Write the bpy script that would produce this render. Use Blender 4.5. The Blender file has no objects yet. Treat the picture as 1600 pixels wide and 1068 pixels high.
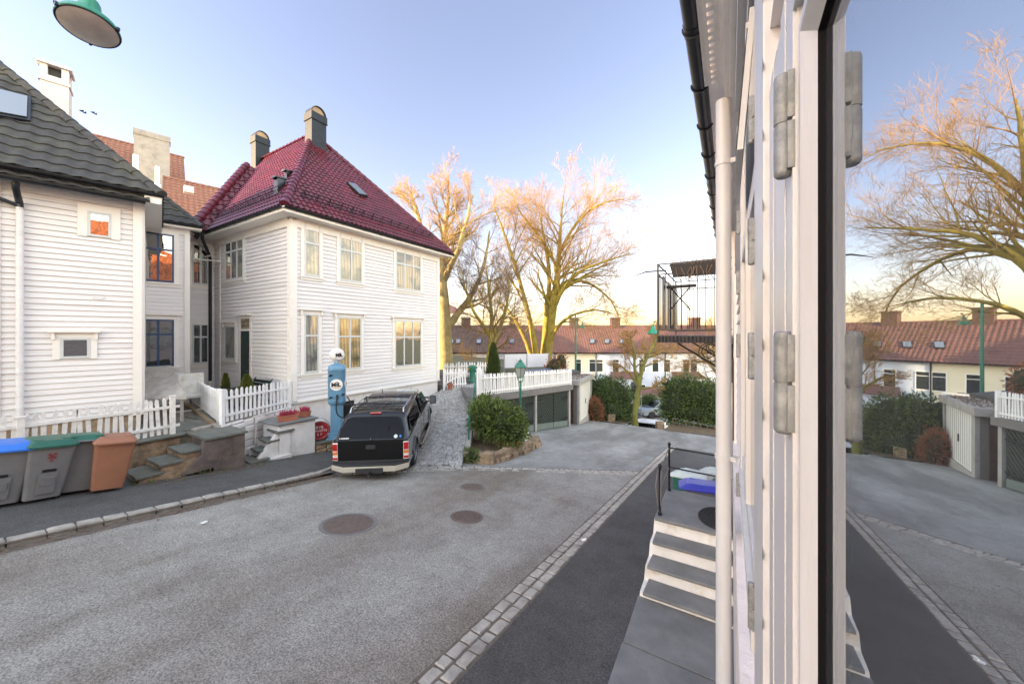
import bpy, bmesh, math, random
from mathutils import Vector, Matrix, noise
R = math.radians
PI = math.pi
rnd = random.Random(7)
SC = bpy.context.scene
COL = SC.collection

# ---------------------------------------------------------------- camera frame (camera stands at the origin)
F, PX0, PY0 = 565.0, 800.0, 522.0
TH = R(31.04)
CT, ST = math.cos(TH), math.sin(TH)
def W(px, py, D):
    """point of the place seen at photo pixel px,py at forward distance D"""
    a = (px-PX0)/F*D; b = -(py-PY0)/F*D
    return Vector((a*CT - D*ST, a*ST + D*CT, b))
def ray(px, py):
    return W(px, py, 1.0)
def onplane(px, py, p, n):
    r = ray(px, py); n = Vector(n)
    return r * (Vector(p).dot(n) / r.dot(n))
def road_z(x, y):
    if y < 24.5: return -2.8 - 0.122*y
    if y < 29.5: return -5.789 - (y-24.5)/5.0*2.795
    return -8.584

# ---------------------------------------------------------------- materials
def _nt(name):
    m = bpy.data.materials.new(name); m.use_nodes = True
    nt = m.node_tree; b = nt.nodes['Principled BSDF']
    return m, nt, b
def lin(c):
    return tuple(((v/255.0)/12.92 if v/255.0 <= .04045 else (((v/255.0)+.055)/1.055)**2.4) for v in c)
def ramp(nt, stops):
    r = nt.nodes.new('ShaderNodeValToRGB')
    el = r.color_ramp.elements
    while len(el) > 1: el.remove(el[-1])
    el[0].position = stops[0][0]; el[0].color = (*stops[0][1], 1)
    for p, c in stops[1:]:
        e = el.new(p); e.color = (*c, 1)
    return r
def noise_n(nt, scale, detail=4, rough=.6, vec=None, w=None):
    n = nt.nodes.new('ShaderNodeTexNoise'); n.inputs['Scale'].default_value = scale
    n.inputs['Detail'].default_value = detail; n.inputs['Roughness'].default_value = rough
    if vec is not None: nt.links.new(vec, n.inputs['Vector'])
    return n
def coord(nt, kind='Object', scale=(1,1,1), rot=(0,0,0)):
    t = nt.nodes.new('ShaderNodeTexCoord'); mp = nt.nodes.new('ShaderNodeMapping')
    mp.inputs['Scale'].default_value = scale; mp.inputs['Rotation'].default_value = rot
    nt.links.new(t.outputs[kind], mp.inputs['Vector']); return mp.outputs['Vector']
def mixc(nt, a, b, fac, mode='MIX'):
    m = nt.nodes.new('ShaderNodeMix'); m.data_type = 'RGBA'; m.blend_type = mode
    for s, v in ((m.inputs[0], fac), (m.inputs[6], a), (m.inputs[7], b)):
        if hasattr(v, 'links'): nt.links.new(v, s)
        elif isinstance(v, (int, float)): s.default_value = v
        else: s.default_value = (*v, 1)
    return m.outputs[2]
def bump(nt, b, h, strength=.3, dist=.01):
    n = nt.nodes.new('ShaderNodeBump'); n.inputs['Strength'].default_value = strength
    n.inputs['Distance'].default_value = dist
    nt.links.new(h, n.inputs['Height']); nt.links.new(n.outputs[0], b.inputs['Normal'])
def M(name, col, rough=.6, metal=0, var=.15, scale=3, bmp=0, bscale=40, dirt=None, dscale=1.2, damt=.5, spec=None, stretch=(1,1,1), coat=0):
    m, nt, b = _nt(name)
    v = coord(nt, scale=stretch)
    n = noise_n(nt, scale, 5, .65, v)
    c1 = tuple(max(0, x*(1-var)) for x in col); c2 = tuple(min(1, x*(1+var)) for x in col)
    r = ramp(nt, [(.3, c1), (.7, c2)]); nt.links.new(n.outputs['Fac'], r.inputs[0])
    out = r.outputs[0]
    if dirt:
        n2 = noise_n(nt, dscale, 7, .7, v)
        r2 = ramp(nt, [(.5, (0,0,0)), (.72, (1,1,1))]); nt.links.new(n2.outputs['Fac'], r2.inputs[0])
        mm = nt.nodes.new('ShaderNodeMath'); mm.operation = 'MULTIPLY'; mm.inputs[1].default_value = damt
        nt.links.new(r2.outputs[0], mm.inputs[0])
        out = mixc(nt, out, dirt, mm.outputs[0])
    nt.links.new(out, b.inputs['Base Color'])
    b.inputs['Roughness'].default_value = rough; b.inputs['Metallic'].default_value = metal
    if spec is not None: b.inputs['Specular IOR Level'].default_value = spec
    if coat: b.inputs['Coat Weight'].default_value = coat; b.inputs['Coat Roughness'].default_value = .05
    if bmp:
        nb = noise_n(nt, bscale, 6, .7, v); bump(nt, b, nb.outputs['Fac'], bmp, .02)
    return m
def asphalt(name, c_dark, c_light, patch, speck=.5, pscale=.35):
    m, nt, b = _nt(name)
    v = coord(nt)
    fine = noise_n(nt, 55, 3, .75, v)
    vor = nt.nodes.new('ShaderNodeTexVoronoi'); vor.inputs['Scale'].default_value = 70; nt.links.new(v, vor.inputs['Vector'])
    r = ramp(nt, [(.34, c_dark), (.5, tuple((a+b2)/2 for a, b2 in zip(c_dark, c_light))), (.66, c_light)]); nt.links.new(fine.outputs['Fac'], r.inputs[0])
    sp = ramp(nt, [(.0, (1,1,1)), (.09, (1,1,1)), (.2, (0,0,0))]); nt.links.new(vor.outputs['Distance'], sp.inputs[0])
    ms = nt.nodes.new('ShaderNodeMath'); ms.operation='MULTIPLY'; ms.inputs[1].default_value=speck; nt.links.new(sp.outputs[0], ms.inputs[0])
    o = mixc(nt, r.outputs[0], (.52,.5,.47), ms.outputs[0])
    v2 = coord(nt, scale=(1.6,.5,1), rot=(0,0,.5))
    big = noise_n(nt, pscale, 5, .6, v2)
    rb = ramp(nt, [(.38, patch), (.62, (1,1,1))]); nt.links.new(big.outputs['Fac'], rb.inputs[0])
    o = mixc(nt, o, rb.outputs[0], 1.0, 'MULTIPLY')
    mid = noise_n(nt, 2.5, 6, .7, v)
    rm = ramp(nt, [(.35, (.8,.78,.77)), (.6, (1,1,1))]); nt.links.new(mid.outputs['Fac'], rm.inputs[0])
    o = mixc(nt, o, rm.outputs[0], 1.0, 'MULTIPLY')
    nt.links.new(o, b.inputs['Base Color']); b.inputs['Roughness'].default_value = .85
    b.inputs['Specular IOR Level'].default_value = .3
    bump(nt, b, fine.outputs['Fac'], .55, .006)
    return m
def glassm(name, base=(.05,.06,.07), curtain=None, wav=.15, rough=.02, spec=1.0, ior=1.75, cscale=12):
    m, nt, b = _nt(name)
    v = coord(nt)
    if curtain:
        w = nt.nodes.new('ShaderNodeTexWave'); w.inputs['Scale'].default_value = cscale; w.inputs['Distortion'].default_value = 3
        w.bands_direction = 'DIAGONAL'; w.inputs['Distortion'].default_value = 1.2; nt.links.new(coord(nt, scale=(1,1,.04)), w.inputs['Vector'])
        r = ramp(nt, [(0, tuple(x*.55 for x in curtain)), (1, curtain)]); nt.links.new(w.outputs['Fac'], r.inputs[0])
        n3 = noise_n(nt, 1.3, 3, .5, v)
        r3 = ramp(nt, [(.42, (0,0,0)), (.56, (1,1,1))]); nt.links.new(n3.outputs['Fac'], r3.inputs[0])
        o = mixc(nt, base, r.outputs[0], r3.outputs[0]); nt.links.new(o, b.inputs['Base Color'])
    else:
        b.inputs['Base Color'].default_value = (*base, 1)
    b.inputs['Roughness'].default_value = rough; b.inputs['Specular IOR Level'].default_value = spec
    b.inputs['IOR'].default_value = ior
    n = noise_n(nt, 1.6, 2, .5, v); bump(nt, b, n.outputs['Fac'], wav, .05)
    return m

MT = {}
def mats():
    MT['white'] = M('white_paint', (.76,.73,.72), .5, var=.05, scale=1.5, dirt=(.5,.47,.42), dscale=2.2, damt=.22)
    MT['board'] = M('white_clapboard', (.71,.68,.675), .55, var=.07, scale=1.0, dirt=(.47,.42,.38), dscale=.8, damt=.4, stretch=(.35,.35,7), bmp=.08, bscale=60)
    MT['boardcool'] = M('grey_white_clapboard', (.72,.69,.69), .6, var=.07, scale=1.0, dirt=(.47,.43,.4), dscale=.8, damt=.4, stretch=(.35,.35,7))
    MT['trim'] = M('cream_trim', (.78,.74,.69), .45, var=.04, dirt=(.5,.45,.4), dscale=3, damt=.2)
    MT['sash'] = M('window_white', (.56,.575,.575), .35, var=.03, scale=6, dirt=(.42,.38,.32), dscale=14, damt=.35, stretch=(1,1,.12), bmp=.12, bscale=120)
    MT['fence'] = M('weathered_white_picket', (.74,.7,.66), .7, var=.08, scale=9, dirt=(.32,.3,.24), dscale=7, damt=.5)
    MT['fence2'] = M('white_picket', (.8,.78,.77), .6, var=.05, scale=8, dirt=(.5,.5,.45), dscale=5, damt=.25)
    MT['blackmetal'] = M('black_metal', (.02,.02,.022), .4, metal=.3, var=.2)
    MT['gutter'] = M('dark_gutter', (.035,.038,.045), .3, metal=.7, var=.2)
    MT['blacktile'] = M('black_roof_tile', (.045,.043,.042), .75, var=.3, scale=5, dirt=(.12,.12,.06), dscale=1.3, damt=.5, bmp=.4, bscale=90)
    MT['redtile'] = M('glazed_red_tile', (.095,.014,.025), .28, var=.5, scale=3, spec=.45, coat=.15, dirt=(.05,.02,.02), dscale=1.0, damt=.5)
    MT['orangetile'] = M('orange_brown_tile', (.24,.11,.07), .7, var=.25, scale=6)
    MT['rowtile'] = M('brown_red_tile', (.13,.065,.05), .7, var=.25, scale=1.2)
    MT['ownroof'] = M('sunlit_orange_tile', (.50,.15,.04), .7, var=.3, scale=3)
    MT['rowtile2'] = M('dark_brown_tile', (.09,.055,.045), .7, var=.25, scale=1.2)
    MT['rowtile3'] = M('warm_red_tile', (.135,.066,.055), .7, var=.2, scale=1.2)
    MT['blue'] = M('dark_blue_paint', (.025,.055,.13), .4, var=.1)
    MT['dgreen'] = M('dark_green_paint', (.015,.035,.03), .4, var=.1)
    MT['green'] = M('green_enamel', (.02,.21,.12), .3, var=.12, scale=8)
    MT['railgreen'] = M('rail_green', (.03,.16,.11), .45, var=.2, scale=8)
    MT['lightbox'] = M('lamp_glass_dull', (.55,.5,.45), .35, var=.15, scale=6)
    MT['concrete'] = M('concrete', (.33,.31,.29), .85, var=.15, scale=2, dirt=(.12,.11,.1), dscale=1.5, damt=.6, bmp=.3)
    MT['concdark'] = M('dark_concrete', (.17,.155,.15), .85, var=.2, scale=2, dirt=(.06,.055,.05), dscale=2, damt=.6, bmp=.3)
    MT['whitewash'] = M('whitewashed_stone', (.72,.68,.66), .8, var=.07, scale=2, dirt=(.38,.33,.27), dscale=1.6, damt=.45, bmp=.9, bscale=7)
    MT['cream_wash'] = M('cream_washed_riser', (.70,.69,.65), .8, var=.08, scale=4, dirt=(.4,.27,.12), dscale=3, damt=.6, bmp=.5, bscale=14)
    MT['slate'] = M('slate_slab', (.16,.165,.165), .6, var=.22, scale=3, dirt=(.26,.26,.24), dscale=2, damt=.4, bmp=.35, bscale=9)
    MT['slatedark'] = M('mossy_slate', (.12,.125,.11), .75, var=.25, scale=5, dirt=(.17,.14,.07), dscale=4, damt=.6, bmp=.5, bscale=14)
    MT['stonewall'] = M('rough_stone', (.29,.205,.13), .9, var=.5, scale=4, dirt=(.08,.065,.05), dscale=3.5, damt=.85, bmp=1, bscale=9)
    MT['darkstone'] = M('dark_plaster', (.11,.085,.075), .85, var=.45, scale=2.5, dirt=(.26,.20,.13), dscale=2.2, damt=.5, bmp=.9, bscale=7)
    MT['kerb'] = M('granite_kerb', (.37,.34,.30), .8, var=.3, scale=5, dirt=(.2,.18,.16), dscale=6, damt=.6, bmp=.6, bscale=25)
    MT['cobble'] = M('granite_setts', (.36,.35,.34), .75, var=.4, scale=5, dirt=(.17,.15,.13), dscale=7, damt=.6, bmp=.5, bscale=25)
    MT['joint'] = M('sandy_joint', (.13,.105,.085), .95, var=.3, scale=10)
    MT['road'] = asphalt('road_asphalt', (.13,.128,.12), (.49,.465,.42), (.62,.55,.50), .35)
    MT['court'] = asphalt('courtyard_asphalt', (.20,.197,.19), (.46,.45,.43), (.6,.59,.58), .4, .5)
    MT['pave'] = asphalt('pavement_asphalt', (.055,.054,.052), (.15,.146,.142), (.78,.76,.76), .15)
    MT['rust'] = M('rusty_iron', (.15,.112,.095), .6, metal=.3, var=.25, scale=12, bmp=.3)
    MT['earth'] = M('garden_soil', (.12,.08,.05), .95, var=.4, scale=6, dirt=(.16,.15,.05), dscale=2.5, damt=.8, bmp=1, bscale=20)
    MT['terrain'] = M('grass_soil_ground', (.10,.10,.05), .95, var=.4, scale=.6, bmp=.4)
    MT['terrace'] = M('terrace_flag', (.19,.165,.14), .85, var=.3, scale=3, dirt=(.09,.1,.05), dscale=2, damt=.7, bmp=.5, bscale=12)
    MT['wood'] = M('weathered_board', (.36,.33,.3), .8, var=.2, scale=4, dirt=(.15,.12,.1), dscale=3, damt=.5, bmp=.3)
    MT['timber'] = M('brown_timber', (.26,.19,.12), .8, var=.2, scale=5)
    MT['brownwood'] = M('dark_brown_wood', (.075,.04,.03), .7, var=.25, scale=6, bmp=.2)
    MT['galv'] = M('galvanised_steel', (.25,.27,.27), .55, metal=.4, var=.3, scale=60, dirt=(.4,.4,.38), dscale=45, damt=.6, bmp=.2, bscale=160)
    MT['cornice'] = M('cornice_paint', (.86,.83,.80), .5, var=.03, dirt=(.5,.46,.4), dscale=8, damt=.3)
    MT['greyclad'] = M('zinc_cladding', (.022,.029,.042), .55, metal=0, var=.2, scale=2, spec=.2)
    MT['copper'] = M('brass_cap', (.22,.14,.08), .35, metal=.8, var=.15)
    MT['gasket'] = M('rubber_gasket', (.004,.004,.005), .7, var=.1, spec=.1)
    MT['bingrey'] = M('grey_plastic', (.17,.165,.165), .5, var=.1, scale=4, dirt=(.3,.27,.24), dscale=3, damt=.3)
    MT['binbrown'] = M('brown_plastic', (.30,.13,.075), .5, var=.08, scale=4, dirt=(.2,.1,.06), dscale=3, damt=.3)
    MT['binblue'] = M('blue_plastic', (.03,.17,.62), .4, var=.1, scale=4)
    MT['bindblue'] = M('deep_blue_plastic', (.05,.06,.42), .4, var=.1, scale=4)
    MT['bingreen'] = M('green_plastic', (.02,.11,.075), .4, var=.15, scale=4)
    MT['binpale'] = M('pale_plastic', (.5,.58,.56), .45, var=.1, scale=4)
    MT['rubber'] = M('black_rubber', (.018,.018,.018), .75, var=.2, scale=10)
    MT['terracotta'] = M('terracotta', (.36,.12,.07), .8, var=.2, scale=8)
    MT['heather'] = M('pink_heather', (.38,.04,.08), .8, var=.4, scale=20)
    MT['leafdark'] = M('rhododendron_leaf', (.10,.14,.03), .5, var=.55, scale=3, spec=.4)
    MT['leafhedge'] = M('laurel_leaf', (.085,.125,.035), .5, var=.55, scale=1.5, spec=.4)
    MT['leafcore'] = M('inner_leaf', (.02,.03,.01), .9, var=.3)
    MT['conifer'] = M('conifer_green', (.06,.09,.02), .8, var=.4, scale=8)
    MT['conifery'] = M('conifer_yellow_green', (.12,.14,.02), .8, var=.4, scale=8)
    MT['redtwig'] = M('red_brown_twig', (.26,.10,.05), .8, var=.3, scale=8)
    MT['bark'] = M('lichen_bark', (.27,.21,.03), .85, var=.5, scale=2.2, dirt=(.10,.07,.05), dscale=1.1, damt=.9, bmp=.7, bscale=10)
    MT['barkpale'] = M('pale_bark', (.36,.28,.13), .85, var=.35, scale=2.5, dirt=(.17,.16,.04), dscale=1.1, damt=.8, bmp=.7, bscale=10)
    MT['twig'] = M('twig_brown', (.30,.18,.055), .8, var=.25, scale=2)
    MT['twigdark'] = M('twig_dark', (.17,.115,.075), .8, var=.25, scale=2)
    MT['mil'] = M('pump_blue', (.12,.26,.40), .35, var=.1, scale=4, dirt=(.2,.38,.5), dscale=3, damt=.3)
    MT['milwhite'] = M('enamel_white', (.8,.78,.74), .3, var=.03)
    MT['ink'] = M('ink_black', (.01,.01,.01), .5, var=.05)
    MT['red'] = M('barrel_red', (.30,.012,.02), .4, var=.15, scale=6)
    MT['cardark'] = M('black_car_paint', (.005,.005,.007), .25, metal=0, var=.1, spec=.4, coat=.4)
    MT['cargrey'] = M('dark_grey_car_paint', (.035,.034,.038), .25, metal=.5, var=.1, coat=1)
    MT['tailgate'] = M('tailgate_black', (.006,.006,.007), .4, var=.1, spec=.18)
    MT['carsilver'] = M('silver_car_paint', (.32,.35,.39), .3, metal=.5, var=.05, coat=1)
    MT['carwhite'] = M('white_car_paint', (.75,.75,.76), .3, var=.03, coat=1)
    MT['carglass'] = glassm('car_glass', (.004,.004,.005), wav=.02, rough=.02, ior=1.4, spec=.25)
    MT['plasticblk'] = M('trim_plastic', (.025,.025,.027), .55, var=.1)
    MT['beige'] = M('beige_bumper', (.50,.46,.38), .4, var=.06, metal=.2)
    MT['chrome'] = M('chrome', (.6,.6,.6), .15, metal=1, var=.05)
    MT['lampred'] = M('lens_red', (.42,.008,.012), .15, var=.1, scale=20, coat=1)
    MT['lampamber'] = M('lens_amber', (.62,.18,.03), .2, var=.1, scale=20, coat=1)
    MT['lampclear'] = M('lens_clear', (.7,.62,.58), .2, var=.1, scale=20, coat=1)
    MT['pane'] = glassm('window_pane', (.028,.034,.04), wav=.1)
    MT['panecurtain'] = glassm('curtained_pane', (.11,.09,.055), curtain=(.50,.36,.18), wav=.06, cscale=5, ior=1.5)
    MT['panegrey'] = glassm('net_curtain_pane', (.08,.09,.09), curtain=(.30,.29,.25), wav=.06, cscale=5, ior=1.5)
    MT['panemirror'] = glassm('reflecting_pane', (.03,.03,.032), wav=.12, ior=2.4)
    MT['skylight'] = glassm('skylight_pane', (.12,.14,.17), wav=.02, ior=2.2)
    MT['frost'] = M('frosted_panel', (.60,.60,.66), .3, var=.04)
    MT['creamwall'] = M('cream_render', (.72,.66,.50), .8, var=.05, scale=1)
    MT['whitewall'] = M('white_render', (.72,.72,.73), .8, var=.05, scale=1)
    MT['bluewall'] = M('pale_blue_render', (.52,.56,.66), .8, var=.05, scale=1)
    MT['slatband'] = M('corrugated_black', (.02,.02,.022), .5, var=.2)
    MT['garden'] = MT['earth']
mats()

# ---------------------------------------------------------------- mesh builder
class MB:
    def __init__(s, X=None): s.v = []; s.f = []; s.X = X or Matrix.Identity(4)
    def add(s, vs, fs):
        o = len(s.v); s.v += [s.X @ Vector(p) for p in vs]; s.f += [tuple(i+o for i in f) for f in fs]; return s
    def box(s, a, b):
        x0,y0,z0 = a; x1,y1,z1 = b
        return s.add([(x0,y0,z0),(x1,y0,z0),(x1,y1,z0),(x0,y1,z0),(x0,y0,z1),(x1,y0,z1),(x1,y1,z1),(x0,y1,z1)],
                     [(3,2,1,0),(4,5,6,7),(0,1,5,4),(1,2,6,5),(2,3,7,6),(3,0,4,7)])
    def cbox(s, c, d, rz=0, rx=0, ry=0):
        X = Matrix.Translation(Vector(c)) @ Matrix.Rotation(rz,4,'Z') @ Matrix.Rotation(rx,4,'X') @ Matrix.Rotation(ry,4,'Y')
        h = [q/2 for q in d]
        vs = [X @ Vector((sx*h[0], sy*h[1], sz*h[2])) for sz in (-1,1) for sx,sy in ((-1,-1),(1,-1),(1,1),(-1,1))]
        return s.add(vs, [(3,2,1,0),(4,5,6,7),(0,1,5,4),(1,2,6,5),(2,3,7,6),(3,0,4,7)])
    def obox(s, p, ux, uy, uz):
        """box from corner p with edge vectors"""
        p,ux,uy,uz = map(Vector,(p,ux,uy,uz))
        vs = [p,p+ux,p+ux+uy,p+uy,p+uz,p+ux+uz,p+ux+uy+uz,p+uy+uz]
        return s.add(vs, [(3,2,1,0),(4,5,6,7),(0,1,5,4),(1,2,6,5),(2,3,7,6),(3,0,4,7)])
    def prism(s, poly, d):
        """poly: list of 3d points, extruded by vector d"""
        n = len(poly); d = Vector(d); P = [Vector(p) for p in poly]
        return s.add(P + [p+d for p in P], [tuple(range(n-1,-1,-1)), tuple(range(n,2*n))] + [(i,(i+1)%n,(i+1)%n+n,i+n) for i in range(n)])
    def chain(s, pts, rad, n=6, cap=True, ph=0):
        pts = [Vector(p) for p in pts]
        if not isinstance(rad, (list,tuple)): rad = [rad]*len(pts)
        vs = []; fs = []; L = len(pts)
        prev = None
        for i, p in enumerate(pts):
            t = (pts[min(i+1,L-1)] - pts[max(i-1,0)])
            t = t.normalized() if t.length > 1e-9 else Vector((0,0,1))
            if prev is None:
                a = Vector((1,0,0)) if abs(t.x) < .8 else Vector((0,1,0))
                u = t.cross(a).normalized()
            else:
                u = prev - t*prev.dot(t)
                u = u.normalized() if u.length > 1e-6 else t.orthogonal().normalized()
            prev = u; w = t.cross(u)
            for k in range(n):
                a = 2*PI*k/n + ph
                vs.append(p + (u*math.cos(a) + w*math.sin(a))*rad[i])
        for i in range(L-1):
            for k in range(n):
                fs.append((i*n+k, i*n+(k+1)%n, (i+1)*n+(k+1)%n, (i+1)*n+k))
        if cap: fs.append(tuple(range(n-1,-1,-1))); fs.append(tuple((L-1)*n+k for k in range(n)))
        return s.add(vs, fs)
    def lathe(s, prof, n=20, c=(0,0,0), rot=None):
        """prof: list of (r,z)"""
        X = Matrix.Translation(Vector(c)) @ (rot or Matrix.Identity(4))
        vs = []; fs = []
        for r,z in prof:
            for k in range(n):
                a = 2*PI*k/n; vs.append(X @ Vector((r*math.cos(a), r*math.sin(a), z)))
        L = len(prof)
        for i in range(L-1):
            for k in range(n): fs.append((i*n+k, i*n+(k+1)%n, (i+1)*n+(k+1)%n, (i+1)*n+k))
        if prof[0][0] > 1e-4: fs.append(tuple(range(n-1,-1,-1)))
        if prof[-1][0] > 1e-4: fs.append(tuple((L-1)*n+k for k in range(n)))
        return s.add(vs, fs)
    def loft(s, rings, cap=True):
        n = len(rings[0]); vs = [p for r in rings for p in r]; fs = []
        for i in range(len(rings)-1):
            for k in range(n): fs.append((i*n+k, i*n+(k+1)%n, (i+1)*n+(k+1)%n, (i+1)*n+k))
        if cap: fs.append(tuple(range(n-1,-1,-1))); fs.append(tuple((len(rings)-1)*n+k for k in range(n)))
        return s.add(vs, fs)
    def build(s, name, mat, parent=None, smooth=False, bevel=0, world=True, segs=2, angle=40):
        me = bpy.data.meshes.new(name)
        off = Vector((0,0,0))
        if world and parent is not None:
            r = parent
            while r is not None:
                off += r.location; r = r.parent
        me.from_pydata([v-off for v in s.v], [], s.f); me.update()
        bm = bmesh.new(); bm.from_mesh(me); bmesh.ops.recalc_face_normals(bm, faces=bm.faces)
        if bevel:
            es = [e for e in bm.edges if len(e.link_faces) == 2 and e.calc_face_angle(0) > R(angle)]
            bmesh.ops.bevel(bm, geom=es, offset=bevel, segments=segs, affect='EDGES', profile=.6, clamp_overlap=True)
        bm.to_mesh(me); bm.free()
        me.materials.append(MT[mat] if isinstance(mat, str) else mat)
        if smooth:
            for p in me.polygons: p.use_smooth = True
            try: me.set_sharp_from_angle(angle=R(42))
            except Exception: pass
        o = bpy.data.objects.new(name, me); COL.objects.link(o)
        if parent is not None: o.parent = parent
        return o

def tag(o, label=None, cat=None, group=None, kind=None):
    if label: o['label'] = label
    if cat: o['category'] = cat
    if group: o['group'] = group
    if kind: o['kind'] = kind
    return o
def thing(name, loc, label, cat, group=None, rz=0):
    o = bpy.data.objects.new(name, None); COL.objects.link(o); o.location = loc; o.rotation_euler = (0,0,rz)
    o.empty_display_size = .2
    return tag(o, label, cat, group)
def struct(o): o['kind'] = 'structure'; return o
def copy_tree(o, parent=None):
    c = o.copy(); COL.objects.link(c); c.parent = parent
    for ch in [x for x in COL.objects if x.parent == o]: copy_tree(ch, c)
    return c
def text_mb(txt, size, X, mb=None, depth=.004, spacing=1.0, bold=0.0):
    cu = bpy.data.curves.new('t', 'FONT'); cu.body = txt; cu.size = size; cu.align_x = 'CENTER'; cu.align_y = 'CENTER'
    cu.extrude = depth; cu.space_character = spacing; cu.offset = bold
    ob = bpy.data.objects.new('t', cu); COL.objects.link(ob)
    dg = bpy.context.evaluated_depsgraph_get(); me = bpy.data.meshes.new_from_object(ob.evaluated_get(dg))
    mb = mb or MB(); mb.add([X @ v.co for v in me.vertices], [tuple(p.vertices) for p in me.polygons])
    bpy.data.objects.remove(ob); bpy.data.curves.remove(cu); bpy.data.meshes.remove(me)
    return mb
def clip_sheet(poly, zf, res=.5, cell=None):
    """grid sheet over a convex plan polygon with heights from zf"""
    xs = [p[0] for p in poly]; ys = [p[1] for p in poly]
    bm = bmesh.new()
    nx = max(1, int((max(xs)-min(xs))/res)); ny = max(1, int((max(ys)-min(ys))/res))
    g = [[bm.verts.new((min(xs)+(max(xs)-min(xs))*i/nx, min(ys)+(max(ys)-min(ys))*j/ny, 0)) for j in range(ny+1)] for i in range(nx+1)]
    for i in range(nx):
        for j in range(ny): bm.faces.new((g[i][j], g[i+1][j], g[i+1][j+1], g[i][j+1]))
    area = sum(poly[i][0]*poly[(i+1)%len(poly)][1]-poly[(i+1)%len(poly)][0]*poly[i][1] for i in range(len(poly)))
    for i in range(len(poly)):
        a = Vector((*poly[i][:2],0)); b = Vector((*poly[(i+1)%len(poly)][:2],0)); e = (b-a)
        n = Vector((e.y,-e.x,0)) * (1 if area > 0 else -1)
        bmesh.ops.bisect_plane(bm, geom=bm.verts[:]+bm.edges[:]+bm.faces[:], plane_co=a, plane_no=n, clear_outer=True)
    bm.verts.index_update()
    mb = MB(); mb.add([(v.co.x, v.co.y, zf(v.co.x, v.co.y)) for v in bm.verts], [tuple(v.index for v in f.verts) for f in bm.faces])
    bm.free(); return mb
# ================================================================= SETTING: ground, roads
def terr(x, y):
    z = road_z(x, y) - .22
    if y < 0: z = -2.8 - .22 - .06*max(y,-60)
    d = math.hypot(x, y)
    if d > 90: z += (d-90)*.02
    return z
t = clip_sheet([(-260,-120),(200,-120),(200,320),(-260,320)], terr, res=4)
struct(t.build('ground', 'terrain', smooth=True))
YARD = -2.5
cs = clip_sheet([(-13.5,4.5),(4.5,4.5),(4.5,22.7),(-13.5,22.7)], road_z, res=.8)
struct(cs.build('courtyard', 'court', smooth=True))
ROADP = [(-8.36,-18),(-2.2,-18),(-2.2,11.42),(-3.87,10.1),(-6.45,8.0),(-8.36,5.5)]
rd = clip_sheet(ROADP, lambda x,y: road_z(x,y)+.004+.02*math.sin(PI*(x+8.36)/6.16), res=.6)
struct(rd.build('road', 'road', smooth=True))
# strip of road uphill beyond the houses is outside the view
pv = clip_sheet([(-2.2,-18),(.3,-18),(.3,16.8),(-1.95,16.8),(-2.2,16.2)], lambda x,y: road_z(x,y)+.03, res=.7)
struct(pv.build('pavement', 'pave', smooth=True))
pv = clip_sheet([(-11.6,-18),(-8.5,-18),(-8.5,5.5),(-9.6,6.35),(-11.6,6.9)], lambda x,y: road_z(x,y)+.085, res=.7)
struct(pv.build('pavement', 'pave', smooth=True))
ls = clip_sheet([(-45,36),(20,24),(45,60),(-10,70)], lambda x,y: -8.32 + 0*x, res=4)
struct(ls.build('lower_street', 'court'))

def stone(mb, c, ux, uy, sx, sy, h, r, up=Vector((0,0,1))):
    """one dressed stone: c top centre, ux/uy unit dirs"""
    c = Vector(c); ins = min(sx,sy)*.16
    rings = []
    for (kx, dz) in ((0,-h),(0,-.018),(1,0)):
        rg = []
        for (a,b) in ((-1,-1),(-.55,-1.03),(.55,-1.03),(1,-1),(1.03,0),(1,1),(.55,1.03),(-.55,1.03),(-1,1),(-1.03,0)):
            jx = r.uniform(-.006,.006); jy = r.uniform(-.006,.006)
            rg.append(c + ux*(a*(sx/2-kx*ins*.6)+jx) + uy*(b*(sy/2-kx*ins*.6)+jy) + up*(dz+r.uniform(-.003,.003)))
        rings.append(rg)
    mb.loft(rings, cap=False)
    n = len(mb.v); mb.f.append(tuple(range(n-10, n)))
def stone_rows(mb, line, widths, zoff, lavg, r, zf=road_z):
    """rows of stones following a plan polyline; widths = lateral offsets list (centre, width)"""
    for (off, wd) in widths:
        for i in range(len(line)-1):
            a = Vector((*line[i],0)); b = Vector((*line[i+1],0)); d = b-a; L = d.length; d.normalize(); nn = Vector((-d.y,d.x,0))
            s = 0.0
            while s < L - lavg*.3:
                l = min(lavg*r.uniform(.75,1.3), L-s); m = a + d*(s+l/2) + nn*off
                dz = (zf(m.x+d.x*.1, m.y+d.y*.1) - zf(m.x,m.y))/.1
                dd = Vector((d.x, d.y, dz)).normalized()
                stone(mb, (m.x+r.uniform(-.005,.005), m.y, zf(m.x,m.y)+zoff+r.uniform(-.006,.006)), dd, nn, l-.016, wd-.014, .12, r)
                s += l
r1 = random.Random(3)
kb = MB(); stone_rows(kb, [(-8.48,-12),(-8.46,3.5),(-8.5,5.0),(-8.75,5.7),(-9.3,6.2)], [(0,.16)], .10, .27, r1)
struct(kb.build('kerb', 'kerb', smooth=True))
kj = MB()
for (x0,x1,dz) in ((-8.35,-8.14,.0),(-8.62,-8.34,.06)):
    kj.add([(x0,-12,road_z(0,-12)+.012+dz),(x1,-12,road_z(0,-12)+.009+dz),(x1,5.4,road_z(0,5.4)+.009+dz),(x0,5.4,road_z(0,5.4)+.012+dz)], [(0,1,2,3)])
struct(kj.build('gutter_joint', 'joint'))
kb = MB(); stone_rows(kb, [(-2.25,-4),(-2.21,6),(-2.17,12),(-2.1,16.9)], [(-.075,.145),(.075,.145)], .042, .2, r1)
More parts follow.
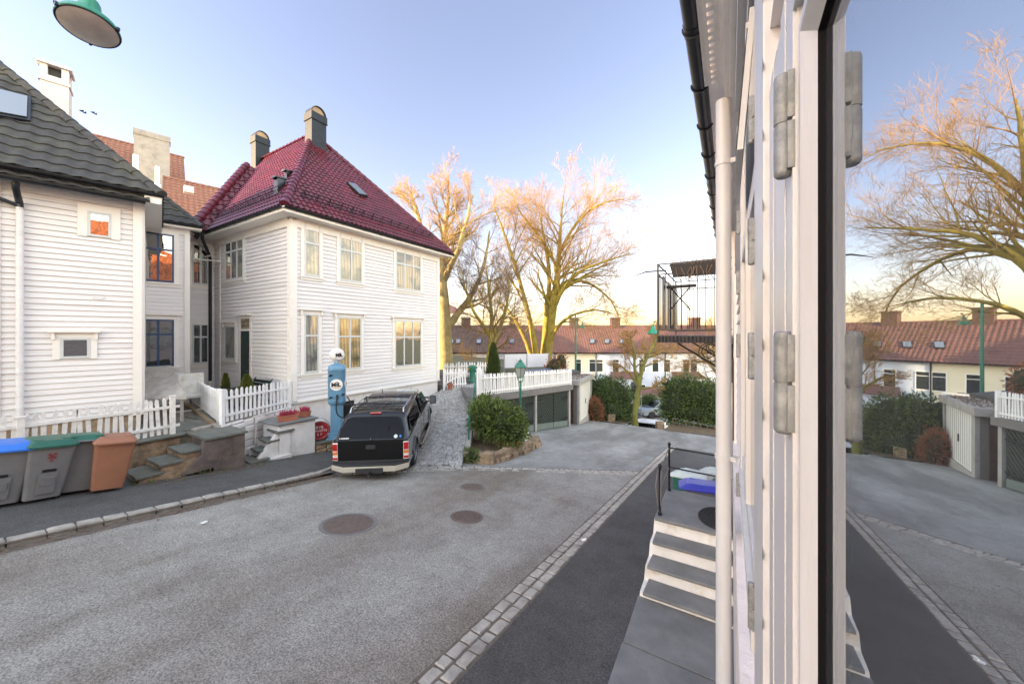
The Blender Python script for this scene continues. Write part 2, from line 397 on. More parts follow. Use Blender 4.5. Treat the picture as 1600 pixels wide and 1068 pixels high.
stone_rows(kb, [(-2.3,11.32),(-3.87,10.1),(-5.2,9.02),(-6.45,8.0),(-7.5,6.75),(-8.4,5.6)], [(-.07,.13),(.07,.13),(.2,.12)], .022, .2, r1)
struct(kb.build('sett_strip', 'kerb', smooth=True))
kj = MB()
for ln, w in (([(-2.25,-4),(-2.21,6),(-2.17,12),(-2.1,16.9)], .165), ([(-2.3,11.32),(-3.87,10.1),(-5.2,9.02),(-6.45,8.0),(-7.5,6.75),(-8.4,5.6)], .22)):
    for i in range(len(ln)-1):
        a = Vector((*ln[i],0)); b = Vector((*ln[i+1],0)); d=(b-a).normalized(); nn = Vector((-d.y,d.x,0))
        N = max(1,int((b-a).length/1.0)); 
        for k in range(N):
            p = a+(b-a)*k/N; q = a+(b-a)*(k+1)/N
            f = [p-nn*w, q-nn*w, q+nn*w, p+nn*w]
            jz = .033 if i < 9 and ln[0][0] > -2.26 else .012
            kj.add([(v.x,v.y,road_z(v.x,v.y)+jz) for v in f], [(0,1,2,3)])
struct(kj.build('joint_bed', 'joint'))

# driveway ramp of setts
HD = Vector((-.56,.83,0)).normalized(); HP = Vector((HD.y,-HD.x,0)); RP0 = Vector((-6.53,8.09,0))
def ramp_tw(x, y):
    p = Vector((x,y,0))-RP0; return p.dot(HD), p.dot(HP)
def ramp_z(x, y):
    t, w = ramp_tw(x, y)
    b = max(0, min(1, t/7.6))
    b = b**.85
    return road_z(x,y)*(1-b) + (-2.46+.17*min(0,w))*b + .02
dw = MB(); r2 = random.Random(5)
t_ = -1.9
while t_ < 7.7:
    dt = .115
    w_ = -5.4 + r2.uniform(0,.1)
    while w_ < -.06:
        wl = r2.uniform(.13,.21)
        if w_+wl > 0: wl = -w_
        c = RP0 + HD*(t_+dt/2) + HP*(w_+wl/2)
        ok = c.x > -12.1 and (c.y > 5.62 + 1.22*(c.x+8.4)*(1.0) if c.x > -8.4 else c.y > 5.75 - .75*(c.x+8.4)*.55)
        if c.x < -10.6 and c.y < 8.3: ok = False
        if c.x > -8.4 and c.y < {True: 8.1 + (c.x+6.45)*1.31}[True]+.12: ok = False
        if ok:
            g = (ramp_z(c.x+HD.x*.1,c.y+HD.y*.1)-ramp_z(c.x,c.y))/.1
            stone(dw, (c.x,c.y,ramp_z(c.x,c.y)+.012+r2.uniform(-.007,.007)), Vector((HD.x,HD.y,g)).normalized(), HP, dt-.012, wl-.012, .05, r2)
        w_ += wl
    t_ += dt
struct(dw.build('driveway', 'cobble', smooth=True))
def _rz(x,y): return ramp_z(x,y)-.006
p = [RP0+HD*a+HP*b for a,b in ((-1.9,0),(7.7,0),(7.7,-5.3),(-1.9,-5.3))]
dj = clip_sheet([(-6.53,8.1),(-10.84,14.5),(-12.2,14.6),(-12.2,8.2),(-10.6,7.0),(-8.5,5.7)], _rz, res=.4)
struct(dj.build('driveway_bed', 'joint', smooth=True))
# low wall along the open side of the ramp
rw = MB(); N = 16
for i in range(N):
    a = RP0+HD*(.6+6.9*i/N)+HP*.0; b = RP0+HD*(.6+6.9*(i+1)/N)+HP*.0
    za, zb = ramp_z(a.x,a.y)+.07, ramp_z(b.x,b.y)+.07
    q = [Vector((a.x,a.y,za)),Vector((b.x,b.y,zb)),Vector((b.x,b.y,road_z(b.x,b.y)-.1)),Vector((a.x,a.y,road_z(a.x,a.y)-.1))]
    rw.prism(q, HP*.16)
tag(rw.build('ramp_wall', 'concrete'), 'low concrete wall holding up the open side of the cobbled ramp', 'wall')

# upper yard behind the gate (a solid terrace)
yp = [(-12.15,13.3),(-10.0,12.75),(-9.2,12.25),(-8.72,11.6),(-8.75,12.0),(-7.9,20.0),(-8.2,27),(-34,44),(-34,13.3)]
ym = MB(); ym.prism([(x,y,-7.5) for x,y in [(-12.15,13.42),(-10.8,14.42),(-10.62,14.40),(-9.0,12.0),(-8.9,19.9),(-8.6,23.3),(-14,29),(-36,36),(-36,13.32)]], (0,0,7.5+YARD))
struct(ym.build('upper_yard', 'pave'))
yg = clip_sheet([(-13,16.5),(-9.5,16.8),(-9.2,23),(-14,28.7),(-35,35.5),(-35,16)], lambda x,y: YARD+.02+.1*noise.noise(Vector((x*.3,y*.3,0))), res=1.2)
struct(yg.build('yard_grass', 'terrain', smooth=True))
# terrace gardens left
tg = MB(); TZ = -2.38
tg.prism([(x,y,-4.2) for x,y in [(-11.25,-14),(-11.25,3.3),(-11.05,4.1),(-12.1,6.34),(-26,6.34),(-26,-14)]], (0,0,4.2+TZ))
struct(tg.build('garden_terrace', 'terrace'))
# hills far away
hm = MB(); hv=[]; hf=[]
nx, ny = 60, 8
for i in range(nx+1):
    for j in range(ny+1):
        a = -40+ 170*i/nx; D = 260 + j*30
        h = (18*math.exp(-((a-38)/12.0)**2) + 9*math.exp(-((a-14)/14.0)**2)*.0 + 5*math.exp(-((a-70)/22)**2) + 1.5*noise.noise(Vector((a*.12,j*.6,2))))*math.sin(PI*j/ny) - 8
        X = math.tan(R(max(-70,min(70,a-10))))*D*.9
        hv.append((X*CT-D*ST, X*ST+D*CT, h)); 
for i in range(nx):
    for j in range(ny): hf.append((i*(ny+1)+j,(i+1)*(ny+1)+j,(i+1)*(ny+1)+j+1,i*(ny+1)+j+1))
hm.add(hv, hf); 
MT['hill'] = M('wooded_hill', (.34,.23,.13), .95, var=.45, scale=.08, bmp=.5, bscale=.3)
struct(hm.build('hill', 'hill', smooth=True))

for vp in ([(-3.3,22.45),(3.0,22.45),(3.0,28),(-3.3,28)],[(-7.6,22.9),(-5.6,22.75),(-5.6,28),(-10,28)]):
    vg = clip_sheet(vp, lambda x,y: -2.8-.122*y+.03+.05*noise.noise(Vector((x*2,y*2,0))), res=.25); struct(vg.build('verge','earth',smooth=True))
# manholes
def manhole(px, py, rad, label, kind):
    r_ = ray(px,py); k = -2.8/(r_.z + .122*r_.y); P = r_*k; P.z = road_z(P.x,P.y)+.004+.02*math.sin(PI*(P.x+8.36)/6.16)
    t = thing('manhole_cover', P, label, 'manhole cover', 'manhole covers in the road')
    X = Matrix.Translation(P) @ Matrix.Rotation(-math.atan(.122),4,'X')
    m = MB(X); m.lathe([(rad*.86,-.01),(rad*.86,.004),(rad*.99,.006),(rad,-.01)], 48)
    m.build('ring', 'rust' if kind else 'concdark', t, smooth=False)
    m = MB(X); m.lathe([(rad*.845,-.02),(rad*.845,.002),(rad*.83,.005),(.001,.005)], 48)
    if kind == 1:
        for i in range(-6,7):
            L = math.sqrt(max(0,(rad*.8)**2-(i*rad*.125)**2))
            m.cbox((i*rad*.125,0,.007),(rad*.05,2*L,.006))
            m.cbox((0,i*rad*.125,.0065),(2*L,rad*.03,.005))
    else:
        for i in range(40):
            a = i*2.39996; q = rad*.8*math.sqrt((i+.5)/40); m.lathe([(rad*.035,.004),(rad*.03,.008),(.001,.008)], 6, (q*math.cos(a),q*math.sin(a),0))
    m.build('lid', 'rust', t)
manhole(545,820,.47,'large rusty manhole cover with a sett ring, nearest of the three in the road',0)
manhole(729,808.5,.31,'ribbed rusty manhole cover, middle one of the three in the road',1)
manhole(738,762,.30,'small worn manhole cover nearest the cobbled driveway',0)
# litter on road
for px,py,s,l in ((912,843,.05,'small crumpled white scrap lying on the double row of setts'),(318,816,.045,'small white scrap lying on the road by the left kerb')):
    r_ = ray(px,py); k = -2.76/(r_.z+.122*r_.y); P = r_*k
    m = MB(); m.cbox(P,(s*1.6,s,.012),.6); m.cbox(P+Vector((.02,.02,.012)),(s,s*.6,.015),1.2,.3)
    tag(m.build('paper_scrap','milwhite'), l, 'litter')

# ================================================================= OWN HOUSE on the right
GZ = lambda y: road_z(0,y)
HX, HY = .07, 0
oh = thing('clapboard_house', (.3,2.0,-3.1), 'white clapboard house at the right edge with the mirroring window close to the viewer', 'house')
def boards(mb, p0, d, nrm, L0, L1, z0, z1, pitch=.125, out=.022, holes=()):
    """clapboards: p0 wall origin (z ignored), d unit along, nrm outward; skips rectangular holes (s0,s1,z0,z1)"""
    z = z0; d = Vector(d); nrm = Vector(nrm); p0 = Vector((p0[0],p0[1],0))
    while z < z1-.01:
        zt = min(z+pitch, z1)
        segs = [(L0,L1)]
        for (a,b,c,e) in holes:
            if c < zt-.02 and e > z+.02:
                ns = []
                for s0,s1 in segs:
                    if b <= s0 or a >= s1: ns.append((s0,s1)); continue
                    if a > s0: ns.append((s0,a))
                    if b < s1: ns.append((b,s1))
                segs = ns
        for s0,s1 in segs:
            vs = []
            for s in (s0,s1):
                q = p0 + d*s
                vs += [q+Vector((0,0,z))-nrm*.01, q+nrm*out+Vector((0,0,z)), q+nrm*(out-.004)+Vector((0,0,z+.006)), q+nrm*.004+Vector((0,0,zt+.004)), q-nrm*.01+Vector((0,0,zt+.004))]
            mb.add(vs, [(0,1,6,5),(1,2,7,6),(2,3,8,7),(3,4,9,8),(0,4,3,2,1),(5,6,7,8,9)])
        z += pitch
    return mb
# structural shell: walls in pieces around window A (y -0.95..0.5, z -.78...33)
w = MB()
w.box((.10,.50,-3.6),(.35,14,2.1)); w.box((.10,-9,-3.4),(.35,-1.02,2.1)); w.box((.10,-1.02,-3.4),(.35,.50,-.80)); w.box((.10,-1.02,.34),(.35,.50,2.1))
w.box((.35,13.75,-5),(9,14,2.1)); w.box((.35,-9,-2.5),(9,-8.8,2.1)); w.box((8.8,-8.8,-4),(9,13.75,2.1))
w.build('wall','white',oh)
b = MB()
boards(b,(.1,0,0),(0,1,0),(-1,0,0),.78,14,-1.38,1.62, .125,.03, holes=[(.9,2.78,-2,2),(5.35,6.45,-2.3,.9),(7.0,8.0,-1.5,2)])
boards(b,(.1,0,0),(0,1,0),(-1,0,0),-9,-1.3,-1.9,1.62, .125,.03)
b.build('cladding','white',oh)
pl = MB(); pl.box((.035,1.24,-4.8),(.0995,14,-1.385)); pl.build('plinth','whitewash',oh)
pl = MB(); pl.box((.058,.9,-3.6),(.0995,1.19,1.6)); pl.box((.03,1.19,1.45),(.0995,2.78,1.56)); pl.box((.066,.908,-3.6),(.0581,.93,1.6))
pl.build('pilaster','sash',oh, bevel=.004)
# cornice with dentils
Y0c, Y1c = -6, 2.72
cn = MB()
for (xa, xb, za, zb, ye) in ((.0,.099,1.565,1.60,2.80),(-.03,.099,1.60,1.70,2.84),(-.045,.099,1.70,1.715,2.88),(-.055,.099,1.715,1.73,2.90),(-.075,.099,1.73,1.79,2.96),(-.125,.099,1.79,1.83,3.02),(-.14,.099,1.83,1.845,3.04),(-.16,.099,1.845,1.88,3.06)):
    cn.box((xa,Y0c,za),(xb,ye,zb))
cn.build('cornice','cornice',oh, bevel=.004)
dn = MB(); y = Y0c
while y < 2.90:
    dn.box((-.108,y,1.737),(-.0752,y+.034,1.785)); y += .062
dn.box((-.0755,Y0c,1.7375),(-.0745,2.93,1.7845)); dn.build('dentil_moulding','cornice',oh)
sf = MB(); sf.box((-.17,-9.2,1.885),(.3,14.2,1.905)); sf.box((-.165,-9.2,1.905),(-.145,14.2,1.965)); sf.build('soffit','cornice',oh)
g = MB()
YS = [-9 + .5*i for i in range(35)]
ring = [(-.19+.056*math.cos(a), 1.905+.056*math.sin(a)) for a in [PI+PI*k/10 for k in range(11)]]
ringi = [(-.19+.05*math.cos(a), 1.905+.05*math.sin(a)) for a in [2*PI-PI*k/10 for k in range(11)]]
full = ring+ringi
g.loft([[Vector((x,yy,z-.0005*yy)) for x,z in full] for yy in (-9.2, 8.35)])
for yy in (2.5,5.2,): g.loft([[Vector((-.19+(x+.19)*1.08,yy+k,1.905+(z-1.905)*1.08)) for x,z in full] for k in (-.05,.05)])
g.build('gutter','gutter',oh,smooth=True)
g = MB(); yy = -2.9
while yy < 8.3:
    pts = [(-.19+.061*math.cos(a), yy, 1.905+.061*math.sin(a)) for a in [PI*.95+PI*1.15*k/10 for k in range(11)]] + [(-.13,yy+.0,1.95)]
    g = MB(); g.chain(pts, .009, 5); yy += .6; g.build('bracket','blackmetal',oh)
# roof of own house
def tile_field(mb, o, ux, uy, un, W_, H_, row, wave, amp, step, poly=None, nper=6, flat=False):
    """tiles over the rectangle o + a*ux + b*uy; clipped to poly (list of (a,b)) ; un = normal"""
    bm = bmesh.new()
    na = max(2,int(W_/wave*nper)); rows = int(math.ceil(H_/row))
    for j in range(rows):
        lo = []; hi = []; lo0 = []
        for i in range(na+1):
            a = W_*i/na
            hgt = amp*(.5+.5*math.cos(2*PI*a/wave))
            if flat: hgt = amp*(1 if (a/wave)%1 > .5 else 0)
            sl = .012*math.sin(2*PI*a/wave)
            lo0.append(bm.verts.new((a, j*row+sl, 0)))
            lo.append(bm.verts.new((a, j*row+sl, hgt+step)))
            hi.append(bm.verts.new((a, (j+1)*row+.02, hgt)))
        for i in range(na):
            bm.faces.new((lo[i],lo[i+1],hi[i+1],hi[i])); bm.faces.new((lo0[i],lo0[i+1],lo[i+1],lo[i]))
    if poly:
        area = sum(poly[i][0]*poly[(i+1)%len(poly)][1]-poly[(i+1)%len(poly)][0]*poly[i][1] for i in range(len(poly)))
        for i in range(len(poly)):
            a = Vector((*poly[i],0)); bb = Vector((*poly[(i+1)%len(poly)],0)); e = bb-a
            n = Vector((e.y,-e.x,0))*(1 if area > 0 else -1)
            bmesh.ops.bisect_plane(bm, geom=bm.verts[:]+bm.edges[:]+bm.faces[:], plane_co=a, plane_no=n, clear_outer=True)
    bm.verts.index_update()
    o = Vector(o); ux = Vector(ux); uy = Vector(uy); un = Vector(un)
    mb.add([o+ux*v.co.x+uy*v.co.y+un*v.co.z for v in bm.verts], [tuple(v.index for v in f.verts) for f in bm.faces])
    bm.free(); return mb
def roof_plane(mb, pts, row=.35, wave=.22, amp=.03, step=.02, nper=6, base=True):
    """pts: coplanar 3d polygon, first edge = eave from left to right seen from outside"""
    P = [Vector(p) for p in pts]; ux = (P[1]-P[0]).normalized(); n = ux.cross(P[2]-P[1]).normalized()
    if n.z < 0: n = -n
    uy = n.cross(ux).normalized()
    if uy.z < 0: uy = -uy
    pl = [((p-P[0]).dot(ux), (p-P[0]).dot(uy)) for p in P]
    amin = min(q[0] for q in pl); amax = max(q[0] for q in pl); H = max(q[1] for q in pl)
    o = P[0]+ux*amin; pl2 = [(a-amin,b) for a,b in pl]
    tile_field(mb, o+n*.03, ux, uy, n, amax-amin, H, row, wave, amp, step, pl2, nper)
    if base: mb.prism([p+n*.03 for p in P], -n*.05)
    return mb
def ridge_caps(mb, a, b, r=.11, seg=.36, n=10):
    a = Vector(a); b = Vector(b); d = b-a; L = d.length; d.normalize(); k = max(1,int(L/seg)); up = Vector((0,0,1)); sd = d.cross(up).normalized(); u = sd.cross(d)
    for i in range(k):
        p = a+d*(L*i/k); q = a+d*(L*(i+1)/k+.05)
        rr = []
        for (c, rad) in ((p,r*1.12),(q,r*.95)):
            rr.append([c + sd*math.cos(t)*rad + u*math.sin(t)*rad for t in [PI*j/(n-1) for j in range(n)]])
        mb.loft([rr[0],rr[1]], cap=True)
    return mb
rf = MB()
roof_plane(rf, [(-.2,14.3,1.98),(-.2,-9.3,1.98),(4.5,-9.3,6.2),(4.5,14.3,6.2)], .34,.3,.04,.02,4)
rf.prism([(4.5,-9.3,6.15),(9.3,-9.3,1.9),(9.3,14.3,1.9),(4.5,14.3,6.15)],(0,0,.05))
rf.build('roof','ownroof',oh,smooth=True)
# far part windows and entrance door on own wall
dr = MB(); dr.box((.05,5.4,-2.4),(.0995,6.4,.75)); dr.build('door_casing','trim',oh)
dr = MB(); dr.box((.035,5.52,-2.38),(.0495,6.28,-.35)); dr.build('door','dgreen',oh)
# rainwater pipe
dp = MB(); dp.lathe([(.047,-3.15),(.047,1.599)],28,(-.036,2.88,0)); 
dp.build('downpipe','sash',oh,smooth=True)
dp = MB()
for z in (1.17,-.84):
    dp.lathe([(.047,z-.014),(.053,z-.014),(.053,z+.014),(.047,z+.014)],28,(-.036,2.88,0)); dp.box((-.01,2.865,z-.01),(.099,2.9,z+.01)); dp.cbox((.02,2.85,z),(.03,.02,.03))
dp.build('pipe_clamp','sash',oh)
# hinge maker
def hinge(par, x, y, z, L, r):
    m = MB(); m.lathe([(r*.7,z-L/2-.001),(r*.97,z-L/2+.002),(r,z-L/2+.005),(r,z-.0015)],24,(x,y,0)); m.lathe([(r,z+.0015),(r,z+L/2-.005),(r*.9,z+L/2-.001),(r*.6,z+L/2)],24,(x,y,0))
    m.lathe([(r*.9,z-.0015),(r*.9,z+.0015)],24,(x,y,0))
    m.box((x+.002,y-r*1.75,z-L/2+.004),(x+r*.9,y-.002,z-.002)); m.box((x+.002,y-r*1.75,z+.002),(x+r*.9,y-.002,z+L/2-.004))
    m.build('hinge','galv',par,smooth=True,bevel=.0006)
# WINDOW A, right beside the viewer
wa = MB(); wa.box((.0602,.507,-.86),(.0998,.78,.42)); wa.box((.064,.503,-.86),(.0998,.507,.42))
wa.box((.0585,.56,-.86),(.0602,.60,.42)); wa.box((.0585,.70,-.86),(.0602,.735,.42))
wa.box((.0602,-1.2,.36),(.0998,.507,.44)); wa.box((.0602,-1.2,-.9),(.0998,.507,-.82)); wa.box((.0602,-1.2,-.82),(.0998,-1.03,.36))
wA = wa.build('window','sash',oh,bevel=.0015); wA['label']='window whose glass mirrors the street, nearest the viewer'
gx, zt, zb, yn = .0825, .306, -.74, .4725
sa = MB()
def frame_loft(prof):  # prof: list of (x, inset) around the pane
    rings = []
    for (y,z,sy,sz) in ((yn,zb,1,-1),(yn,zt,1,1),(-.95,zt,-1,1),(-.95,zb,-1,-1)):
        rings.append([Vector((x, y+sy*i, z+sz*i)) for x,i in prof])
    sa.loft(rings+[rings[0]], cap=False)
frame_loft([(.0985,.0),(.0985,.031),(.0646,.031),(.0646,.018),(.066,.016),(.077,.0015),(.0985,.0)])
sa.build('sash','sash',wA)
sa = MB(); frame_loft([(.0765,.0028),(.0768,.0012),(.079,.0004),(.0835,-.0006),(.0835,.003)]); sa.build('gasket','gasket',wA)
gm, nt, bb = _nt('reflecting_glass')
gl = nt.nodes.new('ShaderNodeBsdfGlossy'); gl.inputs['Roughness'].default_value = 0.0; gl.inputs['Color'].default_value = (.86,.9,.94,1)
tr = nt.nodes.new('ShaderNodeBsdfTransparent'); tr.inputs['Color'].default_value = (.72,.78,.76,1)
fr = nt.nodes.new('ShaderNodeFresnel'); fr.inputs['IOR'].default_value = 14.0
nn_ = noise_n(nt, 2.2, 1, .5, coord(nt)); bp = nt.nodes.new('ShaderNodeBump'); bp.inputs['Strength'].default_value=.012; bp.inputs['Distance'].default_value=.02
nt.links.new(nn_.outputs['Fac'], bp.inputs['Height']); nt.links.new(bp.outputs[0], gl.inputs['Normal'])
mx = nt.nodes.new('ShaderNodeMixShader'); nt.links.new(fr.outputs[0], mx.inputs[0]); nt.links.new(tr.outputs[0], mx.inputs[1]); nt.links.new(gl.outputs[0], mx.inputs[2])
df = nt.nodes.new('ShaderNodeBsdfDiffuse'); df.inputs['Color'].default_value = (.6,.62,.62,1); m5 = nt.nodes.new('ShaderNodeMixShader'); m5.inputs[0].default_value = .05; nt.links.new(mx.outputs[0], m5.inputs[1]); nt.links.new(df.outputs[0], m5.inputs[2])
nt.links.new(m5.outputs[0], nt.nodes['Material Output'].inputs[0]); MT['mirrorpane'] = gm
pn = MB(); pn.box((gx,-.952,zb-.004),(gx+.004,yn+.004,zt+.004)); pn.build('pane','mirrorpane',wA)
hinge(wA,.0535,.522,.241,.117,.0095); hinge(wA,.0535,.522,-.055,.117,.0095)
# dark room behind the glass
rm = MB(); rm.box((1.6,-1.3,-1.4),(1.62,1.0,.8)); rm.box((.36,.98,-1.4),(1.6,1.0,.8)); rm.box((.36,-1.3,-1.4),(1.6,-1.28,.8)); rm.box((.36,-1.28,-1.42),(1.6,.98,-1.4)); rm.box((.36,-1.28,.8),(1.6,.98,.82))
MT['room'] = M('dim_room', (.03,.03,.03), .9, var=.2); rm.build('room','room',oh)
def curtain(y0,y1,x,mat_):
    m = MB(); n = 40; ra = []; 
    for zz in (-1.3,.7):
        ra.append([Vector((x+.022*math.sin(i*1.1)+.0, y0+(y1-y0)*i/n, zz)) for i in range(n+1)] + [Vector((x+.006+.022*math.sin(i*1.1), y0+(y1-y0)*i/n, zz)) for i in range(n,-1,-1)])
    m.loft(ra); m.build('curtain',mat_,oh,smooth=True)
MT['curtainw'] = M('white_curtain',(.62,.56,.48),.9,var=.05)
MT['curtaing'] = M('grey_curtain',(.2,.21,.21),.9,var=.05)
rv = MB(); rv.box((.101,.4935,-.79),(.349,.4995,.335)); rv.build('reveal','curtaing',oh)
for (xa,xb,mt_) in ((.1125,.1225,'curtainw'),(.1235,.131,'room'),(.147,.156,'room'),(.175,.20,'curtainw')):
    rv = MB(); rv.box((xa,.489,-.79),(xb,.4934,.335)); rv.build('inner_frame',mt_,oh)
gp = MB(); z = -2.6
while z < 1.4:
    gp.prism([(.0577,.9,z),(.0577,.889,z+.012),(.0577,.9,z+.028)],(.0003,0,0)); z += .1425
gp.build('board_gap','ink',oh)
# WINDOW B further along
wb = MB(); wb.box((.062,1.195,-.82),(.0998,1.27,1.45)); wb.box((.058,2.62,-.82),(.0998,2.76,1.45)); wb.box((.066,1.27,-.82),(.0998,2.62,-.74)); wb.box((.066,1.27,1.36),(.0998,2.62,1.45)); wb.box((.064,1.27,.44),(.0998,2.62,.52)); wb.box((.06,1.88,-.74),(.0998,1.96,1.36)); wb.box((.05,1.2,-.88),(.0998,2.74,-.822))
wB = wb.build('window','sash',oh,bevel=.002)
pn = MB(); pn.box((.078,1.27,-.74),(.082,1.88,.44)); pn.box((.078,1.96,-.74),(.082,2.62,.44)); pn.box((.078,1.27,.52),(.082,1.88,1.36)); pn.box((.078,1.96,.52),(.082,2.62,1.36)); pn.build('pane','panemirror',wB)
for z in (.6,.26,-.06,-.76): hinge(wB,.052,1.215,z,.13,.0085)
for z in (1.22,.69,.32,-.07,-.93): hinge(wB,.045,2.64,z,.145,.0105)
vs = MB(Matrix.Translation((.064,1.3,.98)) @ Matrix.Rotation(R(4.5),4,'Y')); vs.box((-.012,0,-.42),(.004,.55,0)); vs.build('vent_sash','sash',wB)
vs = MB(Matrix.Translation((.064,1.3,.98)) @ Matrix.Rotation(R(4.5),4,'Y')); vs.box((-.016,.04,-.40),(-.0121,.51,-.03)); vs.build('vent_pane','pane',wB)
# small lamp bracket etc. on wall beyond pipe
fx = MB(); fx.box((.0,7.1,-1.3),(.0995,7.2,1.6)); fx.box((.0,7.8,-1.3),(.0995,7.9,1.6)); fx.box((.0,7.1,1.6),(.0995,7.9,1.72)); fx.build('far_casing','trim',oh)
fx = MB(); fx.box((.05,7.2,-1.3),(.0995,7.8,1.6)); fx.build('far_pane','panemirror',oh)

# balcony
bl = thing('balcony', (-.45,7.2,-.03), 'black iron balcony cage hanging on the house wall high above the yard', 'balcony')
X0,X1,YA,YB,ZF,ZT = -.97,.03,6.08,8.3,-.0,1.10
m = MB()
for z in (ZT, ZT-.16, .07):
    m.chain([(X1,YA,z),(X0,YA,z),(X0,YB,z),(X1,YB,z)], .013, 4, ph=.78)
for (x,y) in ((X0,YA),(X0,YB)): m.chain([(x,y,ZF),(x,y,ZT+.01)], .019, 4, ph=.78)
m.build('rail','blackmetal',bl)
m = MB()
for i in range(1,9): m.chain([(X0+(X1-X0)*i/9,YA,.07),(X0+(X1-X0)*i/9,YA,ZT-.16)], .006, 4)
for i in range(1,9): m.chain([(X0+(X1-X0)*i/9,YB,.07),(X0+(X1-X0)*i/9,YB,ZT-.16)], .006, 4)
for i in range(1,17): m.chain([(X0,YA+(YB-YA)*i/17,.07),(X0,YA+(YB-YA)*i/17,ZT-.16)], .006, 4)
m.build('baluster','blackmetal',bl)
m = MB(); m.box((X0-.01,YA-.03,-.13),(X1,YB,-.02))
k = X0
while k < X1-.03:
    m.chain([(k+.02,YA-.034,-.12),(k+.02,YA-.034,-.03)], .02, 6); k += .052
m.build('floor_band','slatband',bl)
for yy in (YA+.05,YB-.1):
    m = MB()
    m.chain([(X0+.28,yy,-.14),(X1+.03,yy,-.62)], .014, 5)
    sp = [( -.26+.13*(1-t/14)*math.cos(t*.75+1), yy, -.27+.13*(1-t/14)*math.sin(t*.75+1)) for t in range(14)]
    m.chain(sp, .009, 5); m.chain([(-.26+.14*math.cos(a),yy,-.27+.14*math.sin(a)) for a in [2*PI*k/16 for k in range(17)]], .009, 5)
    m.chain([(X1,yy,-.14),(X1,yy,-.7)], .014, 5)
    m.build('bracket','blackmetal',bl)
MT['smoke'] = M('smoked_panel', (.07,.07,.06), .3, var=.1)
for qa,qb in (((X0+.03,YA+.25,.09),(X0+.05,YA+.45,.95)),((X0+.04,YA+.7,.09),(X0+.07,YA+1.0,.9)),((X0+.02,YB-.5,.09),(X0+.05,YB-.1,.9))):
    m = MB(); m.box(qa,qb); m.build('screen_panel','smoke',bl)
pb = thing('planter_box', (-.45,YA-.05,1.0), 'long black planter of dry twigs hung on the balcony rail', 'planter')
m = MB(); m.prism([(-.78,YA-.16,1.06),(-.78,YA+.05,1.06),(-.74,YA+.02,.88),(-.74,YA-.12,.88)],(.62,0,0)); m.build('trough','plasticblk',pb)
m = MB(); rr = random.Random(4)
for i in range(260):
    p = Vector((-.78+.64*rr.random(), YA-.15+.2*rr.random(), 1.05)); d = Vector((rr.uniform(-1,1),rr.uniform(-1,1),rr.uniform(.0,.5))).normalized()*rr.uniform(.03,.1)
    m.chain([p,p+d*.6,p+d+Vector((0,0,-.03))], .004, 3)
for i in range(26):
    p = Vector((-.75+.75*rr.random(), YA-.05, 1.06)); q = p
    pts=[p]
    for k in range(4): q = q+Vector((rr.uniform(-.03,.03),rr.uniform(-.02,.02),rr.uniform(.02,.05))); pts.append(q)
    m.chain(pts,.003,3)
for i in range(10):
    p = Vector((-.7+.5*rr.random(), YA-.15, 1.0)); m.chain([p,p+Vector((rr.uniform(-.05,.05),-.02,-.1)),p+Vector((rr.uniform(-.08,.08),-.02,-.2))],.006,4)
m.build('dry_stems','twigdark',pb)
m = MB(); m.chain([(X0-.4,YA+.1,.96),(X0-.2,YA+.12,1.02),(X0+.1,YA+.15,1.02)],[.004,.012,.012],5); m.box((X0+.05,YA+.5,.78),(X0+.5,YA+.62,.82)); m.chain([(X0+.1,YA+.55,.4),(X0+.42,YA+.58,.8)],.01,4); m.chain([(X0+.42,YA+.55,.4),(X0+.1,YA+.58,.8)],.01,4); m.chain([(X0+.12,YA+.5,.09),(X0+.12,YA+.5,.8)],.012,4)
tag(m.build('folded_chair','plasticblk'),'dark folded chair leaning inside the balcony cage','chair')

# entrance steps on own side
es = thing('entrance_steps', (-.4,5.1,-3.1), 'white rendered steps with slate treads leading up to the landing by the downpipe', 'steps')
body = MB(); nr = 4
LZ = -2.41; edges = [(5.1,LZ),(4.82,-2.6),(4.57,-2.775),(4.32,-2.94)]
prof = [(5.1,LZ-.04),(5.08,-2.6-.03),(4.86,-2.6-.035),(4.84,-2.775-.03),(4.61,-2.775-.035),(4.59,-2.94-.03),(4.36,-2.94-.035),(4.34,-3.12),(4.36,-3.9),(6.1,-3.9),(6.1,LZ-.04)]
body.loft([[Vector((x+ex*( -p[1]-2.4)*.14, p[0], p[1])) for p in prof] for x,ex in ((-.855,-.45),(-.85,-.4),(.034,0))])
body.build('body','cream_wash',es,bevel=.006)
ld = MB(); ld.prism([(-.85,5.06,LZ-.045),(-.845,6.12,LZ-.045),(.03,6.12,LZ-.045),(.03,5.05,LZ-.045)],(0,0,.045)); ld.build('landing_slab','slate',es,bevel=.008)
for (y,z) in edges[1:]:
    s_ = MB(); s_.prism([(-.83-(.0 if z>-2.7 else .02),y-.02,z-.035),(-.835,y+.27,z-.035),(.03,y+.27,z-.035),(.03,y-.01,z-.035)],(0,0,.035)); s_.build('tread','slate',es,bevel=.007)
fl = MB(); FZ = -3.03
fl.prism([(-.88,2.2,-3.5),(-.9,4.36,-3.5),(.033,4.36,-3.5),(.033,2.2,-3.5)],(0,0,.45))
for (a,b) in ((1.0,3.62),(3.63,4.36)):
    fl.prism([(-.90,a,FZ-.05),(-.91,b,FZ-.05),(.033,b,FZ-.05),(.033,a,FZ-.05)],(0,0,.05+.004*(a>3)))
tag(fl.build('slate_paving','slate',bevel=.006),'large grey slate flags laid at the foot of the white steps','paving')
mt = MB(); X=Matrix.Translation((-.12,5.45,LZ+.003)) @ Matrix.Diagonal((1.0,1.35,1,1))
m2 = MB(X)
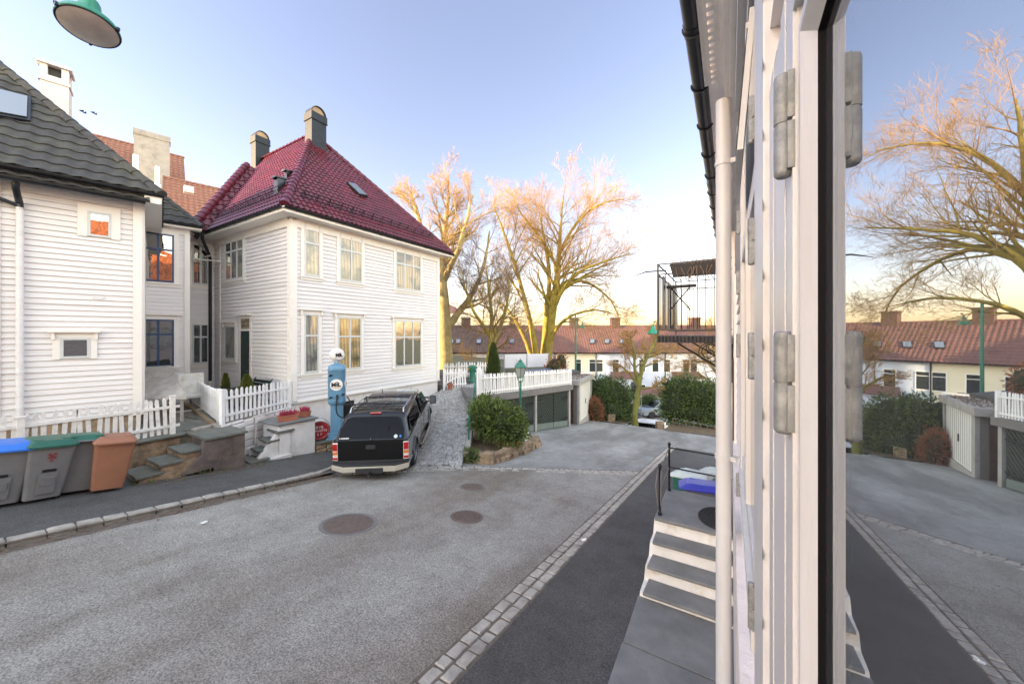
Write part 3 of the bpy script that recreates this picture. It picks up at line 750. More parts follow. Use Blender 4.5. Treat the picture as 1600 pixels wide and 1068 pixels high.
for r_ in (.05,.1,.15,.2,.235): m2.lathe([(r_-.012,0),(r_-.012,.008),(r_+.004,.008),(r_+.004,0)],28)
for k in range(18):
    a=2*PI*k/18; m2.cbox((.12*math.cos(a),.12*math.sin(a),.003),(.23,.008,.006),a)
m2.lathe([(.245,0),(.24,.002),(.001,.002)],28)
m2.v=[Vector((min(v.x,.028),v.y,v.z)) for v in m2.v]
tag(m2.build('doormat','rubber'),'round black rubber mat on the slate landing','doormat')
rl = thing('iron_railing',(-.8,5.6,LZ),'black iron railing around the slate landing with slack ropes','railing')
m = MB()
for (x,y,h) in ((-.80,6.04,.72),(-.80,5.16,.66)):
    m.lathe([(.026,LZ),(.026,LZ+.03),(.016,LZ+.04),(.016,LZ+h-.03),(.024,LZ+h-.02),(.026,LZ+h),(.014,LZ+h+.02),(.001,LZ+h+.03)],10,(x,y,0))
m.build('post','blackmetal',rl,smooth=True)
m = MB(); 
for z in (.66,.36): m.chain([(-.8,6.04,LZ+z),(.03,6.04,LZ+z-.02)],.011,6)
m.build('rail','blackmetal',rl)
m = MB()
for z0,z1 in ((.66,.58),(.36,.3)): m.chain([(-.8,6.04,LZ+z0),(-.81,5.6,LZ+(z0+z1)/2-.03),(-.8,5.16,LZ+z1)],.009,5)
for dx in (-.02,.02):
    m.chain([(-.8+dx,5.14,LZ+.6),(-.81+dx*1.6,5.1,LZ+.4),(-.8+dx,5.12,LZ+.14)],.008,5)
m.build('rope','concdark',rl)
# ================================================================= houses on the left
class Fac:
    def __init__(s, p0, d, n):
        s.p = Vector((p0[0],p0[1],0)); s.d = Vector((*d,0)).normalized(); s.n = Vector((*n,0)).normalized()
    def S(s, px, py):
        q = onplane(px, py, s.p, s.n); return (q-s.p).dot(s.d), q.z
    def P(s, a, z, o=0): return s.p + s.d*a + s.n*o + Vector((0,0,z))
    def slab(s, mb, a0, a1, z0, z1, o0, o1):
        """box on the facade from offset o0 to o1"""
        return mb.obox(s.P(a0,z0,o0), s.d*(a1-a0), s.n*(o1-o0), Vector((0,0,z1-z0)))
def win(fac, par, rect, cols, tr, pane='panecurtain', frame='sash', casing='trim', cw=.11, head=False, sill=True, low='sill', sash_w=.05, inner=None, label=None, bar=.045):
    xl, yt, xr, yb = rect
    a0, z1 = fac.S(xl, yt); a1, _ = fac.S(xr, yt); _, z0 = fac.S(xl, yb)
    if a0 > a1: a0, a1 = a1, a0
    fr = MB(); B = .062
    for (p,q,r,s_) in ((a0,a0+sash_w,z0,z1),(a1-sash_w,a1,z0,z1)): fac.slab(fr,p,q,r,s_,0,B)
    fac.slab(fr,a0+sash_w,a1-sash_w,z0,z0+sash_w,0,B-.002); fac.slab(fr,a0+sash_w,a1-sash_w,z1-sash_w,z1,0,B-.002)
    zt_ = z1-(z1-z0)*tr if tr else z1
    if tr: fac.slab(fr,a0+sash_w,a1-sash_w,zt_-bar*.7,zt_+bar*.7,0,B+.004)
    for i in range(1,cols):
        c = a0+(a1-a0)*i/cols; fac.slab(fr,c-bar*.65,c+bar*.65,z0+sash_w,z1-sash_w,0,B+.001)
    f = fr.build('window', frame, par)
    if label: f['label'] = label
    pn = MB(); g0 = .0
    zs = [(z0+sash_w, (zt_-bar*.7) if tr else z1-sash_w)] + ([(zt_+bar*.7, z1-sash_w)] if tr else [])
    for i in range(cols):
        p = a0+(a1-a0)*i/cols + (sash_w if i == 0 else bar*.65); q = a0+(a1-a0)*(i+1)/cols - (sash_w if i == cols-1 else bar*.65)
        for (r,s_) in zs: fac.slab(pn,p,q,r,s_,.0,.042)
    pn.build('pane', pane, f)
    cs_ = MB(); k = cw; O = .052
    fac.slab(cs_,a0-k,a0,z0-.02,z1+.0,0,O); fac.slab(cs_,a1,a1+k,z0-.02,z1+.0,0,O); fac.slab(cs_,a0-k,a1+k,z1,z1+k*1.1,0,O+.002)
    if head:
        fac.slab(cs_,a0-k-.06,a1+k+.06,z1+k*1.1,z1+k*1.1+.05,0,.14)
        for c in (a0-k-.01,a1+k-.04): fac.slab(cs_,c,c+.05,z1+k*1.1-.16,z1+k*1.1,.04,.10); 
    cs_.build('casing', casing, f)
    if sill:
        sl = MB(); fac.slab(sl,a0-k-.02,a1+k+.02,z0-.075,z0-.02,0,.09); fac.slab(sl,a0-k,a1+k,z0-.16,z0-.075,0,.05)
        sl.build('sill', casing, f)
    return f, (a0,a1,z0,z1)
def corner_board(mb, fac, a, w, z0, z1, o=.06):
    fac.slab(mb, a, a+w, z0, z1, 0, o)
dL = (.2538,.9673); nL = (.9673,-.2538)
DL = Vector((*dL,0)); NL = Vector((*nL,0)); UP = Vector((0,0,1))
# ---- near left house
C = Vector((-12.8,3.03,0)); fl_ = Fac(C, dL, nL)
ZB, ZE = -2.0, 3.42
lh = thing('clapboard_house', (-13,0,TZ), 'white clapboard house with black tiled roof at the left edge behind the bins', 'house')
m = MB(); m.prism([C-DL*11+UP*ZB, C+UP*ZB, C-NL*8+UP*ZB, C-DL*11-NL*8+UP*ZB], UP*(ZE+.12-ZB)); m.build('wall','white',lh)
m = MB(); m.prism([C-DL*11+NL*-.03-UP*3, C-NL*.03-DL*.03-UP*3, C-NL*8-UP*3, C-DL*11-NL*8-UP*3], UP*(3+ZB-.002)); m.build('foundation','stonewall',lh)
m = MB(); boards(m, C, DL, NL, -11, -.16, ZB, ZE, .128, .034); m.build('cladding','board',lh)
m = MB(); corner_board(m, fl_, -.16, .16, ZB-.03, ZE); fl_.slab(m, -11,-.16,ZE-.10,ZE+.1,0,.0601)
aP,_ = fl_.S(33,450); aC,_ = fl_.S(-6,450); corner_board(m, fl_, aC-.08, .14, ZB, ZE-.1, .0602)
for f2 in (Fac(C, (-nL[0],-nL[1]), dL),): corner_board(m, f2, .0, .15, ZB-.03, ZE, .045)
m.build('corner_board','trim',lh)
win(fl_, lh, (136.9,329.6,174.3,368.6), 1, 0, pane='panemirror', cw=.15, sill=False, label='small square window high on the wall with an orange reflection')
win(fl_, lh, (94.5,527.5,141.5,560), 1, 0, pane='pane', cw=.11, head=True, sill=False, label='small oblong window low on the wall under a little hood')
a,z = fl_.S(155,465); m = MB(Matrix.Translation(fl_.P(a,z,.025)) @ Matrix.Rotation(math.atan2(nL[1],nL[0]),4,'Z') @ Matrix.Rotation(PI/2,4,'Y') @ Matrix.Diagonal((.55,1,1,1))); m.lathe([(.09,0),(.085,.02),(.001,.02)],20); m.build('vent_cover','boardcool',lh)
E = C + NL*.38 + DL*.35 + UP*3.52
run = 4.4; TAN = 1.11; APX = E + (-DL-NL)*run + UP*(run*TAN)
m = MB(); roof_plane(m, [E-DL*11.5, E, APX, APX-DL*7+UP*0, E-DL*11.5-NL*run+UP*run*TAN], .36, .30, .03, .03, 6)
roof_plane(m, [E, E-NL*run*2, APX], .36, .30, .03, .03, 6); m.build('roof','blacktile',lh,smooth=True)
m = MB(); ridge_caps(m, E-UP*.0, APX+UP*.03, .12, .4); m.build('ridge_cap','blacktile',lh,smooth=True)
E2_ = E + NL*.13 - UP*.16
m = MB(); roof_plane(m, [E-DL*11.3+NL*.07-UP*.12+UP*-.12, E-DL*.2+NL*.07-UP*.24, E-DL*.25-NL*.16+UP*-.03, E-DL*11.3-NL*.16-UP*.03], .5, .30, .03, .02, 6); m.build('roof_skirt','blacktile',lh,smooth=True)
def gutter_along(par, a, b, r=.065, name='gutter'):
    a = Vector(a); b = Vector(b); d = (b-a).normalized(); sd = d.cross(UP)
    m = MB(); ring = []
    for k in range(9):
        t = PI+PI*k/8; ring.append((math.cos(t)*r, math.sin(t)*r))
    for k in range(9):
        t = 2*PI-PI*k/8; ring.append((math.cos(t)*r*.88, math.sin(t)*r*.88+.004))
    m.loft([[p + sd*x + UP*z for x,z in ring] for p in (a,b)])
    L = (b-a).length; k = .4
    while k < L:
        m.chain([a+d*k+sd*math.cos(t)*(r+.006)+UP*math.sin(t)*(r+.006) for t in [PI+PI*j/8 for j in range(9)]], .008, 4); k += .8
    return m.build(name,'gutter',par,smooth=True)
gutter_along(lh, E-DL*11.3+NL*.07-UP*.02, E+NL*.07+DL*.04-UP*.02)
gutter_along(lh, E-DL*11.3+NL*.16-UP*.27, E-DL*.28+NL*.16-UP*.27)
m = MB(); m.obox(E-DL*11.3-NL*.38-UP*.2, DL*11.2, NL*.4, UP*.03); m.obox(E-DL*.3-NL*.3-UP*.25, DL*.3, NL*.35, UP*.18); m.obox(C+DL*.0-NL*8+UP*(E.z-.12), DL*.36, NL*8.3, UP*.04); m.obox(C+DL*.33-NL*8+UP*(E.z-.14), DL*.035, NL*8.35, UP*.16); m.build('soffit','trim',lh)
m = MB(); gz = E.z-.33
pA = fl_.P(aP, 0, .11)
m.chain([(pA.x,pA.y,gz-.45),(pA.x,pA.y,TZ)], .055, 14); m.build('downpipe','boardcool',lh,smooth=True)
m = MB(); q0 = fl_.P(aP,gz,.42); m.chain([q0, q0-UP*.12, fl_.P(aP,gz-.3,.2), fl_.P(aP,gz-.36,.11), fl_.P(aP,gz-.5,.11)], .055, 12)
m.chain([fl_.P(aP-.01,gz-.42,.12), fl_.P(aP-1.0,gz-.02,.12)], .04, 10); m.build('downpipe_elbow','gutter',lh,smooth=True)
# skylight on the black roof
P0 = E; nR = (DL.cross((APX-E).normalized())).normalized()
if nR.z < 0: nR = -nR
q = [onplane(px,py,P0,nR) for px,py in ((-22,140),(50,158),(49,196),(-22,184))]
m = MB(); m.prism([v-nR*.02 for v in q], nR*.14); sk = m.build('skylight','gutter',lh)
cc = sum(q,Vector())/4; m = MB(); m.prism([v+(cc-v)*.16+nR*.13 for v in q], nR*.02); m.build('pane','skylight',sk)
ch = MB(); cc = W(88,150,10.8); cc.z = 0
def obx(mb, c, hx, hy, z0, z1, d=DL, n=NL): mb.obox(Vector((c.x,c.y,z0))-d*hx-n*hy, d*2*hx, n*2*hy, UP*(z1-z0))
obx(ch, cc, .27,.27,3.8,7.55); obx(ch,cc,.30,.30,7.36,7.44)
for sx,sy in ((-1,-1),(1,-1),(1,1),(-1,1)): obx(ch, cc+DL*sx*.2+NL*sy*.2, .07,.07,7.552,7.85)
obx(ch,cc,.33,.33,7.851,7.93); ch.build('chimney','whitewash',lh)
m = MB(); obx(m,cc,.14,.14,7.5,7.84); m.build('flue','ink',lh)

# ---- house with dark blue windows
C2 = Vector((-16.1,5.0,0)); f2_ = Fac(C2, dL, nL)
bh = thing('clapboard_house', (-17,4,TZ), 'white clapboard house part with dark blue framed windows set back between two houses', 'house')
m = MB(); m.prism([C2-DL*3-UP*3, C2-UP*3, C2-NL*5-UP*3, C2-DL*3-NL*5-UP*3], UP*(6.75)); m.build('wall','white',bh)
m = MB(); boards(m, C2, DL, NL, -3, -.14, -2.1, 3.6, .122); 
boards(m, C2, -NL, DL, .0, 1.6, -2.1, 3.6, .122); m.build('cladding','boardcool',bh)
m = MB(); corner_board(m, f2_, -.14,.14,-2.2,3.6); f2_.slab(m,-3,-.14,3.42,3.62,0,.05); m.build('corner_board','trim',bh)
win(f2_, bh, (221.0,361,271.8,438), 2, .33, pane='panemirror', frame='blue', cw=.13, head=False, label='upper dark blue window with fiery reflections')
win(f2_, bh, (221.5,498.3,271.8,573.6), 2, .316, pane='pane', frame='blue', cw=.13, head=True, label='lower dark blue window above the garden seat')
e2 = C2 + NL*.3 + DL*.3 + UP*3.72
a2 = e2+(-DL-NL)*2.4+UP*2.6
m = MB(); roof_plane(m, [e2-DL*3.2, e2, a2, a2-DL*1.2], .34,.28,.03,.03,6); roof_plane(m,[e2, e2-NL*4.6, a2],.34,.28,.03,.03,6); ridge_caps(m,e2,a2+UP*.02,.10,.35); m.build('roof','blacktile',bh,smooth=True)
gutter_along(bh, e2-DL*3.2+NL*.06, e2+NL*.06)
m = MB(); m.obox(e2-DL*3.2-NL*.3-UP*.12, DL*3.2, NL*.32, UP*.06); m.build('soffit','trim',bh)

# ---- red roofed house
K = Vector((-12.15,6.35,0)); FD = 6.91
ff = Fac(K, (0,1), (1,0)); fs = Fac(K, (-1,0), (0,-1)); fw = Fac((-17.9,6.35,0), (0,1), (1,0))
RB, RE = -2.19, 3.72
rh = thing('clapboard_house', (-15,9.8,-3), 'white clapboard house with glazed dark red tile roof beside the parked pickup', 'house')
m = MB(); m.box((-22.5,6.35,RB),(-12.15,13.26,RE+.2)); m.box((-22.5,4.9,RB),(-17.9,6.35,RE+.2)); m.build('wall','white',rh)
m = MB(); m.box((-22.4,6.39,-5),(-12.19,13.22,RB-.002)); m.box((-22.4,4.95,-5),(-17.95,6.39,RB-.002)); m.build('foundation','whitewash',rh)
m = MB(); boards(m, K, (0,1,0), (1,0,0), .15, FD-.15, RB, RE, .135, .034); boards(m, K, (-1,0,0), (0,-1,0), .15, 5.75, RB, RE, .135, .034)
boards(m, (-17.9,6.35,0), (0,1,0), (1,0,0), -1.35, 0, RB, RE, .135, .034); m.build('cladding','board',rh)
m = MB(); corner_board(m, ff, 0,.15,RB-.02,RE); corner_board(m, ff, FD-.15,.15,RB-.02,RE); corner_board(m, fs, -.046,.196,RB-.02,RE,.0603)
aa,_ = fs.S(345,450); corner_board(m, fs, aa-.05,.1,RB-.02,RE,.046)
ff.slab(m,.15,FD-.15,RE-.22,RE+.1,0,.0604); fs.slab(m,.15,5.7,RE-.22,RE+.1,0,.0605)
ff.slab(m,-.05,FD+.05,RB-.06,RB-.001,-.03,.06); fs.slab(m,-.05,5.7,RB-.06,RB-.001,-.03,.06)
m.build('corner_board','trim',rh)
win(ff, rh, (474.4,348.2,498.7,429.4), 1, .37, label='upper window nearest the corner')
win(ff, rh, (529.6,364.4,564.6,437.6), 2, .34, label='upper middle window')
win(ff, rh, (617.4,388,656.4,450.6), 3, .36, label='upper window with three lights')
win(ff, rh, (474.4,490,496.8,582.7), 1, .37, pane='panegrey', head=True, label='lower window nearest the corner')
win(ff, rh, (526.8,494.7,563.3,578), 2, .37, pane='panecurtain', head=True, label='lower window behind the blue pump')
win(ff, rh, (615.8,500.3,657,573.3), 3, .36, pane='panemirror', head=True, label='lower window mirroring sunlit branches')
win(fs, rh, (354.2,375.4,382.4,439), 3, .32, pane='panegrey', label='upper side window with three lights')
win(fs, rh, (353.2,509,370,560.5), 1, 0, pane='panegrey', head=True, label='narrow side window left of the green door')
win(fw, rh, (299.5,380,325.5,443), 2, .38, pane='panemirror', cw=.06, sill=True, label='upper window of the narrow recess')
win(fw, rh, (299.5,505.7,325.5,568), 2, .33, pane='pane', cw=.06, sill=True, label='lower window of the narrow recess')
# green door with toplight
a0,z1 = fs.S(392,516.7); a1,_ = fs.S(377.6,516.7); a0,a1 = min(a0,a1),max(a0,a1); zb_ = TZ+.05
d_ = MB(); fs.slab(d_,a0,a1,zb_,z1,0,.035); dd = d_.build('door','dgreen',rh)
m = MB(); k = a0+.05
while k < a1-.05: fs.slab(m,k,k+.012,zb_+.05,z1-.05,.035,.037); k += .11
m.build('board_groove','ink',dd)
m = MB(); hp = fs.P(a0+.10,zb_+1.0,.06); m.chain([hp, hp+fs.n*.02, hp+fs.n*.02+fs.d*.12],.012,6); m.build('handle','chrome',dd)
_,zt0 = fs.S(392,513.5); _,zt1 = fs.S(392,497.5)
m = MB(); fs.slab(m,a0-.12,a0,zb_,zt1+.12,0,.05); fs.slab(m,a1,a1+.12,zb_,zt1+.12,0,.05); fs.slab(m,a0,a1,zt1,zt1+.12,0,.05); fs.slab(m,a0,a1,z1,zt0,0,.05); fs.slab(m,a0-.2,a1+.2,zt1+.12,zt1+.18,0,.2)
m.build('door_frame','trim',dd)
m = MB(); fs.slab(m,a0,a1,zt0,zt1,0,.03); m.build('toplight','panecurtain',dd)
# basement hatch
a,z = ff.S(600,648); 
m = MB(); a0b,z1b = ff.S(533,628); a1b,_ = ff.S(549,628)
ff.slab(m,a0b,a1b+.1,z1b-.6,z1b,-.03,.02); gv=m.build('basement_grille','ink',rh)
m = MB(); 
for i in range(1,4): ff.slab(m,a0b+(a1b+.1-a0b)*i/4-.012,a0b+(a1b+.1-a0b)*i/4+.012,z1b-.6,z1b,.02,.028)
for zz in (.2,.4): ff.slab(m,a0b,a1b+.1,z1b-zz-.012,z1b-zz+.012,.021,.03)
m.build('grille_bar','gutter',gv)
# red roof
RZ = 3.95; A = Vector((-16.9,9.805,9.38)); e1 = Vector((-11.7,5.9,RZ)); e2r = Vector((-11.7,13.71,RZ)); 
sy = (A.z-RZ)/(A.y-5.9)
rf = MB(); tile = dict(row=.27, wave=.19, amp=.045, step=.03, nper=6)
roof_plane(rf, [e1, e2r, A], **tile)
hw = 5.6
v0 = Vector((-17.35,5.9,RZ)); 
def on_side(x, y): return Vector((x, y, RZ+(y-5.9)*sy))
v1 = on_side(-17.35-3.15, 5.9+3.15)
roof_plane(rf, [v0, e1, A, on_side(-17.35-3.905,5.9+3.905)], **tile)
rf.add([on_side(-17.35-3.905,9.805),Vector((-22.7,A.y,A.z)),Vector((-22.7,A.y-1.4,A.z-1.95)),on_side(-17.35-2.5,5.9+2.5)],[(0,1,2,3)])
roof_plane(rf, [e2r, Vector((-22.7,13.71,RZ)), Vector((-22.7,A.y,A.z)), A], **tile)
h0 = Vector((-17.35,5.42,RZ)); h1 = h0+Vector((-3.15,3.15,3.15*sy))
roof_plane(rf, [h0, v0, v1, h1], .36,.33,.05,.03,6)
rf.build('roof','redtile',rh,smooth=True)
for qa,qb,qr in ((e1+UP*.02,A+UP*.05,.13),(e2r+UP*.02,A+UP*.05,.13),(A+UP*.05,Vector((-22.7,A.y,A.z+.05)),.13),(h0+UP*.02,h1+UP*.04,.15)):
    m = MB(); ridge_caps(m,qa,qb,qr,.33); m.build('ridge_cap','redtile',rh,smooth=True)
gutter_along(rh, e1+Vector((.07,-.05,-.02)), e2r+Vector((.07,.05,-.02)), .075); gutter_along(rh, Vector((-17.6,5.83,RZ-.02)), e1+Vector((.05,-.07,-.02)), .075); gutter_along(rh, Vector((-17.28,4.9,RZ-.02)), Vector((-17.28,5.85,RZ-.02)), .07)
m = MB(); m.box((-12.1,6.3,RE+.06),(-11.67,13.75,RE+.10)); m.box((-17.9,5.86,RE+.061),(-12.0,6.34,RE+.101)); m.box((-12.0,5.86,RE+.0605),(-11.67,6.3,RE+.1005)); m.box((-11.69,5.86,RE+.10),(-11.665,13.75,RE+.21)); m.box((-17.4,5.855,RE+.101),(-11.69,5.88,RE+.21)); m.box((-17.9,4.9,RE+.08),(-17.35,5.9,RE+.12)); m.build('soffit','trim',rh)
# snow guards
m = MB()
nf = (e2r-e1).cross(A-e1).normalized(); nf = nf if nf.z > 0 else -nf
def guard(a, b, up, nrm):
    a = a+up*.75+nrm*.08; b = b+up*.75+nrm*.08; d = b-a; L = d.length; d.normalize()
    for o,h in ((.05,0),(.05,.09),(.05,.18)): m.chain([a+nrm*(o+h)+up*h*.5, b+nrm*(o+h)+up*h*.5], .012, 4)
    k = .1
    while k < L: m.chain([a+d*k-nrm*.08+up*.15, a+d*k+nrm*.24+up*.08, a+d*k-nrm*.08],.012,4); k += .45
    k = .0
    while k < L: m.chain([a+d*k+nrm*.05, a+d*k+nrm*.23+up*.09],.006,3); k += .12
upf = Vector((-(5.2),0,A.z-RZ)).normalized(); guard(e1+Vector((0,.75,0)), e2r-Vector((0,.85,0)), upf, nf)
ns = Vector((0,-(A.z-RZ),3.905)).normalized(); ups = Vector((0,3.905,A.z-RZ)).normalized(); guard(Vector((-17.6,5.9,RZ)), e1+Vector((-.8,0,0)), ups, ns)
m.build('snow_guard','blackmetal',rh)
# skylight
q = [onplane(px,py,e1+nf*.1,nf) for px,py in ((541,286),(553,288),(574,308),(562,306))]
m = MB(); m.prism([v-nf*.05 for v in q], nf*.12); sk = m.build('skylight','gutter',rh); cc = sum(q,Vector())/4
m = MB(); m.prism([v+(cc-v)*.14+nf*.072 for v in q], nf*.02); m.build('pane','skylight',sk)
# vents
for (px,py,w_,h_) in ((437,300,.13,.42),(450,279,.09,.22)):
    q = onplane(px,py,e1+ns*.03,ns); m = MB(); m.box(q+Vector((-w_,-w_,-.3)),q+Vector((w_,w_,h_))); m.prism([q+Vector((-w_-.04,-w_-.08,h_)),q+Vector((w_+.04,-w_-.08,h_)),q+Vector((w_+.04,w_+.04,h_+.03)),q+Vector((-w_-.04,w_+.04,h_+.03))],UP*.05); m.build('roof_vent','gutter',rh)
def clad_chimney(c, z0, z1, hx, hy):
    m = MB(); m.box((c[0]-hx,c[1]-hy,z0),(c[0]+hx,c[1]+hy,z1)); m.box((c[0]-hx-.03,c[1]-hy-.03,z1-.32),(c[0]+hx+.03,c[1]+hy+.03,z1-.02)); 
    m.box((c[0]-hx-.045,c[1]-hy-.045,z1-.36),(c[0]+hx+.045,c[1]+hy+.045,z1-.321))
    # diagonal creases in the sheet
    for sx,fx in ((1,c[0]+hx),): 
        m.prism([(fx,c[1]-hy,z0),(fx,c[1]+hy,z0),(fx+.03,c[1],(z0+z1)/2+.3)],(0.0,0,.001)); m.prism([(fx,c[1]+hy,z0),(fx,c[1]+hy,z1-.37),(fx+.03,c[1],(z0+z1)/2+.3)],(.001,0,0)); m.prism([(fx,c[1]-hy,z0),(fx,c[1]-hy,z1-.37),(fx+.03,c[1],(z0+z1)/2+.3)],(.001,0,0))
    ch = m.build('chimney','greyclad',rh)
    m = MB(); r = hy
    ring = [(r*math.cos(PI*k/14), r*math.sin(PI*k/14)) for k in range(15)]
    ri = [(x*.93,z*.93) for x,z in ring][::-1]
    m.loft([[Vector((x,c[1]+a,z1-.02+b)) for a,b in ring+ri] for x in (c[0]-hx,c[0]+hx)])
    m.build('chimney_cap','greyclad',ch,smooth=True)
    m = MB(); m.loft([[Vector((x,c[1]+a*.92,z1-.0+b*.92)) for a,b in ring] for x in (c[0]-hx+.04,c[0]+hx-.06)]); m.build('cap_liner','copper',ch,smooth=True)
clad_chimney((-16.15,9.5), 7.9, 9.95, .27, .34); clad_chimney((-21.9,9.8), 8.8, 10.65, .27, .34)
# black pipe in the recess corner
m = MB(); xp = -17.72
m.chain([(-17.3,5.75,RZ-.1),(-17.3,5.75,RZ-.3),(-17.74,6.1,RZ-.75),(-17.78,6.16,RZ-.95),(-17.78,6.16,-1.9)],.055,10); m.build('downpipe','gutter',rh,smooth=True)
m = MB(); m.chain([(-17.78,6.16,-1.9),(-17.78,6.16,-2.4)],.06,10); m.lathe([(.075,-1.95),(.075,-1.86)],12,(-17.78,6.16,0)); m.build('pipe_foot','trim',rh)
m = MB(); m.obox((-17.9,6.0,3.05),(.5,-.0,0),(0,.04,0),(0,0,.04)); m.chain([(-17.85,5.0,2.88),(-17.1,6.28,2.86)],.022,5); m.build('wire_bracket','trim',rh)

# ---- distant hillside houses with orange brown roofs
def back_house(px,py,D,L,run,drop,name,label,wall='creamwall',tile='orangetile',skyl=None):
    R0 = W(px,py,D); q = [R0+NL*run-UP*drop, R0+DL*L+NL*run-UP*drop, R0+DL*L, R0]
    t = thing('hillside_house', (R0.x,R0.y,TZ), label, 'house','houses on the hill behind')
    m = MB(); roof_plane(m, q, .4,.3,.05,.03,4); roof_plane(m,[R0+DL*L-NL*run-UP*drop, R0-NL*run-UP*drop, R0, R0+DL*L],.4,.3,.05,.03,4); ridge_caps(m,R0,R0+DL*L,.14,.4); m.build('roof',tile,t,smooth=True)
    b0 = R0+NL*(run-.5); zb=-4
    m = MB(); m.prism([Vector((p.x,p.y,zb)) for p in (R0+NL*(run-.5)+DL*.2, R0+DL*(L-.2)+NL*(run-.5), R0+DL*(L-.2)-NL*(run-.5), R0+DL*.2-NL*(run-.5))], UP*(R0.z-drop-zb+.25)); m.prism([p-UP*.15 for p in (R0+DL*.2+NL*(run-.6)-UP*(drop-.1),R0+DL*.2,R0+DL*.2-NL*(run-.6)-UP*(drop-.1))],DL*(L-.4)); m.build('wall',wall,t)
    return t, R0
t1, R0 = back_house(112,203,27,6.2,4.5,4.6,'a','tall house with brown tile roof rising behind the black roof left of the concrete chimney')
cc = W(238,240,27.2); m = MB(); obx(m, cc, .95,.45,7.5,W(238,214,27.2).z); obx(m,cc,1.0,.5,W(238,214,27.2).z-.25,W(238,211,27.2).z); 
for k in (-.6,0,.6): obx(m,cc+DL*k,.09,.09,W(238,211,27.2).z,W(238,208.5,27.2).z)
m.build('chimney','concrete',t1)
for px,py,h in ((212,262,.9),):
    q = W(px,py,25.6); m = MB(); m.box(q+Vector((-.12,-.12,-1.0)),q+Vector((.12,.12,h))); m.box(q+Vector((-.35,-.2,-1.1)),q+Vector((.35,.2,-.3))); m.build('roof_vent','white',t1)
t2, R0 = back_house(254,277,26,7.5,4.2,4.2,'b','lower house with orange tile roof between the concrete chimney and the red roof')
q = W(246,290,25); m = MB(); m.chain([q-UP*1.5,q+UP*1.3],.12,8); m.chain([q+UP*.1,q-UP*.9],.2,8); m.build('vent_pipe','white',t2)
nR2 = NL*4.2+UP*4.2; nR2.normalize(); q = W(295,297,24.6); m = MB(); m.cbox(q,(.55,.5,.4),R(-15)); sk = m.build('skylight','white',t2)
# unseen block added to keep the lower street in shade follows the row houses
# ================================================================= fences, steps, bins
def fence(name, label, p0, p1, h, pitch, pw, mat='fence2', posts=(), point='round', seed=1, group=None, th=.018, sag=.0, postname='post', cat='fence', rails=(.22,.74), jit=1.0, parent=None):
    p0 = Vector(p0); p1 = Vector(p1); d = p1-p0; L = d.length; du = d.normalized(); dh = Vector((d.x,d.y,0)).normalized(); n = Vector((-dh.y,dh.x,0))
    if parent is None: t = thing(name, tuple(p0), label, cat, group)
    else: t = parent
    r = random.Random(seed); m = MB(); s = pw/2
    while s < L-pw*.3:
        hh = h*(1+r.uniform(-.02,.02)*jit); b = p0+du*s+UP*(r.uniform(0,.015)); lean = r.uniform(-.012,.012)*jit
        prof = [(-.5,0),(.5,0),(.5,.93),(.36,.965),(.15,.99),(0,1),(-.15,.99),(-.36,.965),(-.5,.93)] if point == 'round' else [(-.5,0),(.5,0),(.5,.94),(0,1),(-.5,.94)]
        m.prism([b + dh*(x*pw+lean*z*3) + UP*(z*hh) + n*.012 for x,z in prof], n*th); s += pitch
    m.build('picket_panel', mat, t)
    m = MB()
    for k in rails: m.obox(p0+UP*(h*k-.03)-n*.02, d, n*.03, UP*.06)
    m.build('rail', mat, t)
    for f,ph in posts:
        b = p0+d*f; m = MB(); m.obox(b-dh*.045-n*.06-UP*.15, dh*.09, n*.08, UP*(ph+.15)); m.prism([b-dh*.055-n*.07+UP*ph, b+dh*.055-n*.07+UP*ph, b+dh*.055+n*.03+UP*ph, b-dh*.055+n*.03+UP*ph], UP*.03)
        m.build(postname, mat, t)
    return t
fence('picket_fence','weathered white picket fence above the bins in front of the black roofed house',(-11.36,-.6,TZ+.02),(-11.36,3.34,TZ+.02),.86,.118,.068,'fence',posts=[(.02,.8),(.42,.8),(.965,.88)],seed=2,point='pointed',jit=1.5)
fence('picket_fence','bright white picket fence on the stone wall in front of the green bench',(-11.08,4.07,-2.27),(-12.12,6.27,-2.33),.84,.148,.078,'fence2',posts=[(.0,.84),(.98,.8)],seed=3)
fence('picket_fence','white picket fence seen edge on running back beside the paved path',(-11.12,4.09,-2.27),(-16.6,5.2,-2.36),.80,.14,.075,'fence2',posts=[(.1,.8),(.97,.82)],seed=4)
# retaining wall below the first fence
def rubble(mb, p0, p1, n, z0f, z1f, r, cell=.28):
    """irregular stone facing between two plan points"""
    p0 = Vector((*p0,0)); p1 = Vector((*p1,0)); d = p1-p0; L = d.length; d.normalize(); n = Vector((*n,0)); s = 0
    while s < L-.02:
        l = min(cell*r.uniform(.6,1.6), L-s); a0,a1 = s+.008,s+l-.008
        z = z0f(s+l/2); zt = z1f(s+l/2)
        while z < zt-.03:
            h = min(r.uniform(.1,.24), zt-z); o = r.uniform(.02,.07)
            q = []
            for (kk,oo) in ((0,-.05),(0,o*.6),(1,o)):
                ins = .02*kk
                q.append([p0+d*x+n*oo+UP*zz for x,zz in ((a0+ins,z+ins+.005),(a1-ins+r.uniform(-.02,0),z+ins+.005+r.uniform(0,.02)),(a1-ins,z+h-ins-.005),(a0+ins+r.uniform(0,.02),z+h-ins-.005))])
            mb.loft(q, cap=True); z += h
        s += l
rr = random.Random(9)
m = MB(); rubble(m, (-11.25,-6), (-11.25,2.45), (1,0), lambda s: -2.8+.09-.122*(-6+s)-.1, lambda s: TZ-.03, rr); m.box((-11.3,-6,-3.9),(-11.245,3.3,TZ-.04)); 
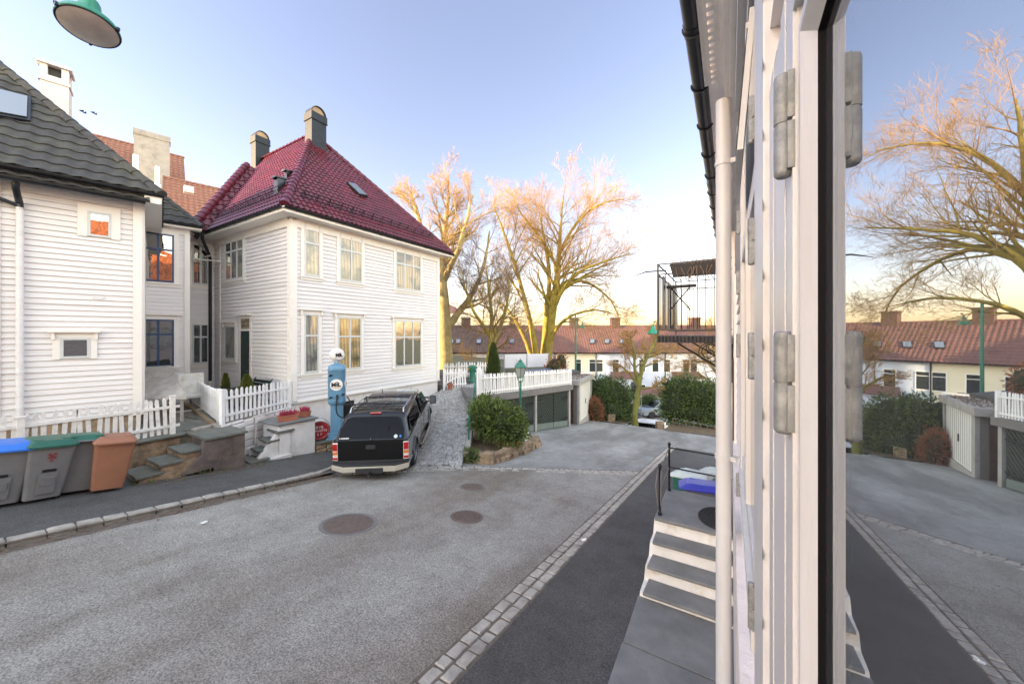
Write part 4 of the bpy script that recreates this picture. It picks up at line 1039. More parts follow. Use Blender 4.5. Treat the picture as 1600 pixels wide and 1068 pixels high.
tag(m.build('retaining_wall','stonewall',smooth=False), 'rough stone retaining wall under the weathered fence, behind the bins', 'wall')
m = MB(); m.prism([(-11.45,-6,TZ-.03),(-11.17,-6,TZ-.03),(-11.15,3.4,TZ-.03),(-11.45,3.4,TZ-.03)],UP*.05); m2 = m
tag(m.build('coping','slatedark',bevel=.012), 'flat slate coping on top of the rough stone wall behind the bins', 'coping')
# first flight of steps
st = thing('stone_steps',(-10.6,3,-3.3),'worn slate steps between the brown bin and the dark plastered block','steps')
STP = [(2.02,-3.0,.42),(2.32,-2.87,.42),(2.66,-2.72,.40),(3.02,-2.56,.42)]
for i,(y,z,l) in enumerate(STP):
    m = MB(); x0=-10.98; x1=-10.12-.03*i
    m.prism([(x0,y,z-.05),(x1+.03*rr.random(),y-.03*rr.random(),z-.05),(x1+.02,y+l*.5,z-.05),(x1,y+l,z-.05),(x0,y+l,z-.05)],UP*.05); m.build('tread','slatedark',st,bevel=.01)
m = MB()
for i,(y,z,l) in enumerate(STP): m.box((-11.2,y+.04,-3.9),(-10.16-.03*i,3.6,z-.052))
m.build('riser','stonewall',st,bevel=.015)
m = MB(); m.box((-11.2,3.5,-3.9),(-10.16,4.22,TZ-.03)); m.prism([(-10.16,3.1,-3.95),(-10.16,3.55,-3.95),(-10.16,3.55,TZ-.03),(-10.16,3.42,TZ-.03),(-10.16,3.35,-2.72),(-10.16,3.0,-3.05),(-10.16,2.7,-3.2),(-10.16,2.6,-3.9)],(-.2,0,0))
tag(m.build('plastered_block','darkstone',bevel=.03), 'dark stained plaster block with a flat top beside the worn slate steps', 'wall')
m = MB(); m.prism([(-11.3,3.42,TZ-.03),(-10.12,3.42,TZ-.03),(-10.1,4.25,TZ-.03),(-11.1,4.25,TZ-.03)],UP*.06)
for (x,y,w_,l_) in ((-12.2,3.6,1.5,.7),(-12.9,4.4,1.0,.6),(-11.6,2.6,.5,.6)): m.cbox((x,y,TZ+.012),(w_,l_,.03),.1)
tag(m.build('paving_slab','slatedark',bevel=.012), 'mossy slate slabs along the garden path at the top of the steps', 'paving')
# second flight with whitewashed block
st = thing('stone_steps',(-10.9,4.8,-3.4),'small curved slate steps climbing to the whitewashed block with flower pots','steps')
S2 = [(4.42,-3.22,.42,-10.95,-10.28),(4.66,-3.02,.40,-10.95,-10.46),(4.86,-2.82,.42,-10.98,-10.40),(5.08,-2.62,.42,-11.0,-10.34)]
for (y,z,l,x0,x1) in S2:
    m = MB(); m.prism([(x0,y,z-.05),(x1-.05,y-.05,z-.05),(x1,y,z-.05),(x1,y+l,z-.05),(x0,y+l,z-.05)],UP*.05); m.build('tread','slatedark',st,bevel=.01)
m = MB(); 
for i,(y,z,l,x0,x1) in enumerate(S2): m.box((-11.15,y+.05,-3.95),(x1-.05,5.4,z-.052))
m.build('riser','whitewash',st,bevel=.015)
m = MB(); m.prism([(-10.42,5.12,-4.1),(-10.42,6.12,-4.1),(-11.6,6.12,-4.1),(-11.3,5.12,-4.1)],UP*(4.1-2.47)); 
m.prism([(-10.42,4.62,-4.1),(-10.42,5.12,-4.1),(-10.42,5.12,-2.62),(-10.42,5.0,-2.75),(-10.42,4.8,-3.0),(-10.42,4.62,-3.2)],(-.12,0,0))
wbk = tag(m.build('whitewashed_block','whitewash',bevel=.03), 'whitewashed stone block carrying the flower pots between the steps and the barrel', 'wall')
m = MB(); m.prism([(-10.36,5.05,-2.47),(-10.34,6.17,-2.47),(-11.6,6.17,-2.47),(-11.3,5.0,-2.47)],UP*.045); tag(m.build('cap_slab','slate',bevel=.01),'slate slab on top of the whitewashed block under the flower pots','paving')
m = MB(); rubble(m, (-11.05,4.1),(-12.05,6.3),(.91,.41),lambda s:-3.7,lambda s:-2.30,rr); tag(m.build('retaining_wall','whitewash'), 'pale stone wall under the bright white picket fence', 'wall')
# flower pots
def troughpot(c, l, w_, h, rz, label, n):
    t = thing('flower_pot', c, label, 'flower pot', 'terracotta pots on the whitewashed block', rz)
    m = MB(); 
    rings = []
    for (k,z) in ((.86,0),(1,h),(.88,h),(.8,h*.8)): rings.append([Vector((sx*l/2*k,sy*w_/2*k,z)) for sx,sy in ((-1,-1),(1,-1),(1,1),(-1,1))])
    m.loft(rings); m.box((-l/2*1.03,-w_/2*1.05,h-.03),(l/2*1.03,-w_/2*.98,h)); m.box((-l/2*1.03,w_/2*.98,h-.03),(l/2*1.03,w_/2*1.05,h)); m.build('pot','terracotta',t,world=False,bevel=.004)
    m = MB(); r = random.Random(int(n))
    for i in range(n):
        p = Vector((r.uniform(-l/2,l/2)*.75,r.uniform(-w_/2,w_/2)*.7,h*.8)); q = p+Vector((r.uniform(-.08,.08),r.uniform(-.07,.07),r.uniform(.08,.2)))
        m.chain([p,(p+q)/2+Vector((.01,0,0)),q],[.004,.008,.002],3)
    m.build('heather','heather',t,world=False)
SZ = -2.425
troughpot((-10.62,5.45,SZ),.50,.19,.17,R(75),'long terracotta trough of pink heather at the corner of the whitewashed block',130)
troughpot((-10.72,5.98,SZ),.24,.22,.17,R(20),'square terracotta pot of pink heather nearest the blue pump',110)
troughpot((-10.98,5.75,SZ),.34,.2,.16,R(60),'empty looking terracotta pot behind the heather trough',6)
# ledge for barrel and pump
m = MB(); rubble(m,(-10.45,6.15),(-10.05,7.5),(.96,-.28),lambda s:-3.95,lambda s:-3.24,rr,.2); m.prism([(-10.5,6.15,-4.1),(-10.1,7.5,-4.1),(-12.15,8.1,-4.1),(-12.15,6.15,-4.1)],UP*(4.1-3.235))
tag(m.build('stone_ledge','stonewall'),'low stone ledge under the barrel and the blue pump','ledge')
m = MB(); m.prism([(-10.36,6.13,-3.234),(-9.98,7.55,-3.234),(-10.3,7.6,-3.234),(-10.7,6.13,-3.234)],UP*.04); tag(m.build('ledge_slab','slatedark',bevel=.01),'thin slate slab along the edge of the low ledge','paving')
# barrel
bz = -3.19
bt = thing('barrel',(-10.95,6.55,bz),'pale barrel lying on its side with a red painted end and white writing','barrel')
ax = Vector((.86,-.5,0)).normalized(); X = Matrix.Translation(Vector((-10.85,6.5,bz+.29))) @ ax.to_track_quat('Z','Y').to_matrix().to_4x4()
m = MB(X); m.lathe([(.0,-.42),(.24,-.40),(.27,-.2),(.285,0),(.275,.2),(.262,.29),(.262,.31),(.245,.31),(.245,.29)],30); m.build('staves','milwhite',bt,smooth=True)
m = MB(X)
for z,r_ in ((-.3,.262),(.0,.289),(.24,.277)): m.lathe([(r_-.004,z-.02),(r_+.002,z-.018),(r_+.002,z+.018),(r_-.004,z+.02)],30)
m.build('hoop','galv',bt,smooth=True)
m = MB(X); m.lathe([(.268,.27),(.272,.325),(.25,.33),(.247,.30),(.001,.30)],30); m.build('painted_end','red',bt,smooth=True)
zx = Vector((0,0,1)); xx = zx.cross(ax); TX = Matrix.Translation(Vector((-10.85,6.5,bz+.29))+ax*.303) @ Matrix((xx.to_4d()*0+Vector((xx.x,zx.x,ax.x,0)),Vector((xx.y,zx.y,ax.y,0)),Vector((xx.z,zx.z,ax.z,0)),Vector((0,0,0,1))))
m = text_mb('RYE', .12, TX @ Matrix.Translation((0,.09,0))); text_mb('BENNETTS', .085, TX @ Matrix.Translation((0,-.01,0)), m); text_mb('5 Y', .1, TX @ Matrix.Translation((0,-.12,0)), m)
m.build('lettering','milwhite',bt)
# petrol pump
PB = Vector((-10.45,6.82,-3.2))
pp = thing('petrol_pump', PB, 'tall antique sky blue petrol pump with a white globe standing at the house corner', 'petrol pump')
fc = Vector((.80,-.60,0)).normalized(); pang = math.atan2(fc.y,fc.x); XP = Matrix.Translation(PB) @ Matrix.Rotation(pang,4,'Z')   # local +x faces viewer
m = MB(XP); m.box((-.27,-.27,0),(.27,.27,.05)); m.box((-.22,-.22,.05),(.22,.22,.16)); m.box((-.24,-.24,.16),(.24,.24,.20)); m.build('base','mil',pp,bevel=.012)
m = MB(XP); m.box((-.16,-.17,.2),(.16,.17,1.08)); m.box((.16,-.12,.26),(.175,.12,1.02)); m.build('column','mil',pp,bevel=.02)
def rrect(hx,hy,r,n=6):
    o = []
    for (cx,cy,a0) in ((hx-r,hy-r,0),(-hx+r,hy-r,PI/2),(-hx+r,-hy+r,PI),(hx-r,-hy+r,1.5*PI)):
        for k in range(n+1): a = a0+PI/2*k/n; o.append((cx+r*math.cos(a),cy+r*math.sin(a)))
    return o
m = MB(XP); rings=[]
for (s_,z) in ((.82,1.04),(.97,1.09),(1,1.15),(1,1.165),(.975,1.17),(.975,2.09),(1,2.10),(1,2.13),(.985,2.15),(.93,2.22),(.75,2.26),(.35,2.28),(.3,2.34)):
    rings.append([Vector((x*s_,y*s_,z)) for x,y in rrect(.25,.25,.14)])
m.loft(rings); m.build('cabinet','mil',pp,smooth=True)
m = MB(XP); m.lathe([(.07,2.32),(.09,2.36),(.001,2.36)],16)
gl_ = []
for k in range(17):
    a = -PI/2+PI*k/16; gl_.append((max(.001,.215*math.cos(a)), 2.56+.215*math.sin(a)))
m.lathe(gl_,28); m.build('globe','milwhite',pp,smooth=True)
# logo: white disc with MiL on two faces + globe
def logo(par, c, nrm, r, name='logo_disc', fs_=1.0, disc=True, dome=0):
    nrm = nrm.normalized(); xx = UP.cross(nrm).normalized()
    T = Matrix((Vector((xx.x,0,nrm.x,c.x)),Vector((xx.y,0,nrm.y,c.y)),Vector((xx.z,1,nrm.z,c.z)),Vector((0,0,0,1))))
    if disc:
        m = MB(T); m.lathe([(r,-.03),(r,.006),(.001,.008)],32); d_ = m.build(name,'milwhite',par)
    else: d_ = par
    m = text_mb('M',r*.95*fs_,T@Matrix.Translation((-r*.42,0,.014)),bold=.008); text_mb('i',r*.9*fs_,T@Matrix.Translation((r*.10,0,.014)),m,bold=.008); text_mb('L',r*.95*fs_,T@Matrix.Translation((r*.45,0,.014)),m,bold=.008)
    m.build('lettering','ink',d_)
    m = MB(T); m.prism([(r*.02,r*.42,.01),(r*.2,r*.42,.01),(r*.23,r*.58,.01),(r*.15,r*.5,.01),(r*.11,r*.62,.01),(r*.07,r*.5,.01),(r*-.01,r*.58,.01)],nrm*.004 if False else (0,0,.004)); m.box((-r*.55,-r*.58,.01),(r*.55,-r*.53,.012))
    m.build('emblem','red',d_)
RP = Matrix.Rotation(pang,3,'Z')
logo(pp, PB + RP@Vector((.243,0,1.66)), RP@Vector((1,0,0)), .175)
logo(pp, PB + RP@Vector((0,.243,1.66)), RP@Vector((0,1,0)), .175)
gn = Vector((.96,-.28,0)).normalized(); logo(pp, PB+UP*2.56+gn*.214, gn, .13, 'globe_mark')
m = MB(XP)
for (y,z) in ((-.15,1.95),(-.15,1.28),(.2,1.36)):
    m.chain([(.242,y-.05,z-.04),(.265,y-.03,z+.02),(.265,y+.05,z+.01)],.013,5); m.box((.242,y-.03,z-.02),(.275,y+.02,z+.03))
m.build('catch','ink',pp)
m = MB(XP); pts=[]
for k in range(25):
    a = k/24; pts.append((.30+.03*math.sin(a*PI), .05+.36*math.sin(a*PI*.95)*a**.4+.0, 1.28-.62*math.sin(a*PI)**.7*(1 if a<.5 else 1)+.10*a*0 - .02*a))
pts = [(.28,.02,1.27),(.29,.0,1.1),(.29,.0,.9),(.3,.05,.75),(.3,.16,.67),(.3,.28,.68),(.28,.38,.78),(.25,.42,.92),(.2,.40,1.08),(.1,.33,1.2),(.05,.29,1.24)]
P2=[]
for i in range(len(pts)-1):
    for k in range(3):
        t = k/3; a,b,c_,d_ = [Vector(pts[max(0,min(len(pts)-1,i+j))]) for j in (-1,0,1,2)]
        P2.append(.5*((2*b)+(-a+c_)*t+(2*a-5*b+4*c_-d_)*t*t+(-a+3*b-3*c_+d_)*t**3))
m.chain(P2+[pts[-1]],.019,8); m.chain([(.275,.02,1.36),(.275,.02,1.24)],.03,8); m.build('hose','rubber',pp,smooth=True)

# wheelie bins
def wheelie(P, rz, label, body, lid, sc=(1,1,1), back=False, tilt=.122, panel=True, group='bins on the left pavement', badge=False):
    t = thing('wheelie_bin', P, label, 'bin', group); t.rotation_euler = (-math.atan(tilt) if tilt else 0, 0, 0)
    t.scale = sc
    XR = Matrix.Rotation(rz,4,'Z')
    # local: +y front ; body tapers
    m = MB(XR); rings = []
    for (z,hx,y0,y1) in ((.06,.215,-.22,.20),(.10,.22,-.235,.205),(.45,.25,-.27,.25),(.90,.275,-.30,.30),(.94,.285,-.31,.31)):
        rings.append([Vector((x,y+(y0+y1)/2,z)) for x,y in rrect(hx,(y1-y0)/2,.05,3)])
    m.loft(rings); m.build('body',body,t,world=False,smooth=True)
    if panel:
        m = MB(XR)
        m.prism([(-.11,.222,.14),(.11,.222,.14),(.115,.262,.50),(-.115,.262,.50)],(0,.012,0)); m.prism([(-.09,.24,.28),(.09,.24,.28),(.09,.262,.42),(-.09,.262,.42)],(0,.02,0)); m.build('front_panel',body,t,world=False,bevel=.004)
        m = MB(XR); m.prism([(-.08,.268,.515),(.08,.268,.515),(.08,.274,.555),(-.08,.274,.555)],(0,.012,0)); m.build('grip','ink',t,world=False)
    if badge:
        m = MB(XR); r_ = .03
        for (a,b) in ((0,.78),(-.035,.81),(.035,.81),(-.03,.75),(.03,.75),(0,.70)): m.cbox((a,.30,b),(.028,.01,.028),0,0,.7)
        m.build('emblem','red',t,world=False)
    m = MB(XR); rings=[]
    for (z,k) in ((.935,1.05),(.965,1.06),(.985,.98),(1.03,.80),(1.04,.70)):
        rings.append([Vector((x*k,y*k+.0,z+(.02 if y<0 else 0))) for x,y in rrect(.29,.33,.06,3)])
    m.loft(rings)
    for s in (-1,1): m.box((s*.17-.05,-.30,1.0),(s*.17+.05,.20,1.05))
    m.box((-.25,.325,.93),(.25,.375,.965)); m.build('lid',lid,t,world=False,smooth=True,bevel=.006)
    m = MB(XR); m.chain([(-.24,-.31,.90),(-.24,-.38,.97),(.24,-.38,.97),(.24,-.31,.90)],.016,6); m.build('handle',body,t,world=False)
    for s in (-1,1):
        m = MB(XR @ Matrix.Translation((s*.235,-.22,.10)) @ Matrix.Rotation(PI/2,4,'Y')); m.lathe([(.04,-.03),(.10,-.028),(.105,-.015),(.105,.015),(.10,.028),(.04,.03)],20)
        m.build('wheel','rubber',t,world=False,smooth=True)
    m = MB(XR); m.chain([(-.25,-.22,.1),(.25,-.22,.1)],.012,6); m.build('axle','galv',t,world=False)
    return t
pz = lambda y: road_z(0,y)+.088
wheelie((-10.28,.66,pz(.66)), R(-90-2), 'largest grey bin with a bright blue lid, leftmost in the row','bingrey','binblue',(1.05,1.2,.98))
wheelie((-10.22,1.13,pz(1.13)), R(-90+5), 'grey bin with a green lid and a small red emblem on its front','bingrey','bingreen',(.98,.95,1.0),badge=True)
wheelie((-10.36,1.55,pz(1.55)), R(90-4), 'narrow grey bin turned with its wheels outward next to the brown bin','bingrey','bingreen',(.95,.92,1.0),panel=False)
wheelie((-10.12,1.90,pz(1.9)), R(-90-6), 'brown bin with a brown lid at the foot of the slate steps','binbrown','binbrown',(.95,.95,.97),panel=False)
oz = lambda y: road_z(0,y)+.03
wheelie((-.42,7.1,oz(7.1)), R(97), 'grey bin with a deep blue lid behind the landing','bingrey','bindblue',(1,1,.98),group='bins behind the landing')
wheelie((-.62,7.72,oz(7.7)), R(80), 'bin with a pale green rimmed lid behind the blue lidded one','bingreen','binpale',(1,1,1),group='bins behind the landing')
wheelie((-.15,8.3,oz(8.3)), R(95), 'grey green bin farthest behind the landing against the wall','bingrey','binpale',(1,1,1),group='bins behind the landing')

# garden things between the houses
def board_cover():
    t = thing('covered_table',(-14.3,3.9,TZ),'sagging grey boards laid over a garden table beside the black roofed house','table')
    m = MB()
    for i in range(4):
        a = W(215,575+i*12,10.9-i*.35); b = W(268+i*6,572+i*13,10.9-i*.35); d = W(219,588+i*12,10.6-i*.35)-a
        m.obox(a,(b-a),d,UP*.03)
    m.build('boards','wood',t,bevel=.005)
    m = MB()
    for px,py,D in ((226,612,9.8),(284,618,9.8),(270,580,10.8)):
        q = W(px,py,D); m.box((q.x-.03,q.y-.03,TZ),(q.x+.03,q.y+.03,q.z))
    m.build('leg','wood',t)
board_cover()
sw = thing('swing_bench',(-14.6,4.6,TZ),'white metal swing seat with padded back under the lower blue window','seat')
c_ = Vector((-14.75,4.62,TZ)); d_ = DL; n_ = NL
m = MB(); m.obox(c_-d_*.32+n_*0+UP*.40, d_*.64, n_*.48, UP*.1); m.build('seat','milwhite',sw,bevel=.02)
m = MB(); m.prism([c_-d_*.32-n_*.02+UP*.5, c_+d_*.32-n_*.02+UP*.5, c_+d_*.32-n_*.22+UP*1.12, c_-d_*.32-n_*.22+UP*1.12], n_*.06); m.build('backrest','cream_wash',sw,bevel=.02)
m = MB()
for s in (-.4,.4): m.chain([c_+d_*s+n_*.5+UP*.0,c_+d_*s+n_*.42+UP*.62,c_+d_*s-n_*.1+UP*.68,c_+d_*s-n_*.35+UP*.0],.02,6)
m.chain([c_-d_*.4+n_*.5+UP*.03,c_+d_*.4+n_*.5+UP*.03],.018,6); m.build('frame','milwhite',sw)
bn = thing('garden_bench',(-12.6,5.9,TZ),'dark green garden bench with curved iron arms behind the bright white fence','bench')
bc = Vector((-13.35,5.95,TZ)); 
for nm,mb in (('seat',[(0,-.02),(0,-.14),(0,-.26)]),):
    m = MB()
    for _,yy in mb: m.cbox(bc+Vector((0,yy-.1,.43)),(1.15,.1,.03))
    m.build('seat','dgreen',bn)
m = MB(); 
for zz in (.58,.70,.82): m.cbox(bc+Vector((0,.05+.12*(zz-.5),zz)),(1.15,.03,.1),0,.15)
m.build('backrest','dgreen',bn)
m = MB()
for s in (-.55,.55):
    m.chain([bc+Vector((s,.14,.92)),bc+Vector((s,.1,.86)),bc+Vector((s,.04,.6)),bc+Vector((s,-.02,.42)),bc+Vector((s,.1,.0))],.022,6)
    m.chain([bc+Vector((s,.05,.62)),bc+Vector((s,-.2,.66)),bc+Vector((s,-.4,.62)),bc+Vector((s,-.42,.52)),bc+Vector((s,-.33,.42)),bc+Vector((s,-.4,.0))],.022,6)
m.build('end_frame','dgreen',bn)
m = MB(); X = Matrix.Translation((-13.9,5.35,TZ)); m = MB(X); m.lathe([(.3,.6),(.3,.62),(.001,.63)],20); m.chain([(0,0,0),(0,0,.6)],.03,6); m.lathe([(.2,0),(.02,.05)],12); tag(m.build('garden_table','blackmetal'),'small round black garden table between the two potted shrubs','table')
# planks at path edge
m = MB(); m.prism([(-11.3,3.98,TZ+.01),(-15.9,4.75,TZ+.01),(-15.9,4.85,TZ+.01),(-11.3,4.07,TZ+.01)],UP*.07); tag(m.build('edge_board','timber'),'long timber edging board along the path below the side fence','board')
m = MB(); m.cbox((-11.25,3.8,TZ+.06),(.12,.55,.05),R(15)); m.cbox((-11.15,4.08,TZ+.05),(.2,.2,.08),.4); tag(m.build('loose_plank','wood'),'short loose white plank lying at the fence corner','plank')

# ---- pickup
RC = Vector((-7.44,5.74,0)); hd = Vector((-.60,.80,0)).normalized()
rzc = math.atan2(hd.y,hd.x)-PI/2
zr = ramp_z(*(RC+hd*1.1).xy); zf = ramp_z(*(RC+hd*4.2).xy)+.03
pit = math.atan2(zf-zr,3.1)
tk = thing('pickup_truck',(RC.x,RC.y,zr-math.tan(pit)*1.1+.012),'black pickup with a canopy and roof rack parked on the cobbled ramp','pickup')
tk.rotation_euler = (pit,0,rzc)
HWT = .885
def arc_side(y0,y1,zb,zt,wheels,r=.40):
    pts = [(y0,zb)]
    for wy in wheels:
        a0 = math.asin(min(1,(zb-.36)/r)); 
        for k in range(13):
            a = PI-a0-(PI-2*a0)*k/12; pts.append((wy+r*math.cos(a), .36+r*math.sin(a)))
    pts += [(y1,zb)]
    return pts
bot = arc_side(.12,5.05,.42,0,(1.12,4.22))
top = [(5.06,.62),(5.05,.86),(4.95,.93),(3.95,1.03),(3.5,1.06),(.06,1.06),(.05,.6)]
m = MB()
for s in (-1,1):
    rings = []
    for x in (HWT-.12, HWT-.02, HWT):
        rings.append([Vector((s*x, y, z if (x < HWT or z<.9) else z-.012)) for y,z in bot+top])
    m.loft(rings)
m.prism([(-.80,3.7,.60),(.80,3.7,.60),(.80,3.7,1.07),(-.80,3.7,1.07)],(0,1.2,-.09)); m.prism([(-.80,4.9,.55),(.80,4.9,.55),(.76,5.06,.62),(-.76,5.06,.62)],(0,0,.36)); m.box((-.8,.1,.5),(.8,3.8,.6)); m.box((-.84,2.05,.5),(.84,3.75,1.05))
m.build('body','cargrey',tk,world=False,smooth=True)
m = MB(); m.box((-.8,.15,.30),(.8,4.9,.5)); 
for wy in (1.12,4.22): m.box((-.78,wy-.42,.3),(.78,wy+.42,.9))
m.build('underbody','rubber',tk,world=False)
m = MB(); m.prism([(-.76,.02,.52),(.76,.02,.52),(.77,.035,1.0),(.76,.045,1.075),(-.76,.045,1.075),(-.77,.035,1.0)],(0,.06,0)); m.box((-.72,.012,.56),(.72,.02,.60)); tg_ = m.build('tailgate','tailgate',tk,world=False,bevel=.012)
m = MB(); m.box((-.11,.005,.87),(.11,.026,.97)); m.build('handle','plasticblk',tg_,world=False,bevel=.008)
# bumper
m = MB(); m.prism([(-.90,.10,.40),(-.90,-.02,.40),(-.6,-.12,.36),(.6,-.12,.36),(.90,-.02,.40),(.90,.10,.40)],(0,0,.13)); m.build('bumper','beige',tk,world=False,bevel=.015)
m = MB(); m.prism([(-.90,.12,.531),(-.90,-.02,.531),(-.6,-.12,.50),(.6,-.12,.50),(.90,-.02,.531),(.90,.12,.531)],(0,0,.03)); m.box((-.32,-.135,.33),(.32,-.10,.46)); m.box((-.86,.0,.555),(.86,.1,.60)); m.build('bumper_step','plasticblk',tk,world=False,bevel=.008)
m = MB(); m.box((-.04,-.2,.27),(.04,.3,.33)); m.lathe([(.02,.33),(.025,.37),(.01,.4)],10,(0,-.17,0)); m.build('tow_hitch','rubber',tk,world=False)
for s in (-1,1):
    m = MB(); m.prism([(s*.765,.03,.60),(s*.892,.05,.60),(s*.892,.12,.60),(s*.765,.12,.60)],(0,0,.43)); L_ = m.build('tail_light','lampclear',tk,world=False,bevel=.01)
    m = MB(); m.prism([(s*.775,.022,.84),(s*.886,.04,.84),(s*.898,.10,.84),(s*.775,.10,.84)],(0,0,.17)); m.build('red_lens','lampred',L_,world=False,bevel=.006); m=MB(); m.prism([(s*.775,.022,.625),(s*.886,.04,.625),(s*.898,.10,.625),(s*.775,.10,.625)],(0,0,.06)); m.build('red_lens','lampred',L_,world=False,bevel=.006)
    m = MB(); m.prism([(s*.775,.022,.745),(s*.886,.04,.745),(s*.898,.10,.745),(s*.775,.10,.745)],(0,0,.075)); m.build('amber_lens','lampamber',L_,world=False,bevel=.006)
# canopy
def ring_rr(y,hwb,hwt,zb,zt,r=.1,yt=None,crown=.03):
    yt = y if yt is None else yt; o = []
    o.append((-hwb,zb)); 
    n=5
    for k in range(n+1):
        a = PI - (PI/2)*k/n; o.append((-hwt+r+r*math.cos(a), zt-r+r*math.sin(a)))
    o.append((0,zt+crown))
    for k in range(n+1):
        a = PI/2-(PI/2)*k/n; o.append((hwt-r+r*math.cos(a), zt-r+r*math.sin(a)))
    o.append((hwb,zb))
    return [Vector((x, y+(yt-y)*((z-zb)/(zt-zb)), z)) for x,z in o]
m = MB(); m.loft([ring_rr(.07,.84,.70,1.065,1.58,.12,.50,.0), ring_rr(.16,.87,.74,1.065,1.61,.12,.60,.03), ring_rr(1.1,.875,.755,1.065,1.64,.12), ring_rr(2.03,.875,.75,1.065,1.63,.12)])
m.build('canopy','cardark',tk,world=False,smooth=True)
def lay(pts4, off, thick=.006, n=None):
    P = [Vector(p) for p in pts4]; nn = (P[1]-P[0]).cross(P[-1]-P[0]).normalized()
    return [p+nn*off for p in P], nn*thick
m = MB(); P,nv = lay([(-.76,.085,1.13),(.76,.085,1.13),(.655,.372,1.50),(-.655,.372,1.50)],.012); 
m.prism([Vector((x,y-.03,z)) for x,y,z in ((-.77,.115,1.10),(.77,.115,1.10),(.745,.25,1.30),(.66,.41,1.50),(.55,.455,1.545),(-.55,.455,1.545),(-.66,.41,1.50),(-.745,.25,1.30))],(0,.02,0)); m.build('rear_glass','carglass',tk,world=False,bevel=.006)
for s in (-1,1):
    m = MB(); m.prism([(s*.872,.42,1.16),(s*.872,1.9,1.16),(s*.795,1.9,1.48),(s*.79,.72,1.47),(s*.80,.62,1.42)],(s*.012,0,.003)); m.build('side_glass','carglass',tk,world=False)
    m = MB(); m.box((s*.872,.06,1.062) if s>0 else (s*.895,.06,1.062),(s*.895,2.05,1.085) if s>0 else (s*.872,2.05,1.085)); m.build('rail_trim','chrome',tk,world=False)
m = MB(); m.box((-.14,.50,1.595),(.14,.56,1.63)); m.build('brake_light','lampred',tk,world=False,bevel=.01)
m = text_mb('Leer',.055,Matrix.Translation((-.62,.075,1.135))@Matrix.Rotation(R(58),4,'X')) if False else MB()
m.box((-.70,.076,1.115),(-.52,.09,1.14)); m.box((-.74,.075,1.118),(-.715,.09,1.135)); m.build('name_strip','milwhite',tk,world=False)
m = MB(Matrix.Translation((.58,.088,1.15))@Matrix.Rotation(R(60),4,'X')); m.lathe([(.045,-.01),(.045,.0),(.001,.001)],16); m.v=[v for v in m.v]; m.build('round_sticker','binpale',tk,world=False)
m = MB(Matrix.Translation((.69,.088,1.15))@Matrix.Rotation(R(60),4,'X')); m.lathe([(.028,-.01),(.028,.0),(.001,.001)],16); m.build('small_sticker','binblue',tk,world=False)
m = MB(Matrix.Translation((0,.06,1.11))); m.cbox((0,0,0),(.03,.03,.03)); m.build('lock','chrome',tk,world=False)
# rack
for s in (-1,1):
    m = MB(); m.chain([(s*.66,.62,1.60),(s*.655,.70,1.70),(s*.65,1.95,1.72),(s*.65,2.03,1.62)],.02,6); m.build('rack_rail','chrome',tk,world=False,smooth=True)
m = MB()
for yy,z in ((.85,1.70),(1.05,1.705),(1.25,1.70),(1.85,1.72)): m.chain([(-.64,yy,z),(.64,yy,z)],.013,5)
for x in (-.45,-.27,-.09,.09,.27,.45): m.chain([(x,.85,1.71),(x,1.85,1.73)],.008,4)
m.chain([(-.98,.98,1.73),(.66,.98,1.73)],.016,5); m.build('rack_bar','gutter',tk,world=False)
